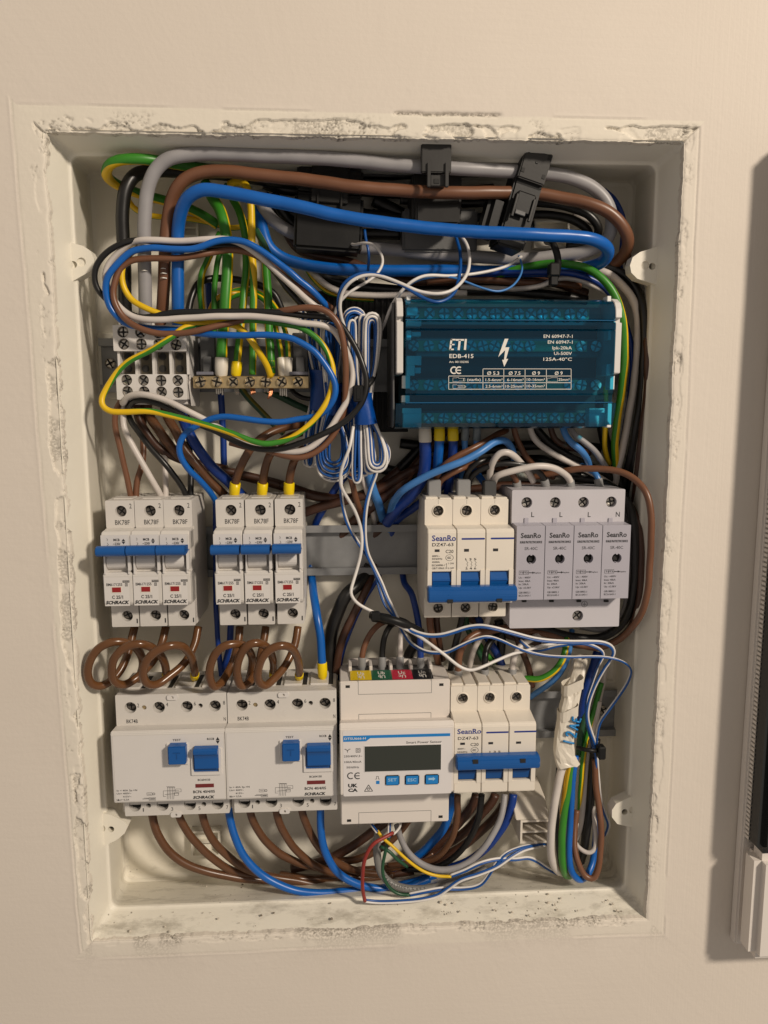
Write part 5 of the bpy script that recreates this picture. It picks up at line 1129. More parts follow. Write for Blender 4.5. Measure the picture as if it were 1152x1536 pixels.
# ---- the five core loop hanging in front at the upper left
G5 = 'loose loop of five wires in front of the terminal block'
wire('black wire of the loose loop, outermost at its left',
 [(522,500,25),(497,477,18),(470,470,17),(437,440,22),(420,418,22),(405,400,21),(388,383,20),(372,374,19),(345,369,19),(312,370,17),(285,369,16),(251,366,14),(234,363.5,13),(217,361,13),(199,361,13),(182,366,12),(165,375,12),(151,388,12),(143,402,12),(141.5,418,13),(146,434,14),(159,449,16),(182,464,16),(198,472.5,15),(213,476.5,14),(239,472.5,13),(265,468,12),(312,468,10),(364,467.5,9),(401,468,8),(430,470,8),(455,473,9),(480,475,10),(497,477,11),(509,485,11),(522,502,10),(534,522,9),(543,545,8),(549,565,8),(549,582,8),(544,601,8),(531,620,8),(505,640.5,8),(479,653.5,8),(445,666.5,9),(411,674,11),(377,671,13),(351,661,15),(325,648,17),(299,637,18),(275,625,18),(255,613,19),(230,603,20),(208,600,22),(196,606,25),(193,618,30),(190,590,36)], 8.6, 'black', group=G5)
wire('white wire of the loose loop passing just above the blue one',
 [(523,500,22),(500,480,17),(463,452,13),(442.5,433,15),(422,414,15),(401,394,15),(385,381,15),(370,370,15),(350,361,14),(335,358,13),(312,358.5,12),(286,361,12),(260,362,12),(234,360.5,11),(213,360,11),(196,365,14),(182,376,15),(170,387,15),(162,399,15),(158,414,15),(162,435,15),(175,456,15),(193.6,471.6,13),(214,478.5,12),(242,479.5,11),(284,477,10),(332.5,474,8),(384.5,475,7),(422,479,6),(453,484,6),(484,488,8),(500,495,9),(510,510,10),(520,528,11),(527,545,12),(529,562,12),(527,582,11),(521,600,11),(509,621,10),(494.6,643,10),(479,661,10),(463,672,10),(448,677,11),(427,677,12),(405,674,14),(380,668,16),(359,659,18),(338,647,19),(312,632,19),(292,622,18),(276,613.5,17),(259,605,16),(240,597,16),(221,592,17),(203,591.5,19),(190,596,22),(184,606,26),(184,590,34)], 9, 'white', group=G5)
wire('blue wire of the loose loop curving in front of the earth bar',
 [(500,470,24),(484,452,18),(463,430,14),(449,420,13),(432,405,12),(421,397,12),(404,385,11),(387,373,11),(369.5,364,10),(352,360,10),(335,360,10),(317,364,10),(304,369,10),(286,373.6,10),(260,373.6,10),(234,372,10),(217,373,10),(199,377,10),(185.6,387,10),(173,399,10),(163,412,10),(158,428,11),(160,448,12),(168,466,13),(184,482,15),(200,489,17),(228,493,18),(262,495,17),(300,500,13),(322,501.5,10),(348,503,8),(374,503,7),(409,503,6),(435,507,6),(452,514,6),(470,525,6),(484,541,6),(496,559,6),(503,578,6),(502,594,6),(493,611,8),(480,622,10),(462,627,12),(445,629,13),(419,633,13),(390,631,13),(364,628,14),(338,625,15),(317.5,628.5,16),(295,639,18),(277,651,18),(269,666.5,18),(270.6,685,19),(282,703,22),(300,721,28),(317.5,741,36),(330,765,46)], 9.2, 'blue', group=G5)
wire('brown wire of the loose loop running down the inside of the wire coil',
 [(520,480,26),(499,464,22),(484,453,19),(463,440,17),(438,424,17),(415,405,18),(395,390,18),(370,378,18),(345,375,18),(321,378,17),(304,381,15),(269,387,14),(225,388,13),(199,390,13),(183,400,13),(174,418,12),(170,437,12),(174,458,12),(187,478,12),(212,494,11),(242,500.5,11),(270,500,11),(305,494,10),(339,486,12),(375,478,14),(410,469,11),(431,464.5,7),(449,462,5),(467.5,461.5,4),(484,464,4),(497,472,4),(507,485,4),(513,502,5),(517,523,6),(518.5,549,8),(518,581,10),(516,610,12),(510,635,13),(494.6,660,13),(479,675,12),(463,683,12),(445,686,12),(419,682,13),(400,675,15),(375,672,19),(345,664,22)], 9, 'brown', group=G5)
wire('green and yellow wire of the loose loop, its bottom swinging low across the front',
 [(208,371,17),(196,380,16),(187,392,15),(183,406,14),(185,428,14),(197,449,14),(221,463,13),(242,471,14),(262,480,16),(285,485,15),(310,486,15),(345,482,15),(380,480,13),(410,483,11),(432,487,9),(447,490,9),(460,496,9),(476,508,9),(489,525,9),(498,548,9),(499,570,9),(495,592,8),(487,608,7),(471,630,6),(445,652,6),(430,660,6),(416.5,664,6),(398,666,6),(377,661,6),(351,651,6),(325,641.5,7),(286,631,8),(247,621.5,8),(221,617,8),(182,618,8),(164,616.5,8),(153,608,8),(152,598,9),(158,585,10),(168,570,11),(180,554,12),(192,543,12),(221,528,11),(242,515.5,10),(260,504,11),(276,491,13),(300,486,16),(325,484,18)], 8.6, 'ygh', phase={0:180,7:180,12:60,14:0,16:10,18:80,20:150,22:200,24:260,26:340,29:450,32:460,34:540,37:540,40:470,43:450,47:520}, group=G5)
wire('orange yellow wire slanting down to the fifth screw of the earth bar', [(330,486,20),(347,487,18),(358,491,17),(375,508,16),(390,531,18),(401,549,22),(406,565,26)], 9, 'yellow', group='earth wires')

# ---- earth wires above the brass bar
GE = 'earth wires'
wire('thickest green wire dropping to a white ferrule on the earth bar', [(308,275,46),(319,297,40),(329.5,314,36),(336,333,33),(340,359,31),(341.5,394,30),(339.5,432,29),(337,470,29),(334,505,29),(332.5,541,29),(332,562,29)], 16, 'yg', phase=90, group=GE, fer=[(1,FWHT,24,19)])
wire('green wire beside the thickest one, ending in a yellow ferrule', [(340,278,50),(349,298,46),(359,317,42),(366,341,39),(369,370,37),(369,406,36),(366,440,35),(363,475,33),(359,510,31),(356,540,30),(354,562,29)], 11, 'yg', phase={0:85,5:100,10:130}, group=GE, fer=[(1,FYEL,18,15)])
wire('wire whose bend shows yellow at the top and runs down green to the fourth screw', [(345,276,44),(357,273,36),(368,276,31),(374,288,30),(376,307,30),(377.5,341,30),(378,376,30),(380,410,30),(380,450,30),(379.5,500,30),(379,536,29),(379,562,29)], 10.5, 'ygh', phase={0:180,4:170,6:140,8:20,11:0}, group=GE)
wire('yellow-green wire dropping into the dull yellow ferrule of the fifth screw', [(370,335,58),(385,345,52),(394,362,46),(398,390,42),(400,420,38),(403,463,34),(404,505,32),(406,540,30),(407,560,30)], 12, 'ygh', phase={0:-20,3:-70,8:-70}, group=GE, fer=[(1,FYEL,18,12)])
wire('left wire of the pair sharing a white ferrule at the sixth screw', [(330,470,58),(345,447,56),(374,441,54),(395,449,50),(408,470,44),(414,495,38),(420,520,32),(423,545,29),(424,562,29)], 7.5, 'yg', phase=105, group=GE, fer=[(1,FWHT,23,13)])
wire('right wire of the pair sharing a white ferrule at the sixth screw', [(322,475,60),(334,445,60),(370,434,59),(402,448,52),(418,470,44),(427,495,38),(432,520,32),(432,545,29),(431,562,29)], 7.5, 'yg', phase=105, group=GE, fer=[(1,FWHT,23,13)])
wire('orange arc behind the earth wires', [(310,490,60),(315,466,57),(322,450,55),(334,443,54),(350,440,55),(374,441,62)], 7, 'orange', group=GE)
wire('dull green and yellow wire left of the thick green one', [(330,350,56),(318,375,52),(311,392,50),(303,410,48),(301,435,48),(303,468,50),(305,510,54)], 9.5, 'ygh', phase=60, group=GE)
wire('dark green wire behind the thick green one', [(338,360,56),(327,389,54),(322,430,54),(321,480,54),(324,540,56)], 8, 'yg', phase=60, group=GE)
wire('black wire arching behind the earth wires', [(281,500,44),(283,466,46),(288,442,48),(298,425,52),(315,418,56),(345,418,62),(380,425,60),(410,440,60),(425,470,62)], 10, 'black')
wire('green wire making a wide loop at the upper left corner of the box', [(340,258,46),(270,247,30),(227,240,19),(200,238.5,16),(178,240.5,16),(164,247,18),(159,259,24),(166,270,34),(180,279,40),(200,287,46),(220,294,52),(250,302,55),(280,312,56),(304,323,56),(327,338,57)], 14, 'ygh', phase={0:0,3:10,5:70,7:120,10:180}, group=GE)
wire('thinner yellow wire in the upper left corner', [(185,283,54),(191,297,54),(200,311,54),(217,321,54),(238,325,55),(270,327,56),(310,333,60),(347,342,58),(365,340,60)], 8, 'ygh', phase=150, group=GE)
wire('dark green wire under the blue loop beside the coil', [(384,345,44),(395,364,40),(405,385,38),(425,400,36),(440,418,36),(456,430,38),(470,445,44)], 9, 'ygd', phase=30, group=GE)
wire('dark blue wire straight down behind the earth bar', [(312,420,62),(316,470,62),(326,540,62),(332,596,60),(334,640,60),(336,700,60),(337,720,62)], 9.5, 'dblue')
wire('dull yellow and green wire slanting down behind the earth bar', [(350,565,64),(368,591,62),(386,612,60),(406,632,58),(425,650,62)], 9, 'ygd', phase=90)
wire('dark green wire crossing the back below the earth bar', [(375,575,66),(410,590,66),(440,605,66),(470,618,66)], 10, 'dgreen')
wire('black wire curling under the right end of the earth bar', [(432,572,52),(440,588,48),(455,597,46),(480,598,42),(510,596,38)], 7, 'black')

# ---- wires out of the terminal block into the left trio of breakers
wire('brown wire curving from the terminal block to the first breaker', [(186,585,40),(182,600,34),(174,614,32),(172,635,32),(179,668,33),(188,705,34),(196,743,36),(197,752,38)], 8.5, 'brown')
wire('white wire from the terminal block to the middle breaker of the left trio', [(192,590,42),(186,602,36),(184,616,34),(185,638,33),(194,660,31),(209,686,31),(223,711,32),(240,741,36),(243,750,38)], 9, 'white')
wire('second brown wire of the first breaker, bent just above it', [(215,600,50),(215,650,46),(214.5,690,42),(211,705,39),(206,718,38),(204,740,38),(204,752,38)], 9, 'brown')
wire('short white wire standing upright behind the middle breaker', [(240,640,56),(247,690,44),(248.5,715,40),(248.5,740,38),(248,752,38)], 8.5, 'white')
wire('black wire slanting down to the third breaker', [(190,590,44),(190,612,40),(196,630,36),(208,648,32),(230,677,29),(253,703,29),(270,726,32),(279,742,36),(281,752,38)], 8.5, 'black')
wire('short black wire upright behind the third breaker', [(280,620,60),(285,680,44),(286,715,40),(286,742,38),(286,752,38)], 9, 'black')
GB = 'brown feed cables sweeping down from the terminal block'
wire('slim dark brown feed cable nearest the white wire', [(205,605,46),(208,628,44),(221,651,42),(238,672,44),(262,686,48),(300,698,54),(340,706,58),(380,716,60),(420,728,61)], 12, 'dbrown', cat='cable', name='brown_cable', group=GB)
wire('middle brown feed cable from the terminal block', [(220,600,50),(223,622,46),(236,642,42),(251,663,42),(268,682,46),(296,696,52),(340,704,60)], 14, 'shaded_brown', cat='cable', name='brown_cable', group=GB)
wire('right-hand brown feed cable diving between the two breaker trios', [(245,600,50),(251,626,44),(263,646,40),(277,673,38),(296,698,38),(316,722,42),(336,742,48),(355,762,54),(375,790,58)], 13.5, 'shaded_brown', cat='cable', name='brown_cable', group=GB)
wire('deep blue feed cable diving between the two breaker trios', [(268,600,52),(275,630,44),(284,650,40),(300,677,38),(320,702,38),(340,720,42),(365,745,50),(395,775,58)], 15, 'dblue', cat='cable', name='blue_cable')
GD = 'dark cables crossing the back in the middle of the box'
wire('dark brown cable behind the second breaker trio, upper one', [(300,695,64),(358,712,64),(396,721,63),(434,731,62),(473,744,61),(520,748,60),(560,735,60),(600,705,60)], 15, 'dbrown', cat='cable', name='brown_cable', group=GD)
wire('dark brown cable behind the second breaker trio, lower one', [(440,775,62),(482,760,58),(520,750,56),(560,738,56),(610,710,56),(650,690,58)], 14, 'dbrown', cat='cable', name='brown_cable', group=GD)
wire('blue wire crossing the back beside the second trio', [(468,805,72),(474,785,69),(487,760,62),(505,730,62),(520,712,64)], 11, 'dblue')

# ---- feed of the second trio
G2 = 'brown wires with yellow ferrules'
wire('brown wire arching into the left breaker of the second trio', [(470,632,56),(450,636,46),(427,641,38),(410,647,33),(393,657,29),(378,671,28),(366,689,29),(358,707,32),(353,724,36),(351.5,742,38)], 12, 'shaded_brown', group=G2, fer=[(1,FYEL,19,16)])
wire('brown wire arching into the middle breaker of the second trio', [(475,640,58),(452,649,46),(431,657,37),(416,668,32),(404,684,30),(397,704,32),(394,724,36),(393,742,38)], 12, 'shaded_brown', group=G2, fer=[(1,FYEL,19,16)])
wire('brown wire arching into the right breaker of the second trio', [(480,650,58),(464,662,48),(452,676,38),(442,690,34),(437,704,34),(434,724,36),(433.5,742,38)], 12, 'shaded_brown', group=G2, fer=[(1,FYEL,19,16)])

# ---- coiled brown links between breakers and residual current devices
GS = 'coiled brown links between the breakers and the wide devices below'
def zz(P, d): return [(120+x*.3125, 700+y*.3125, dd) for (x, y), dd in zip(P, d)]
def link(label, P, dep, fer): wire(label, zz(P, dep), 12.3, 'cbrown', fer=fer, group=GS, sides=16)
FER = [(1, FYEL, 17, 14)]
link('coiled brown link farthest left, swinging out toward the side wall', [(262,768),(255,800),(243,850),(228,905),(195,975),(150,1028),(100,1053),(55,1040),(36,985),(52,920),(95,868),(155,843),(210,842),(262,862),(296,912),(300,960),(290,1005),(285,1030)], [36,34,31,28,22,17,13,9,6,4,3,4,7,12,18,25,32,38], None)
link('second coiled brown link from the left', [(412,768),(405,800),(392,850),(365,910),(322,965),(270,1015),(210,1048),(165,1030),(150,975),(170,910),(225,862),(290,850),(345,868),(385,905),(408,950),(415,985),(417,1012)], [36,34,31,28,24,20,14,9,5,2,1,2,7,14,22,29,36], FER)
link('third coiled brown link from the left, its ring the most open', [(568,768),(562,800),(552,850),(522,915),(478,965),(425,1008),(372,1045),(328,1045),(303,1005),(318,935),(368,882),(430,858),(487,862),(525,895),(543,940),(550,978),(550,1012)], [36,34,31,26,20,15,10,5,1,-2,-3,-2,3,10,17,25,34], FER)
link('fourth coiled brown link, leftmost under the second trio', [(767,768),(765,800),(758,855),(742,920),(712,985),(678,1040),(645,1060),(622,1020),(625,955),(650,897),(698,858),(750,850),(795,862),(822,905),(826,950),(815,1005),(808,1035)], [36,34,31,28,22,14,9,5,2,0,0,3,8,14,20,28,36], None)
link('fifth coiled brown link, middle of those under the second trio', [(892,768),(888,800),(878,855),(862,925),(838,990),(808,1040),(775,1055),(755,1010),(762,930),(790,872),(832,845),(872,848),(905,875),(927,925),(930,965),(928,1005)], [36,34,31,28,23,16,11,7,3,0,0,3,9,18,27,36], FER)
link('sixth coiled brown link, rightmost under the second trio', [(1046,768),(1042,800),(1032,855),(1008,915),(970,975),(925,1025),(888,1052),(858,1030),(855,975),(878,912),(920,872),(972,858),(1015,868),(1040,910),(1050,950),(1052,985),(1052,1012)], [36,34,31,27,21,14,9,5,1,-2,-3,-2,3,10,18,26,34], FER)
wire('thin blue wire straight down left of the fourth coiled link', [(323,750,52),(324,860,48),(324,912,46),(327,965,44),(332,1010,44),(334,1035,44)], 8, 'dblue')
wire('blue wire rising behind the first breaker of the second trio', [(347,920,52),(346,945,48),(343,975,46),(337,1000,46),(335,1030,46)], 10, 'dblue')
wire('blue wire right of the second trio, ending in a yellow ferrule on the wide device', [(464,820,72),(466,850,71),(468,872,64),(471,893,50),(476,927,38),(481,961,35),(483,990,34),(484,1014,34)], 12.5, 'blue', fer=[(1,FYEL,21,15)])
wire('black cable hanging from behind the middle rail', [(556,848,69.5),(550,860,68),(540,874,61),(519,893,54),(505.5,922,54),(497,950,54),(494,985,54),(496,1030,54)], 20, 'black', cat='cable', name='black_cable')
wire('dark brown cable hanging from behind the middle rail beside the black one', [(563,846,71),(558,862,68),(551,880,59),(539,904,54),(520,943,50),(509,975,50),(504,1010,50)], 12, 'dbrown', cat='cable', name='brown_cable')
wire('blue wire edge showing beside the hanging dark cables', [(570,862,64),(548,900,58),(528,940,56),(514,980,56),(509,1020,56)], 6, 'dblue')
wire('blue wire from the middle rail to the right of the meter inputs', [(599,815,72),(603,850,71.4),(606,872,68),(618,893,52),(626,927,46),(630,961,42),(631,985,40),(631,1005,40)], 10, 'dblue', fer=[(1,FGRY,20,12)])

# ---- meter inputs
GM = 'short supply wires into the top of the meter'
wire('short brown wire in the yellow marked meter input', [(590,930,52),(571,935,46),(557,948,42),(548,965,40),(543.5,985,38),(543,1005,38)], 9, 'brown', group=GM, fer=[(1,FGRY,20,12)])
wire('short black wire in the green marked meter input', [(602,932,54),(586,939,46),(577,955,42),(574,975,40),(573,1005,38)], 9, 'black', group=GM, fer=[(1,FGRY,20,12)])
wire('short white wire in the red marked meter input', [(606,930,56),(601,950,46),(600.5,980,40),(600,1005,38)], 8.5, 'white', group=GM, fer=[(1,FGRY,20,12)])
wire('black wire lump under the tie above the meter', [(560,925,50),(585,930,44),(610,938,42),(625,960,46),(612,985,50),(616,1000,52)], 16, 'black', cat='cable')

# ---- clear blue block to its breaker
GN = 'blue neutral wires under the clear blue cover'
wire('thick deep blue wire in the white ferrule', [(637,640,26),(638,662,26),(638,691,28),(633,718,32),(618,742,38),(598,762,46),(580,785,56)], 17, 'dblue', group=GN, fer=[(0,FWHT,22,19)])
wire('blue wire in the first yellow ferrule', [(659,640,26),(659,662,26),(657,690,30),(654,715,38),(648,740,48),(640,780,60)], 14, 'blue', group=GN, fer=[(0,FYEL,20,16)])
wire('blue wire in the second yellow ferrule', [(679,640,26),(680,662,26),(678,690,32),(674,722,42),(670,760,56)], 13, 'dblue', group=GN, fer=[(0,FYEL,20,16)])
wire('pale blue wire in the first clear ferrule', [(698,640,26),(697,662,28),(697,680,34),(694,700,44),(690,730,54)], 9, 'lblue', group=GN, fer=[(0,FCLR,19,12)])
wire('pale blue wire in the second clear ferrule', [(715.5,640,26),(715,662,28),(714,680,36),(712,700,48)], 9, 'lblue', group=GN, fer=[(0,FCLR,19,12)])
wire('light blue wire leaning across the front down to the middle rail', [(772,690,40),(766,670,30),(756,661,24),(744,662.5,20),(721.5,677,15),(695.5,691,13),(669.5,701,13),(643,713,16),(617,727,20),(603,737,24),(592,750,34),(586,766,50),(584,780,65),(584,800,71.5)], 11, 'lblue')
wire('light blue wire hanging from the right coil down behind the rail', [(552,640,46),(552,700,48),(559.6,735,50),(568.6,758,56),(574,776,66),(577,790,71),(580,808,72)], 13, 'lblue')
wire('brown wire hanging beside the right coil', [(522,690,46),(527,718,48),(532,740,50),(538,761,56),(540.5,774,66),(542,788,71),(544,808,72)], 9, 'brown')
wire('light grey wire hanging under the right coil', [(540,690,48),(544,717,50),(552.5,744,54),(560,772,65),(563,788,71),(566,808,72)], 8, 'white')
wire('brown wire behind the leaning light blue one', [(760,645,44),(745,652,34),(735,658,26),(713,671,20),(687,684,18),(668,697,20),(656,713,28),(652,730,34)], 9.5, 'brown')
wire('brown wire coming from behind into the first grey double ferrule', [(740,690,48),(711,696,36),(690,704,26),(672,713,26),(660,722,30),(656,736,34)], 9, 'brown')
wire('copper brown wire between the black ones above the first breaker pole', [(760,698,46),(742,693,38),(725,694,34),(711,699,34),(700,706,38)], 8, 'brown')
wire('black wire from the second pole bending over to the surge protector', [(696,742,35),(697,726,33),(703,706,28),(716,694,26),(735,688,30)], 9, 'black')
wire('long black wire arching from the second pole to the surge protector', [(700,742,36),(706,718,30),(721.5,704,26),(747,696,24),(773.6,695.5,24),(795,701,26),(808,708,29),(817,719,33),(819,735,36)], 9, 'black', fer=[(1,FGRY,19,13)])
wire('white wire arching high from the third pole', [(733,742,36),(733.7,724,32),(735.4,708,27),(740,692,22),(750,680,20),(761.5,678,20),(772,684,22),(781,694,26),(792,708,32),(800,722,38)], 10, 'white')
wire('white wire from the third pole to the third surge terminal', [(739,742,36),(740,724,30),(746,714,25),(760,709,23),(785,703,22),(810,699,22),(830,702,24),(846,710,28),(855,720,33),(857,738,36)], 10, 'white', fer=[(1,FGRY,19,13)])
wire('copper brown wire entering the first surge terminal', [(740,700,42),(756,704,32),(767,710,30),(774,720,33),(777,738,36)], 8.5, 'brown', fer=[(1,FGRY,18,13)])
wire('blue wire entering the last surge terminal', [(860,690,56),(880,702,44),(893,710,38),(898,722,36),(899,738,36)], 9, 'lblue', fer=[(1,FGRY,20,13)])
wire('blue wire tucked between the double ferrules', [(708,700,50),(718,714,46),(728,728,44),(732,745,46)], 10, 'blue')
GF = 'square grey double ferrules above the middle three pole breaker'
for k, (px, py, w_, mt) in enumerate(((652,733,19,FGRY),(696,733,19.5,FGRY),(735.5,735,18,mat('charcoal_ferrule',(.06,.06,.06),.4)))):
    a_ = W(px-w_/2, py-13, 24); b_ = W(px+w_/2, py+12, 24); m_ = MB(); m_.bbox(a_[0], b_[0], 24, 33, b_[2]-1, a_[2], .6, 0, 2)
    solo('double_ferrule', m_, mt, ['grey square double ferrule with two brown wires','grey square double ferrule with two black wires','charcoal square double ferrule with two white wires'][k], 'ferrule', GF)
GR = 'wires leaving the bottom of the clear blue block'
wire('light grey wire curving from the clear blue block toward the surge protector', [(794,636,34),(797,650,34),(804,662,34),(820,674,34),(842,687,36),(868,700,40),(900,716,48),(930,736,58)], 9, 'white', group=GR)
wire('brown wire falling from the middle of the clear blue block', [(770,636,36),(773,652,36),(780,670,38),(792,688,42),(808,704,48),(830,716,56)], 9, 'brown', group=GR)
wire('dark brown wire farther right under the clear blue block', [(825,636,40),(830,655,40),(842,666,42),(860,672,46),(884,680,54)], 9, 'dbrown', group=GR)
wire('light blue wire under the right part of the clear blue block', [(843,636,32),(848,652,30),(858,665,29),(872,676,30),(880,686,34),(884,700,46)], 10, 'lblue', group=GR)
wire('grey wire right of the light blue one under the clear blue block', [(852,636,38),(862,652,36),(876,662,36),(890,674,37),(902,690,42),(912,706,50)], 9, 'grey', group=GR)
wire('black wire crossing behind under the clear blue block', [(800,638,50),(820,660,50),(850,682,50),(885,700,50),(930,725,56),(950,750,60)], 12, 'black', group=GR)
wire('second black wire crossing behind, a little lower', [(790,690,56),(830,702,54),(880,716,54),(920,735,58)], 12, 'black', group=GR)
wire('olive and yellow wire at the right corner of the clear blue block', [(908,580,44),(910,620,42),(907,648,42),(907,668,44),(911,688,50),(918,700,58)], 7.5, 'ygh', phase=170, group=GR)

# ---- signal pairs from the transformers
GT = 'blue and white signal wires of the current transformers'
wire('white signal wire hooking out of the left transformer', [(526,366,44),(534,367,36),(544.6,364,30),(559,366,26),(569.6,377,24),(574,390,22),(570,404,20),(557,419,18),(536,431,16),(521.7,441,15),(509,455,16),(502,470,20),(497,487,26)], 4.2, 'swhite', group=GT)
wire('blue signal wire from the left transformer passing behind the hooked white one', [(547,345,40),(549,360,38),(553,378,36),(553,400,40),(549,420,44)], 4, 'sblue', group=GT)
wire('white signal wire of the middle transformer looping in front of the clear cover', [(690,352,36),(699,364,30),(703.5,378,24),(704,395,18),(700,411,12),(690,426,7),(677,436,3),(658,440.5,1),(639,439,1),(622.5,435.5,2),(602,426,4),(580,417,6),(559,412.5,8),(542,414,8),(526,422,8),(514.5,436,10),(510,456,12),(512,476,14),(518,494,16)], 5, 'swhite', group=GT)
wire('blue signal wire of the middle transformer dipping lowest over the clear cover', [(683,352,36),(687,366,30),(690.5,382,24),(691,400,18),(688,420,12),(682,438,6),(670,449,2),(657,453.5,0),(643,451,0),(631,445,1),(612,433,3),(594,423,5),(575,414,7),(558,410,9),(540,411,9),(523,419,9),(511,434,11),(506.5,456,13),(509,478,16),(514,498,18)], 5, 'sblue', group=GT)
wire('pale signal wire from the right transformer running left above the clear cover', [(782,385,34),(776.6,389,30),(764,397.5,26),(737,406,22),(706,411,18),(674.6,414,14),(650,413,10),(634,415,9),(618,422.5,8),(605,433,9),(593,448,11),(584,466,16),(577,485,22),(570,500,30)], 4.6, 'swhite', group=GT)
wire('thin pale wire looping below the right transformer', [(778,384,34),(783,398,28),(780,414,22),(768,429,16),(747.5,437,12),(726.6,433,11),(701.6,424,12),(680,417,13),(660,415,15),(641,417,14),(625,421,13),(609,431,13),(596,446,14),(586,464,18),(578,482,24)], 3.2, 'lblue', group=GT)
GW = 'blue and white signal wires running down from the coils'
wire('white signal wire falling from the coil down to the three pole breaker below', [(530,640,14),(524,672,10),(517,690,10),(512,704,12),(510,718,14),(513,733,16),(523,750,20),(534,769,24),(541,790,26),(543,815,26),(541,833,26),(536,851,25),(529,875,22),(526,889,20),(533,902,20),(545,911,20),(560,918,20),(584.6,931,18),(620.6,950,14),(643,965,10),(665.7,981,8),(680,993,7),(692,1001,7),(705,1005.5,7),(720,1002,8),(744,991,12),(770,980.5,16),(790,976,20),(812,969,24),(834,965,28)], 5, 'swhite', group=GW)
twin('twin wire bowed left over the middle rail', [(512,700,18),(511.5,734,20),(514,757,24),(519,779,28),(529,801,32),(540,818,32),(551,834,32),(560,852,32),(566,868,30),(570,885,28),(578,907,26),(596,930,24),(606,950,22),(618,966,20),(635,976,18),(650,979,16),(670,978,14),(690,969,12),(710,960,12),(730,955,12),(750,960,14),(770,969,16),(790,977,18),(810,982,18),(830,984.5,18),(860,985.5,18),(883,985,18),(910,986,18),(928,990,18),(941,997,20),(946.5,1006,22),(942,1022,24),(929,1043,26),(913,1065,28),(900,1084,30),(895,1106,30),(894,1120,30)], 6.2, phase=.3, twist=.003, group=GW)
twin('twin wire passing straight under the right coil and on to the far right', [(565,690,30),(564,709,30),(556.6,730,30),(550,755,30),(547,782,30),(547.5,810,30),(551,830,30),(560,850,30),(572,875,28),(580,895,26),(590,915,22),(600,934,18),(620,947,14),(640,953,12),(660,953,11),(680,948,11),(700,941.5,11),(720,939,11),(740,942,11),(770,950,12),(800,958,13),(825,961.5,14),(855.7,963,15),(885,963,16),(903,964,16),(916,969,17),(921,977,18),(917,988,20),(906,1004,23),(892,1030,26),(883,1056,28),(881,1076,29),(886,1097,30),(893,1117,30),(895,1140,30),(897,1166,31),(901,1201,33),(908,1222,35),(913,1237,38),(908,1253,44)], 7.2, phase=.1, twist=-.001, group=GW)
twin('shorter twin wire behind the others at the right end', [(780,960,40),(800,975,36),(840,968,32),(880,966,30),(905,980,30),(897,1000,30),(888,1025,31),(880,1050,32),(880,1080,33),(887,1110,33),(893,1130,33)], 6, phase=.4, group=GW)

# ---- coils of signal wire
def coil(label, loops, tape, r=.88, d0=14):
    """each loop: (top left x, top right x, top y, bottom left x, bottom right x, bottom y, depth, kind); all squeezed by the tape"""
    (tx0, ty0, tx1, ty1, tw, td) = tape; tym = (ty0+ty1)/2; txm = (tx0+tx1)/2
    t = Thing('wire_coil', label, 'wire coil', W(txm, tym, d0), 'coils of signal wire'); rnd = random.Random(int(txm)); n = len(loops)
    xs = sorted(range(n), key=lambda k: loops[k][0])
    for k, (a, b, ty, c, d, by, dep, kind) in enumerate(loops):
        o = (xs.index(k)/(max(n-1,1))-.5)*tw*.55; tl = txm+o-2.2; tr = txm+o+2.2; j = lambda: rnd.uniform(-.5,.5)
        h = min((b-a)/2, 16); g = min((d-c)/2, 22)
        pts = [(tl, tym, dep+2), (a*.75+tl*.25+j(), ty+(tym-ty)*.5, dep+j()), (a+j(), ty+h+8, dep), (a+(b-a)*.12, ty+h*.35, dep-1), ((a+b)/2, ty, dep-1), (b-(b-a)*.12, ty+h*.35, dep), (b+j(), ty+h+8, dep+1), (b*.75+tr*.25+j(), ty+(tym-ty)*.5, dep+2), (tr, tym, dep+2),
               (d*.75+tr*.25+j(), by-(by-tym)*.5, dep+1), (d+j(), by-g-8, dep), (d-(d-c)*.12, by-g*.35, dep-1), ((c+d)/2, by, dep-1), (c+(d-c)*.12, by-g*.35, dep), (c+j(), by-g-8, dep), (c*.75+tl*.25+j(), by-(by-tym)*.5, dep+1), (tl, tym+2, dep+2)]
        P = smooth_path([W(*p) for p in pts], 1.6); T, N, B = frames(P)
        s1, s2 = (1, -1)
        for sg, nm, cc in ((1,'blue_core','sblue'),(-1,'white_core','swhite')):
            if kind == 'b': off = N*(r*.55*sg)+B*(r*.55*sg); rr = r if sg > 0 else r*.7
            elif kind == 'w': off = N*(-r*.55*sg)+B*(r*.6*sg); rr = r if sg < 0 else r*.8
            else: off = B*(r*.95*sg); rr = r*.9
            m = MB(); tube(m, P+off, rr, 7); t.part(nm, m, C[cc], smooth=True)
    m = MB(); nr = 8; ns = 22; A0 = W(tx0, ty0, d0); A1 = W(tx1, ty1, d0)
    for i in range(nr):
        f = i/(nr-1); c = A0*(1-f)+A1*f; w = tw*mmpp(d0)/2*(1+.12*abs(2*f-1)**2)+rnd.uniform(-.2,.2)
        for q_ in range(ns):
            th = 2*math.pi*q_/ns; cx, sx_ = math.cos(th), math.sin(th); sq = (abs(cx)**2.6+abs(sx_)**2.6)**(-1/2.6)
            m.v.append((c[0]+w*cx*sq, c[1]+2+sx_*sq*td*(1+.05*math.sin(q_*1.9+i)), c[2]+.5*math.sin(2*th+i*.3)))
    for i in range(nr-1):
        for q_ in range(ns): m.f.append([i*ns+q_, i*ns+(q_+1)%ns, (i+1)*ns+(q_+1)%ns, (i+1)*ns+q_]); m.m.append(0)
    t.part('tape_band', m, TAPEB, smooth=True)
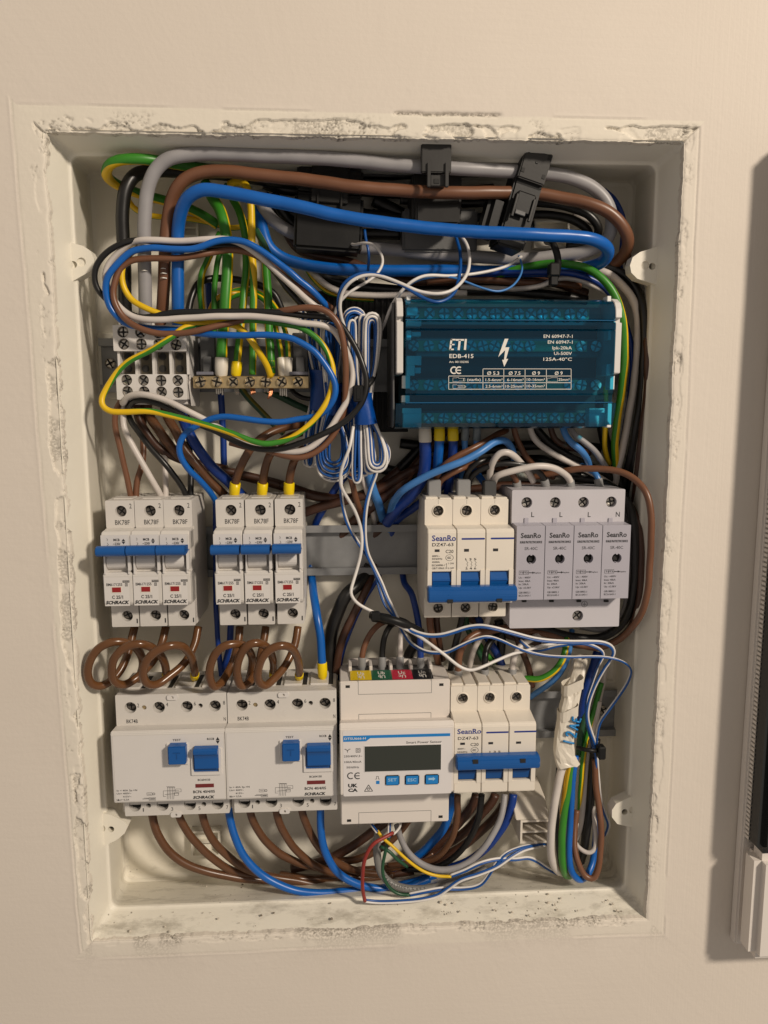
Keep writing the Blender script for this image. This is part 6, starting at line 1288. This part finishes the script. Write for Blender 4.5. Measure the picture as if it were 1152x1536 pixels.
coil('right-hand coil with a tall white loop and blue tape, beside the clear blue block',
     [(547,569,470,551,580,707,15,'w'),(549.5,566.5,475,555,576,702,14,'w'),(552,564,480,559,572.5,697,16,'w'),(541,548,474,548,562,709,18,'t'),(533,540,478,541,552,712,20,'t'),(525,532,482,531,540,723,15,'t'),(545,571,472,546,584,704,22,'b')],
     (541,588,549,636,30,8), d0=16)
coil('short coil with a round blue top, left of the tall white loop',
     [(515,548,462,524,546,712,24,'b'),(518,545,466.5,527,543,706,22,'b'),(521,542,471,529,540,700,24,'b'),(524,539,475.5,531,538,716,26,'t'),(512,530,478,520,535,718,28,'b')],
     (528,580,533,632,22,8), d0=28)
coil('middle coil of signal wire, its blue bottom loop hanging widest',
     [(486,512,478,475,526,716,20,'b'),(488,510,482,479,522,709,18,'b'),(490,508,486,483,518,702,20,'b'),(492,506,490,487,514,696,22,'b'),(484,514,474,477,524,720,25,'t'),(494,504,494,493,528,706,24,'b'),(488,500,480,482,520,713,27,'b')],
     (500,575,500,622,24,8), d0=24)
coil('leftmost coil of signal wire, mostly behind the loose loops',
     [(452,462,463,456,464,697,38,'t'),(460,470,460,461,469,699,36,'t'),(468,478,462,466,474,696,38,'t'),(476,488,461,472,480,692,37,'t'),(484,497,464,478,486,688,40,'t'),(456,490,458,459,478,700,43,'b')],
     (483,556,483,615,34,8), d0=38)
t_ = Thing('cable_tie', 'black cable tie with its square head on the right-hand wire coil', 'cable tie', W(545,585,14), 'black cable ties')
m_ = MB(); tube(m_, smooth_path([W(520,580,24),W(532,586,12),W(545,584,10),W(557,572,13),W(562,560,24)]), 1.7, 8); t_.part('strap', m_, BLKP, smooth=True)
a_ = W(537,588,10); m_ = MB(); m_.bbox(a_[0]-3,a_[0]+3.2,6,12,a_[2]-6,a_[2]+4,.7); m_.bbox(a_[0]-1.3,a_[0]+1.5,5.6,7,a_[2]-4.5,a_[2]+2.4,.3); t_.part('head', m_, BLKP)
t_ = Thing('cable_tie', 'black cable tie across the signal wires above the meter', 'cable tie', W(590,932,24), 'black cable ties')
m_ = MB(); tube(m_, smooth_path([W(556,922,18),W(575,927,14),W(595,932,13),W(612,938,16),W(632,948,24)]), 2.6, 8); t_.part('strap', m_, BLKP, smooth=True)
a_ = W(563,923,12); m_ = MB(); m_.bbox(a_[0]-3,a_[0]+3,8,14,a_[2]-2.6,a_[2]+2.6,.8); t_.part('head', m_, BLKP)

# ---- below the middle three pole breaker and the surge protector
GQ = 'wires between the middle and the bottom three pole breakers'
wire('brown wire under the first pole of the middle three pole breaker', [(645,915,40),(645,932,40),(648,956,42),(655,985,48),(660,1010,54)], 11, 'brown', group=GQ)
wire('dark brown wire beside it', [(655,915,44),(655,935,44),(658,960,48),(664,990,54)], 10, 'dbrown', group=GQ)
wire('black wire slanting under the second pole', [(694,915,40),(692,934,40),(684,962,40),(678,990,42),(674,1020,48)], 10, 'black', group=GQ)
wire('dark green-black wire under the second pole', [(698,918,44),(700,940,48),(712,965,52),(724,990,56)], 9, 'dgreen', group=GQ)
wire('brown wire arching into the first pole of the bottom three pole breaker', [(800,945,52),(765,942,46),(735,946,41),(712,952,37),(697,964,34),(689,982,33),(687,1000,34),(688,1022,36)], 11, 'brown', group=GQ, fer=[(1,FGRY,20,13)])
wire('light grey wire slanting down behind the twin wires', [(735,915,42),(730,935,42),(722,955,41),(712,972,41),(706,990,42),(704,1015,46)], 9, 'white', group=GQ)
wire('black wire into the middle pole of the bottom three pole breaker', [(760,940,54),(742,955,46),(730,972,40),(727,990,36),(727,1022,36)], 10, 'black', group=GQ, fer=[(1,FGRY,20,13)])
wire('light grey wire bending into the right pole of the bottom three pole breaker', [(820,945,54),(798,958,46),(780,970,40),(771,985,37),(768.5,1003,36),(768,1022,36)], 10, 'white', group=GQ, fer=[(1,FGRY,20,13)])
wire('green and yellow wire glimpsed behind the twin wires', [(712,955,58),(722,972,58),(736,988,58),(752,1004,60)], 9, 'yg', phase=60, group=GQ)
wire('deep blue wire behind the twin wires', [(716,925,60),(730,955,58),(746,982,56),(758,1010,58)], 12, 'dblue', group=GQ)
wire('dark brown wire falling past the right pole', [(770,945,56),(784,978,54),(793,1002,54),(798,1030,56)], 10, 'dbrown', group=GQ)
wire('black wire left of the right pole', [(748,930,58),(752,960,58),(750,990,58),(746,1015,58)], 14, 'black', group=GQ)
wire('brown wire running right under the surge protector', [(740,940,60),(790,944,54),(830,955,50),(865,968,50),(905,968,54)], 10, 'brown', group=GQ)
wire('dark brown wire tucked up under the surge protector', [(700,925,60),(730,940,62),(770,955,62),(810,965,62)], 12, 'dbrown', group=GQ)
wire('green and yellow wire curving out of the bottom three pole breaker to the right', [(772,1030,44),(787,1018,42),(806.5,1019,38),(822,1013,36),(836,1002,36),(845,986,38),(849,968,42),(850,950,50)], 10, 'ygh', phase=-90, group=GQ)
wire('light blue wire curving up behind the green and yellow one', [(795,1046,60),(806,1038,56),(822,1027,50),(840,1010,46),(850,990,46),(856,965,48),(858,945,54)], 9, 'lblue', group=GQ)

# ---- wires out of the bottom of the residual current devices
GL = 'wires sweeping from the bottom of the wide devices'
def zb(P, d): return [(200+x*.3125, 1200+y*.3125, dd) for (x, y), dd in zip(P, d)]
wire('leftmost brown wire sweeping under the left wide device', zb([(85,30),(90,70),(112,150),(175,250),(275,318),(400,355),(520,375),(640,385),(780,390),(900,385)], [36,36,34,34,36,40,44,48,52,58]), 12.5, 'shaded_brown', group=GL)
wire('second brown wire from the left under the left wide device', zb([(213,30),(222,85),(278,175),(360,262),(450,328),(550,362),(680,372),(820,378),(940,380)], [36,36,36,38,42,46,50,54,60]), 12, 'shaded_brown', group=GL)
wire('third brown wire under the left wide device, over the moulded frame', zb([(325,20),(332,75),(368,170),(440,255),(530,325),(640,362),(760,385),(900,408),(1020,410)], [36,36,37,39,42,46,50,54,58]), 12, 'shaded_brown', group=GL)
wire('left blue wire sweeping low along the bottom of the box', zb([(455,20),(461,75),(482,165),(540,280),(635,372),(755,428),(880,446),(1010,440),(1150,428),(1300,405),(1450,360)], [36,35,32,30,30,30,32,35,38,44,52]), 12, 'blue', group=GL)
wire('first brown wire under the right wide device', zb([(555,10),(562,65),(600,150),(680,240),(790,300),(920,330),(1060,340),(1200,330)], [36,36,38,42,46,50,54,58]), 12, 'shaded_brown', group=GL)
wire('second brown wire under the right wide device', zb([(682,10),(688,65),(720,150),(790,248),(890,325),(1000,362),(1120,372),(1250,360)], [36,36,38,41,45,50,54,58]), 12, 'shaded_brown', group=GL)
wire('third brown wire under the right wide device', zb([(806,10),(812,60),(840,140),(895,232),(985,305),(1090,345),(1220,355)], [36,36,38,40,44,50,56]), 12, 'shaded_brown', group=GL)
wire('right blue wire sweeping low past the meter', zb([(902,5),(898,60),(900,150),(925,258),(985,350),(1080,405),(1180,425),(1300,420),(1420,380)], [36,36,33,31,30,31,34,38,46]), 12, 'blue', group=GL)
wire('dark brown wire rising from the bundle to behind the meter', zb([(760,330),(850,310),(940,280),(1050,222),(1150,152),(1230,90)], [62,60,58,56,54,54]), 14, 'dbrown', group=GL)
wire('dark brown cable lying lowest in the bundle behind', [(380,1318,64),(440,1322,62),(500,1325,60),(560,1318,60),(620,1305,62)], 14, 'dbrown', group=GL)
wire('brown cable in the bundle behind the right wide device wires', [(420,1312,62),(480,1318,58),(540,1310,56),(600,1298,56),(650,1280,58)], 12, 'shaded_brown', group=GL)
wire('brown wire rising toward the back of the meter', [(500,1292,58),(530,1290,56),(560,1278,54),(590,1258,54),(615,1225,56),(622,1190,58)], 12, 'shaded_brown', group=GL)

# ---- wires out of the bottom of the lower three pole breaker
GX = 'wires sweeping from the bottom of the bottom three pole breaker'
def z3(P, d): return [(640+x*.191, 1180+y*.191, dd) for (x, y), dd in zip(P, d)]
wire('reddish brown wire nearest the meter', z3([(243,60),(241,110),(238,240),(205,390),(130,510),(30,575),(-120,600),(-300,620)], [38,37,36,36,38,42,48,56]), 10.5, 'shaded_brown', group=GX)
wire('black wire from the middle pole sweeping left', z3([(432,60),(428,110),(408,250),(345,395),(240,530),(120,615),(-20,650),(-160,640)], [40,40,40,41,43,46,52,58]), 10, 'black', group=GX)
wire('grey wire from the right pole sweeping lowest to the left', z3([(612,60),(608,110),(588,220),(538,345),(450,480),(335,590),(205,645),(80,652),(-10,622),(-95,565),(-160,495),(-205,400),(-235,300)], [38,36,32,28,25,23,22,23,25,28,32,38,46]), 10, 'grey', group=GX)
wire('deep blue wire behind the grey one at the right', z3([(680,60),(672,120),(640,240),(570,360),(470,475),(350,570),(220,630),(100,650)], [46,45,44,44,45,47,50,56]), 13, 'dblue', group=GX)
wire('blue wire coming out from behind the meter', z3([(215,60),(195,140),(145,310),(60,420),(-30,510),(-150,590),(-280,640)], [50,50,50,51,53,56,60]), 13, 'blue', group=GX)
wire('dark brown wire crossing behind toward the middle pole', z3([(390,60),(368,130),(252,285),(110,425),(-20,520),(-160,590),(-300,630)], [52,52,53,55,57,60,63]), 14, 'dbrown', group=GX)
wire('dark brown wire crossing behind toward the right pole', z3([(540,60),(515,115),(420,225),(300,355),(160,450),(20,540),(-120,620)], [54,54,55,57,59,61,64]), 14, 'dbrown', group=GX)
wire('second dark brown wire behind the grey wire', z3([(600,150),(545,230),(430,345),(300,455),(150,545),(0,620)], [58,58,59,60,62,65]), 14, 'dbrown', group=GX)
wire('thin white wire glimpsed between the brown ones', z3([(400,150),(330,240),(235,330),(160,420),(60,500)], [64,64,65,66,67]), 5, 'white', group=GX)
# meter outputs
GO = 'thin coloured leads out of the bottom of the meter'
def zq(P, d): return [(500+x*.191, 1220+y*.191, dd) for (x, y), dd in zip(P, d)]
wire('dark red lead making a bow to the left', zq([(468,152),(440,168),(390,195),(320,232),(270,300),(240,390),(229,490),(232,600),(248,690)], [16,14,12,10,9,9,10,12,14]), 6, 'red', group=GO)
wire('yellow lead slanting to the right', zq([(345,135),(375,180),(420,222),(455,250),(540,330),(640,412),(730,466),(820,492),(925,496)], [22,20,18,17,16,16,16,16,16]), 5, 'yellow', group=GO)
wire('dark green lead bending to the right along the bottom', zq([(440,120),(436,190),(408,300),(388,420),(400,515),(450,595),(520,636),(600,642)], [24,22,20,19,18,18,18,18]), 5.5, 'dgreen', group=GO)
wire('second dark green lead crossing behind the yellow one', zq([(370,260),(440,300),(500,360),(580,420)], [30,28,28,32]), 5.5, 'dgreen', group=GO)
gc = wire('grey sheathed cable with black print bending right below the meter', zq([(350,150),(342,260),(350,390),(390,490),(470,560),(610,597),(760,590),(900,550),(1050,500),(1200,440)], [34,32,30,29,28,28,29,31,34,38]), 12.5, 'sgrey', cat='cable', group=GO)
wire('white lead end hooking into the meter', zq([(470,165),(500,140),(525,105),(530,60)], [18,20,24,30]), 4, 'swhite', group=GO)
twin('twin lead into the left meter port', zq([(345,150),(322,120),(300,90),(290,50)], [20,22,26,32]), 5.5, group=GO)
twin('twin lead into the middle meter port', zq([(440,190),(438,140),(440,90),(445,40)], [20,22,26,32]), 5.5, group=GO)
# print on the grey cable
def cable_print():
    P = smooth_path([W(*p) for p in zq([(395,475),(440,535),(530,572),(620,588),(720,586),(800,570)], [23.2]*6)], .5)
    seg = np.linalg.norm(np.diff(P, axis=0), axis=1); s = np.concatenate([[0], np.cumsum(seg)]); m = MB(); u = 1.0
    for ch in 'CABLO LIYCY 2 x 1.5':
        V, F = _glyphs(ch, .01) if ch != ' ' else (np.zeros((0,3)), [])
        if len(V):
            i = min(int(np.searchsorted(s, u)), len(P)-2); d = P[i+1]-P[i]; d[1] = 0; d /= np.linalg.norm(d); n = np.array([-d[2], 0, d[0]]); c = P[i]; mn = V[:,0].min()
            m.add([c+d*((v[0]-mn)*2.6)+n*(v[1]*2.6-1.0) for v in V], F); u += (V[:,0].max()-mn)*2.6+.55
        else: u += 1.3
    me = mesh_from(m, INK, np.array(gc.location)/S, False, 'sheath_print'); o = bpy.data.objects.new('sheath_print', me); col.objects.link(o); o.parent = gc
cable_print()
GP = 'thin signal pairs along the bottom right'
twin('twin wire leaving the end of the dark red lead', [(547,1351,14),(567,1353,15),(605,1352,15),(634,1349,15),(657,1343,16),(672,1333,16),(691,1320,16),(716,1312,17),(745,1300,19),(764,1287,22),(785,1275,26),(808,1269,32),(822,1266,40)], 7, phase=3.3, twist=.004, group=GP)
twin('twin wire leaving the yellow lead', [(676,1314,16),(697,1306,16),(720,1295,17),(745,1289,20),(773,1289,24),(793,1287,27),(806,1292,29),(821,1302,31),(836,1310,34)], 7, phase=.2, twist=-.004, group=GP)
twin('twin wire leaving the dark green lead', [(614,1342,18),(634,1338,18),(662,1333,19),(691,1333,20),(710,1331,20),(722,1326,20),(732,1314,20),(743,1297,20),(758,1281,22),(778,1272,26),(802,1267,32),(822,1266,38)], 7, phase=.4, twist=.010, group=GP)

# ---- the bundle at the lower right
GV = 'looped bundle of wires at the lower right'
def z6(P, d): return [(760+x*.2734, 920+y*.2734, dd) for (x, y), dd in zip(P, d)]
wire('light grey wire at the left edge of the hanging bundle', z6([(330,790),(300,860),(275,970),(252,1120),(243,1270),(252,1365),(280,1412),(310,1425)], [26,24,22,20,20,22,26,34]), 12.5, 'white', group=GV)
wire('bright green and yellow wire of the hanging bundle', z6([(365,780),(348,870),(330,1000),(312,1130),(303,1290),(308,1390),(322,1432),(345,1440)], [26,24,22,20,19,20,24,32]), 11.5, 'ygh', phase={0:-80,2:-50,3:0,7:20}, group=GV)
wire('blue wire making the lowest bend of the hanging bundle', z6([(378,780),(366,870),(357,1000),(346,1180),(343,1340),(360,1425),(395,1462),(432,1448),(465,1385),(484,1300),(490,1210),(486,1100)], [26,24,23,22,20,19,20,24,30,34,36,38]), 10.5, 'blue', group=GV)
wire('brown wire turning up at the right of the hanging bundle', z6([(385,1080),(372,1180),(372,1290),(398,1385),(438,1445),(478,1455),(503,1398),(515,1290),(517,1160),(505,1050),(490,940),(484,800)], [34,30,24,20,18,17,18,20,23,27,30,32]), 10, 'brown', group=GV)
wire('small white hook inside the hanging bundle', z6([(385,1150),(370,1240),(398,1288),(450,1315),(483,1292),(489,1225),(483,1150),(478,1060)], [36,30,25,22,22,25,30,36]), 7, 'white', group=GV)
wire('white wire in the middle of the hanging bundle', z6([(505,480),(480,600),(455,700),(443,850),(425,1000),(410,1130),(388,1215),(370,1260)], [46,44,42,40,39,39,41,46]), 11, 'white', group=GV)
wire('black wire in the middle of the hanging bundle', z6([(490,690),(480,780),(470,900),(456,1050),(438,1190),(425,1290),(405,1360)], [36,36,36,37,38,40,44]), 14, 'black', group=GV)
wire('black wire at the left behind the hanging bundle', z6([(285,850),(272,1000),(278,1150),(285,1300),(300,1400)], [40,38,38,38,40]), 8, 'black', group=GV)
wire('orange brown strip left of the green wire', z6([(330,860),(312,1000),(300,1100)], [34,32,34]), 6, 'orange', group=GV)
wire('green and yellow wire rising behind the white tape', z6([(520,380),(498,460),(470,560),(438,690),(418,800),(408,940),(402,1060),(400,1160)], [48,46,44,40,38,38,40,44]), 8.5, 'ygh', phase={0:0,3:90,7:120}, group=GV)
wire('deep blue cable rising behind the white tape', z6([(500,210),(480,280),(452,360),(430,440),(415,520),(405,600)], [52,50,46,44,44,46]), 14, 'dblue', group=GV)
wire('dark green wire beside the white tape', z6([(440,500),(425,580),(405,680),(395,780)], [44,42,40,42]), 10, 'dgreen', group=GV)
wire('pale wire behind the signal pairs at the right', z6([(545,290),(530,370),(508,460),(492,560),(482,650)], [56,54,52,50,48]), 9, 'white', group=GV)
t_ = Thing('cable_tie', 'black cable tie round the wires beside the white tape', 'cable tie', W(885,1124,26), 'black cable ties')
m_ = MB(); tube(m_, smooth_path([W(867,1121,34),W(876,1124,24),W(888,1126,22),W(902,1126,28)]), 1.5, 8); t_.part('strap', m_, BLKP, smooth=True)
a_ = W(901,1127,24); m_ = MB(); m_.bbox(a_[0]-2.5,a_[0]+2.5,20,27,a_[2]-4.5,a_[2]+4.5,.8); t_.part('head', m_, BLKP)

# white insulating tape sleeve with hand writing
def sleeve():
    t = Thing('taped_sleeve', 'white insulating tape wrapped round the hanging bundle, with blue marker writing', 'tape', W(868,1070,26)); rnd = random.Random(5)
    m = MB(); L = [(871,985,44,23),(868,1000,40,23),(862,1022,34,24),(857,1040,30,25),(853,1058,26,27),(850,1078,24,28),(847,1098,22,28),(845,1118,21,29),(846,1133,20,30),(852,1147,19,34)]
    P = smooth_path([W(a,b,c) for a,b,c,_ in L], 3.4); n = len(P); ns = 20
    Ws = np.interp(np.linspace(0,1,n), np.linspace(0,1,len(L)), [l[3] for l in L])
    for i, p in enumerate(P):
        a_ = Ws[i]*mmpp(26)/2*(1+.03*rnd.uniform(-1,1)); d = 4.6
        for j in range(ns):
            th = 2*math.pi*(j+.3*rnd.uniform(-1,1))/ns; cx, sx_ = math.cos(th), math.sin(th)
            sq = (abs(cx)**6+abs(sx_)**6)**(-1/6)
            m.v.append((p[0]+cx*sq*a_, p[1]+sx_*sq*d+rnd.uniform(-.35,.35), p[2]+.22*a_*cx+rnd.uniform(-.5,.5)))
    for i in range(n-1):
        for j in range(ns):
            a, b, c, e = i*ns+j, i*ns+(j+1)%ns, (i+1)*ns+(j+1)%ns, (i+1)*ns+j
            m.f += [[a,b,c],[a,c,e]]; m.m += [0,0]
    s = t.part('tape', m, TAPEW)
    # overlapping turn edges and the frilled lower end
    for (px, py, dp, w) in ((858,1035,29,31),(851,1075,24,29)):
        m = MB(); c = W(px, py, dp); r_ = w*mmpp(26)/2
        for j in range(ns):
            th = 2*math.pi*j/ns; cx, sx_ = math.cos(th), math.sin(th); sq = (abs(cx)**6+abs(sx_)**6)**(-1/6)
            for h in (0, 1): m.v.append((c[0]+cx*sq*r_, c[1]+sx_*sq*5.3+rnd.uniform(-.15,.15), c[2]+.5*r_*cx+h*7-(rnd.uniform(0,.8))*(1-h)))
        for j in range(ns): m.f.append([2*j, 2*((j+1)%ns), 2*((j+1)%ns)+1, 2*j+1]); m.m.append(0)
        t.part('tape_turn', m, TAPEW)
    m = MB(); base = [W(x,y,d) for x,y,d in ((836,1118,15),(845,1112,12),(856,1116,11),(862,1122,14))]; tip = [W(x,y,d) for x,y,d in ((833,1147,16),(848,1152,8),(864,1151,9),(873,1148,18))]
    midp = [W(x,y,d) for x,y,d in ((834,1135,14),(846,1130,12),(854,1136,8),(868,1138,13))]
    for r_ in (base, midp, tip): m.v += [tuple(p) for p in smooth_path(r_, 1.5)][:13]
    k = 13
    if len(m.v) == 39:
        for i in range(2):
            for j in range(k-1): m.f.append([i*k+j, i*k+j+1, (i+1)*k+j+1, (i+1)*k+j]); m.m.append(0)
        t.part('torn_tape_end', m, TAPEW)
    # marker strokes
    m = MB()
    G_ = [[[(.3,0),(.3,1)]], [[(0,.75),(.12,1),(.5,1),(.6,.72),(.4,.4),(0,0)],[(0,0),(.7,.05)]], [[(0,0),(.35,1),(.75,0)],[(.1,.42),(.62,.42)]], [[(.6,1),(.05,.95),(0,.55),(.45,.52)],[(0,.5),(0,.05),(.6,0)]]]
    for gi, gl in enumerate(G_):
        for st in gl:
            for i in range(len(st)-1):
                q = []
                for (u, v) in (st[i], st[i+1]):
                    b_ = gi*12.0+u*10; h_ = (17-gi*1.5)*v; px = 860+b_*.27-h_*.95; py = 1118-b_*.96-h_*.22
                    q.append(W(px, py, 15.5+(1118-py)*.055))
                tube(m, smooth_path(q, 1.0), .72, 6)
    t.part('marker_writing', m, MARK, smooth=True)
sleeve()

# ---- white cable holder at the bottom
def holder():
    a, b_ = W(781,1231,34), W(824,1264,34); x0, x1, z1, z0 = a[0], b_[0], a[2], b_[2]
    t = Thing('cable_holder', 'cream plastic cable holder with two open slots, right of the grey wire', 'cable holder', ((x0+x1)/2, 73, z0))
    m = MB(); w = 1.4; zm = (z0+z1)/2
    m.plate([(x0,z0),(x1,z0),(x1,z1),(x0,z1)], [[(x0+w,z0+w),(x1-w,z0+w),(x1-w,zm-.7),(x0+w,zm-.7)],[(x0+w,zm+.7),(x1-w,zm+.7),(x1-w,z1-w),(x0+w,z1-w)]], 34, 72); t.part('slotted_front', m, CREAM)
    m = MB(); m.prism([(35,z1-.3),(50,z1+9),(72.5,z1+13),(72.5,z1-.3)], x0-3, x1+.2, .4); t.part('sloping_top', m, CREAM)
    m = MB(); m.box(x0+w,x1-w,60,61,z0+w,z1-w); t.part('slot_back', m, CREAM)
holder()

def cable_marks(label_obj, px, pys, half, y, m_):
    for k, py in enumerate(pys):
        a_ = W(px-half, py, y); b_ = W(px+half, py, y); m = MB()
        P = np.array([[a_[0]+(b_[0]-a_[0])*u/8, y-2.2*math.sin(math.pi*u/8)*0.5-1.0*math.sin(math.pi*u/8), a_[2]] for u in range(9)])
        for u in range(8):
            p, q = P[u], P[u+1]; m.add([(p[0],p[1],p[2]),(q[0],q[1],q[2]),(q[0],q[1],q[2]+.55),(p[0],p[1],p[2]+.55)], [(0,1,2,3)])
        me = mesh_from(m, m_, np.array(label_obj.location)/S, False, 'printed_mark'); o = bpy.data.objects.new('printed_mark', me); col.objects.link(o); o.parent = label_obj
_bc = [o for o in bpy.data.objects if o.name.startswith('brown_cable') and 'looping back' in o.get('label','')][0]
_gc = [o for o in bpy.data.objects if o.name.startswith('grey_cable') and 'running up' in o.get('label','')][0]
cable_marks(_bc, 245.5, (404,411,418), 5, 23.6, INKW)
cable_marks(_gc, 217, (407,), 5, 21.0, INKW)

# loose plaster crumbs lying on the floor of the box
m_ = MB(); rnd = random.Random(3)
for k in range(150):
    y_ = rnd.choice((rnd.uniform(2,20), rnd.uniform(26,66))); x_ = rnd.uniform(-168, 168)
    z_ = Z0+.9+(mz0-Z0)*y_/22 if y_ < 22 else mz0+(bz0-mz0)*(y_-24)/47
    r_ = rnd.choice((.25,.35,.5,.9))*rnd.uniform(.7,1.2); bm = bmesh.new(); bmesh.ops.create_icosphere(bm, subdivisions=1, radius=r_)
    for v in bm.verts: v.co = Vector((v.co.x*rnd.uniform(.6,1.4)+x_, v.co.y*rnd.uniform(.6,1.4)+y_, v.co.z*rnd.uniform(.4,1)+z_+r_*.3))
    m_.frombm(bm, 0 if rnd.random() < .6 else 1)
me = mesh_from(m_, [mat('plaster_crumb',(.60,.54,.45),.9), mat('grit',(.24,.20,.155),.9)], (0,0,0), False, 'plaster_crumbs')
o = bpy.data.objects.new('plaster_crumbs', me); col.objects.link(o); o['kind'] = 'stuff'; o['label'] = 'loose plaster crumbs and grit on the floor of the box'; o['category'] = 'debris'
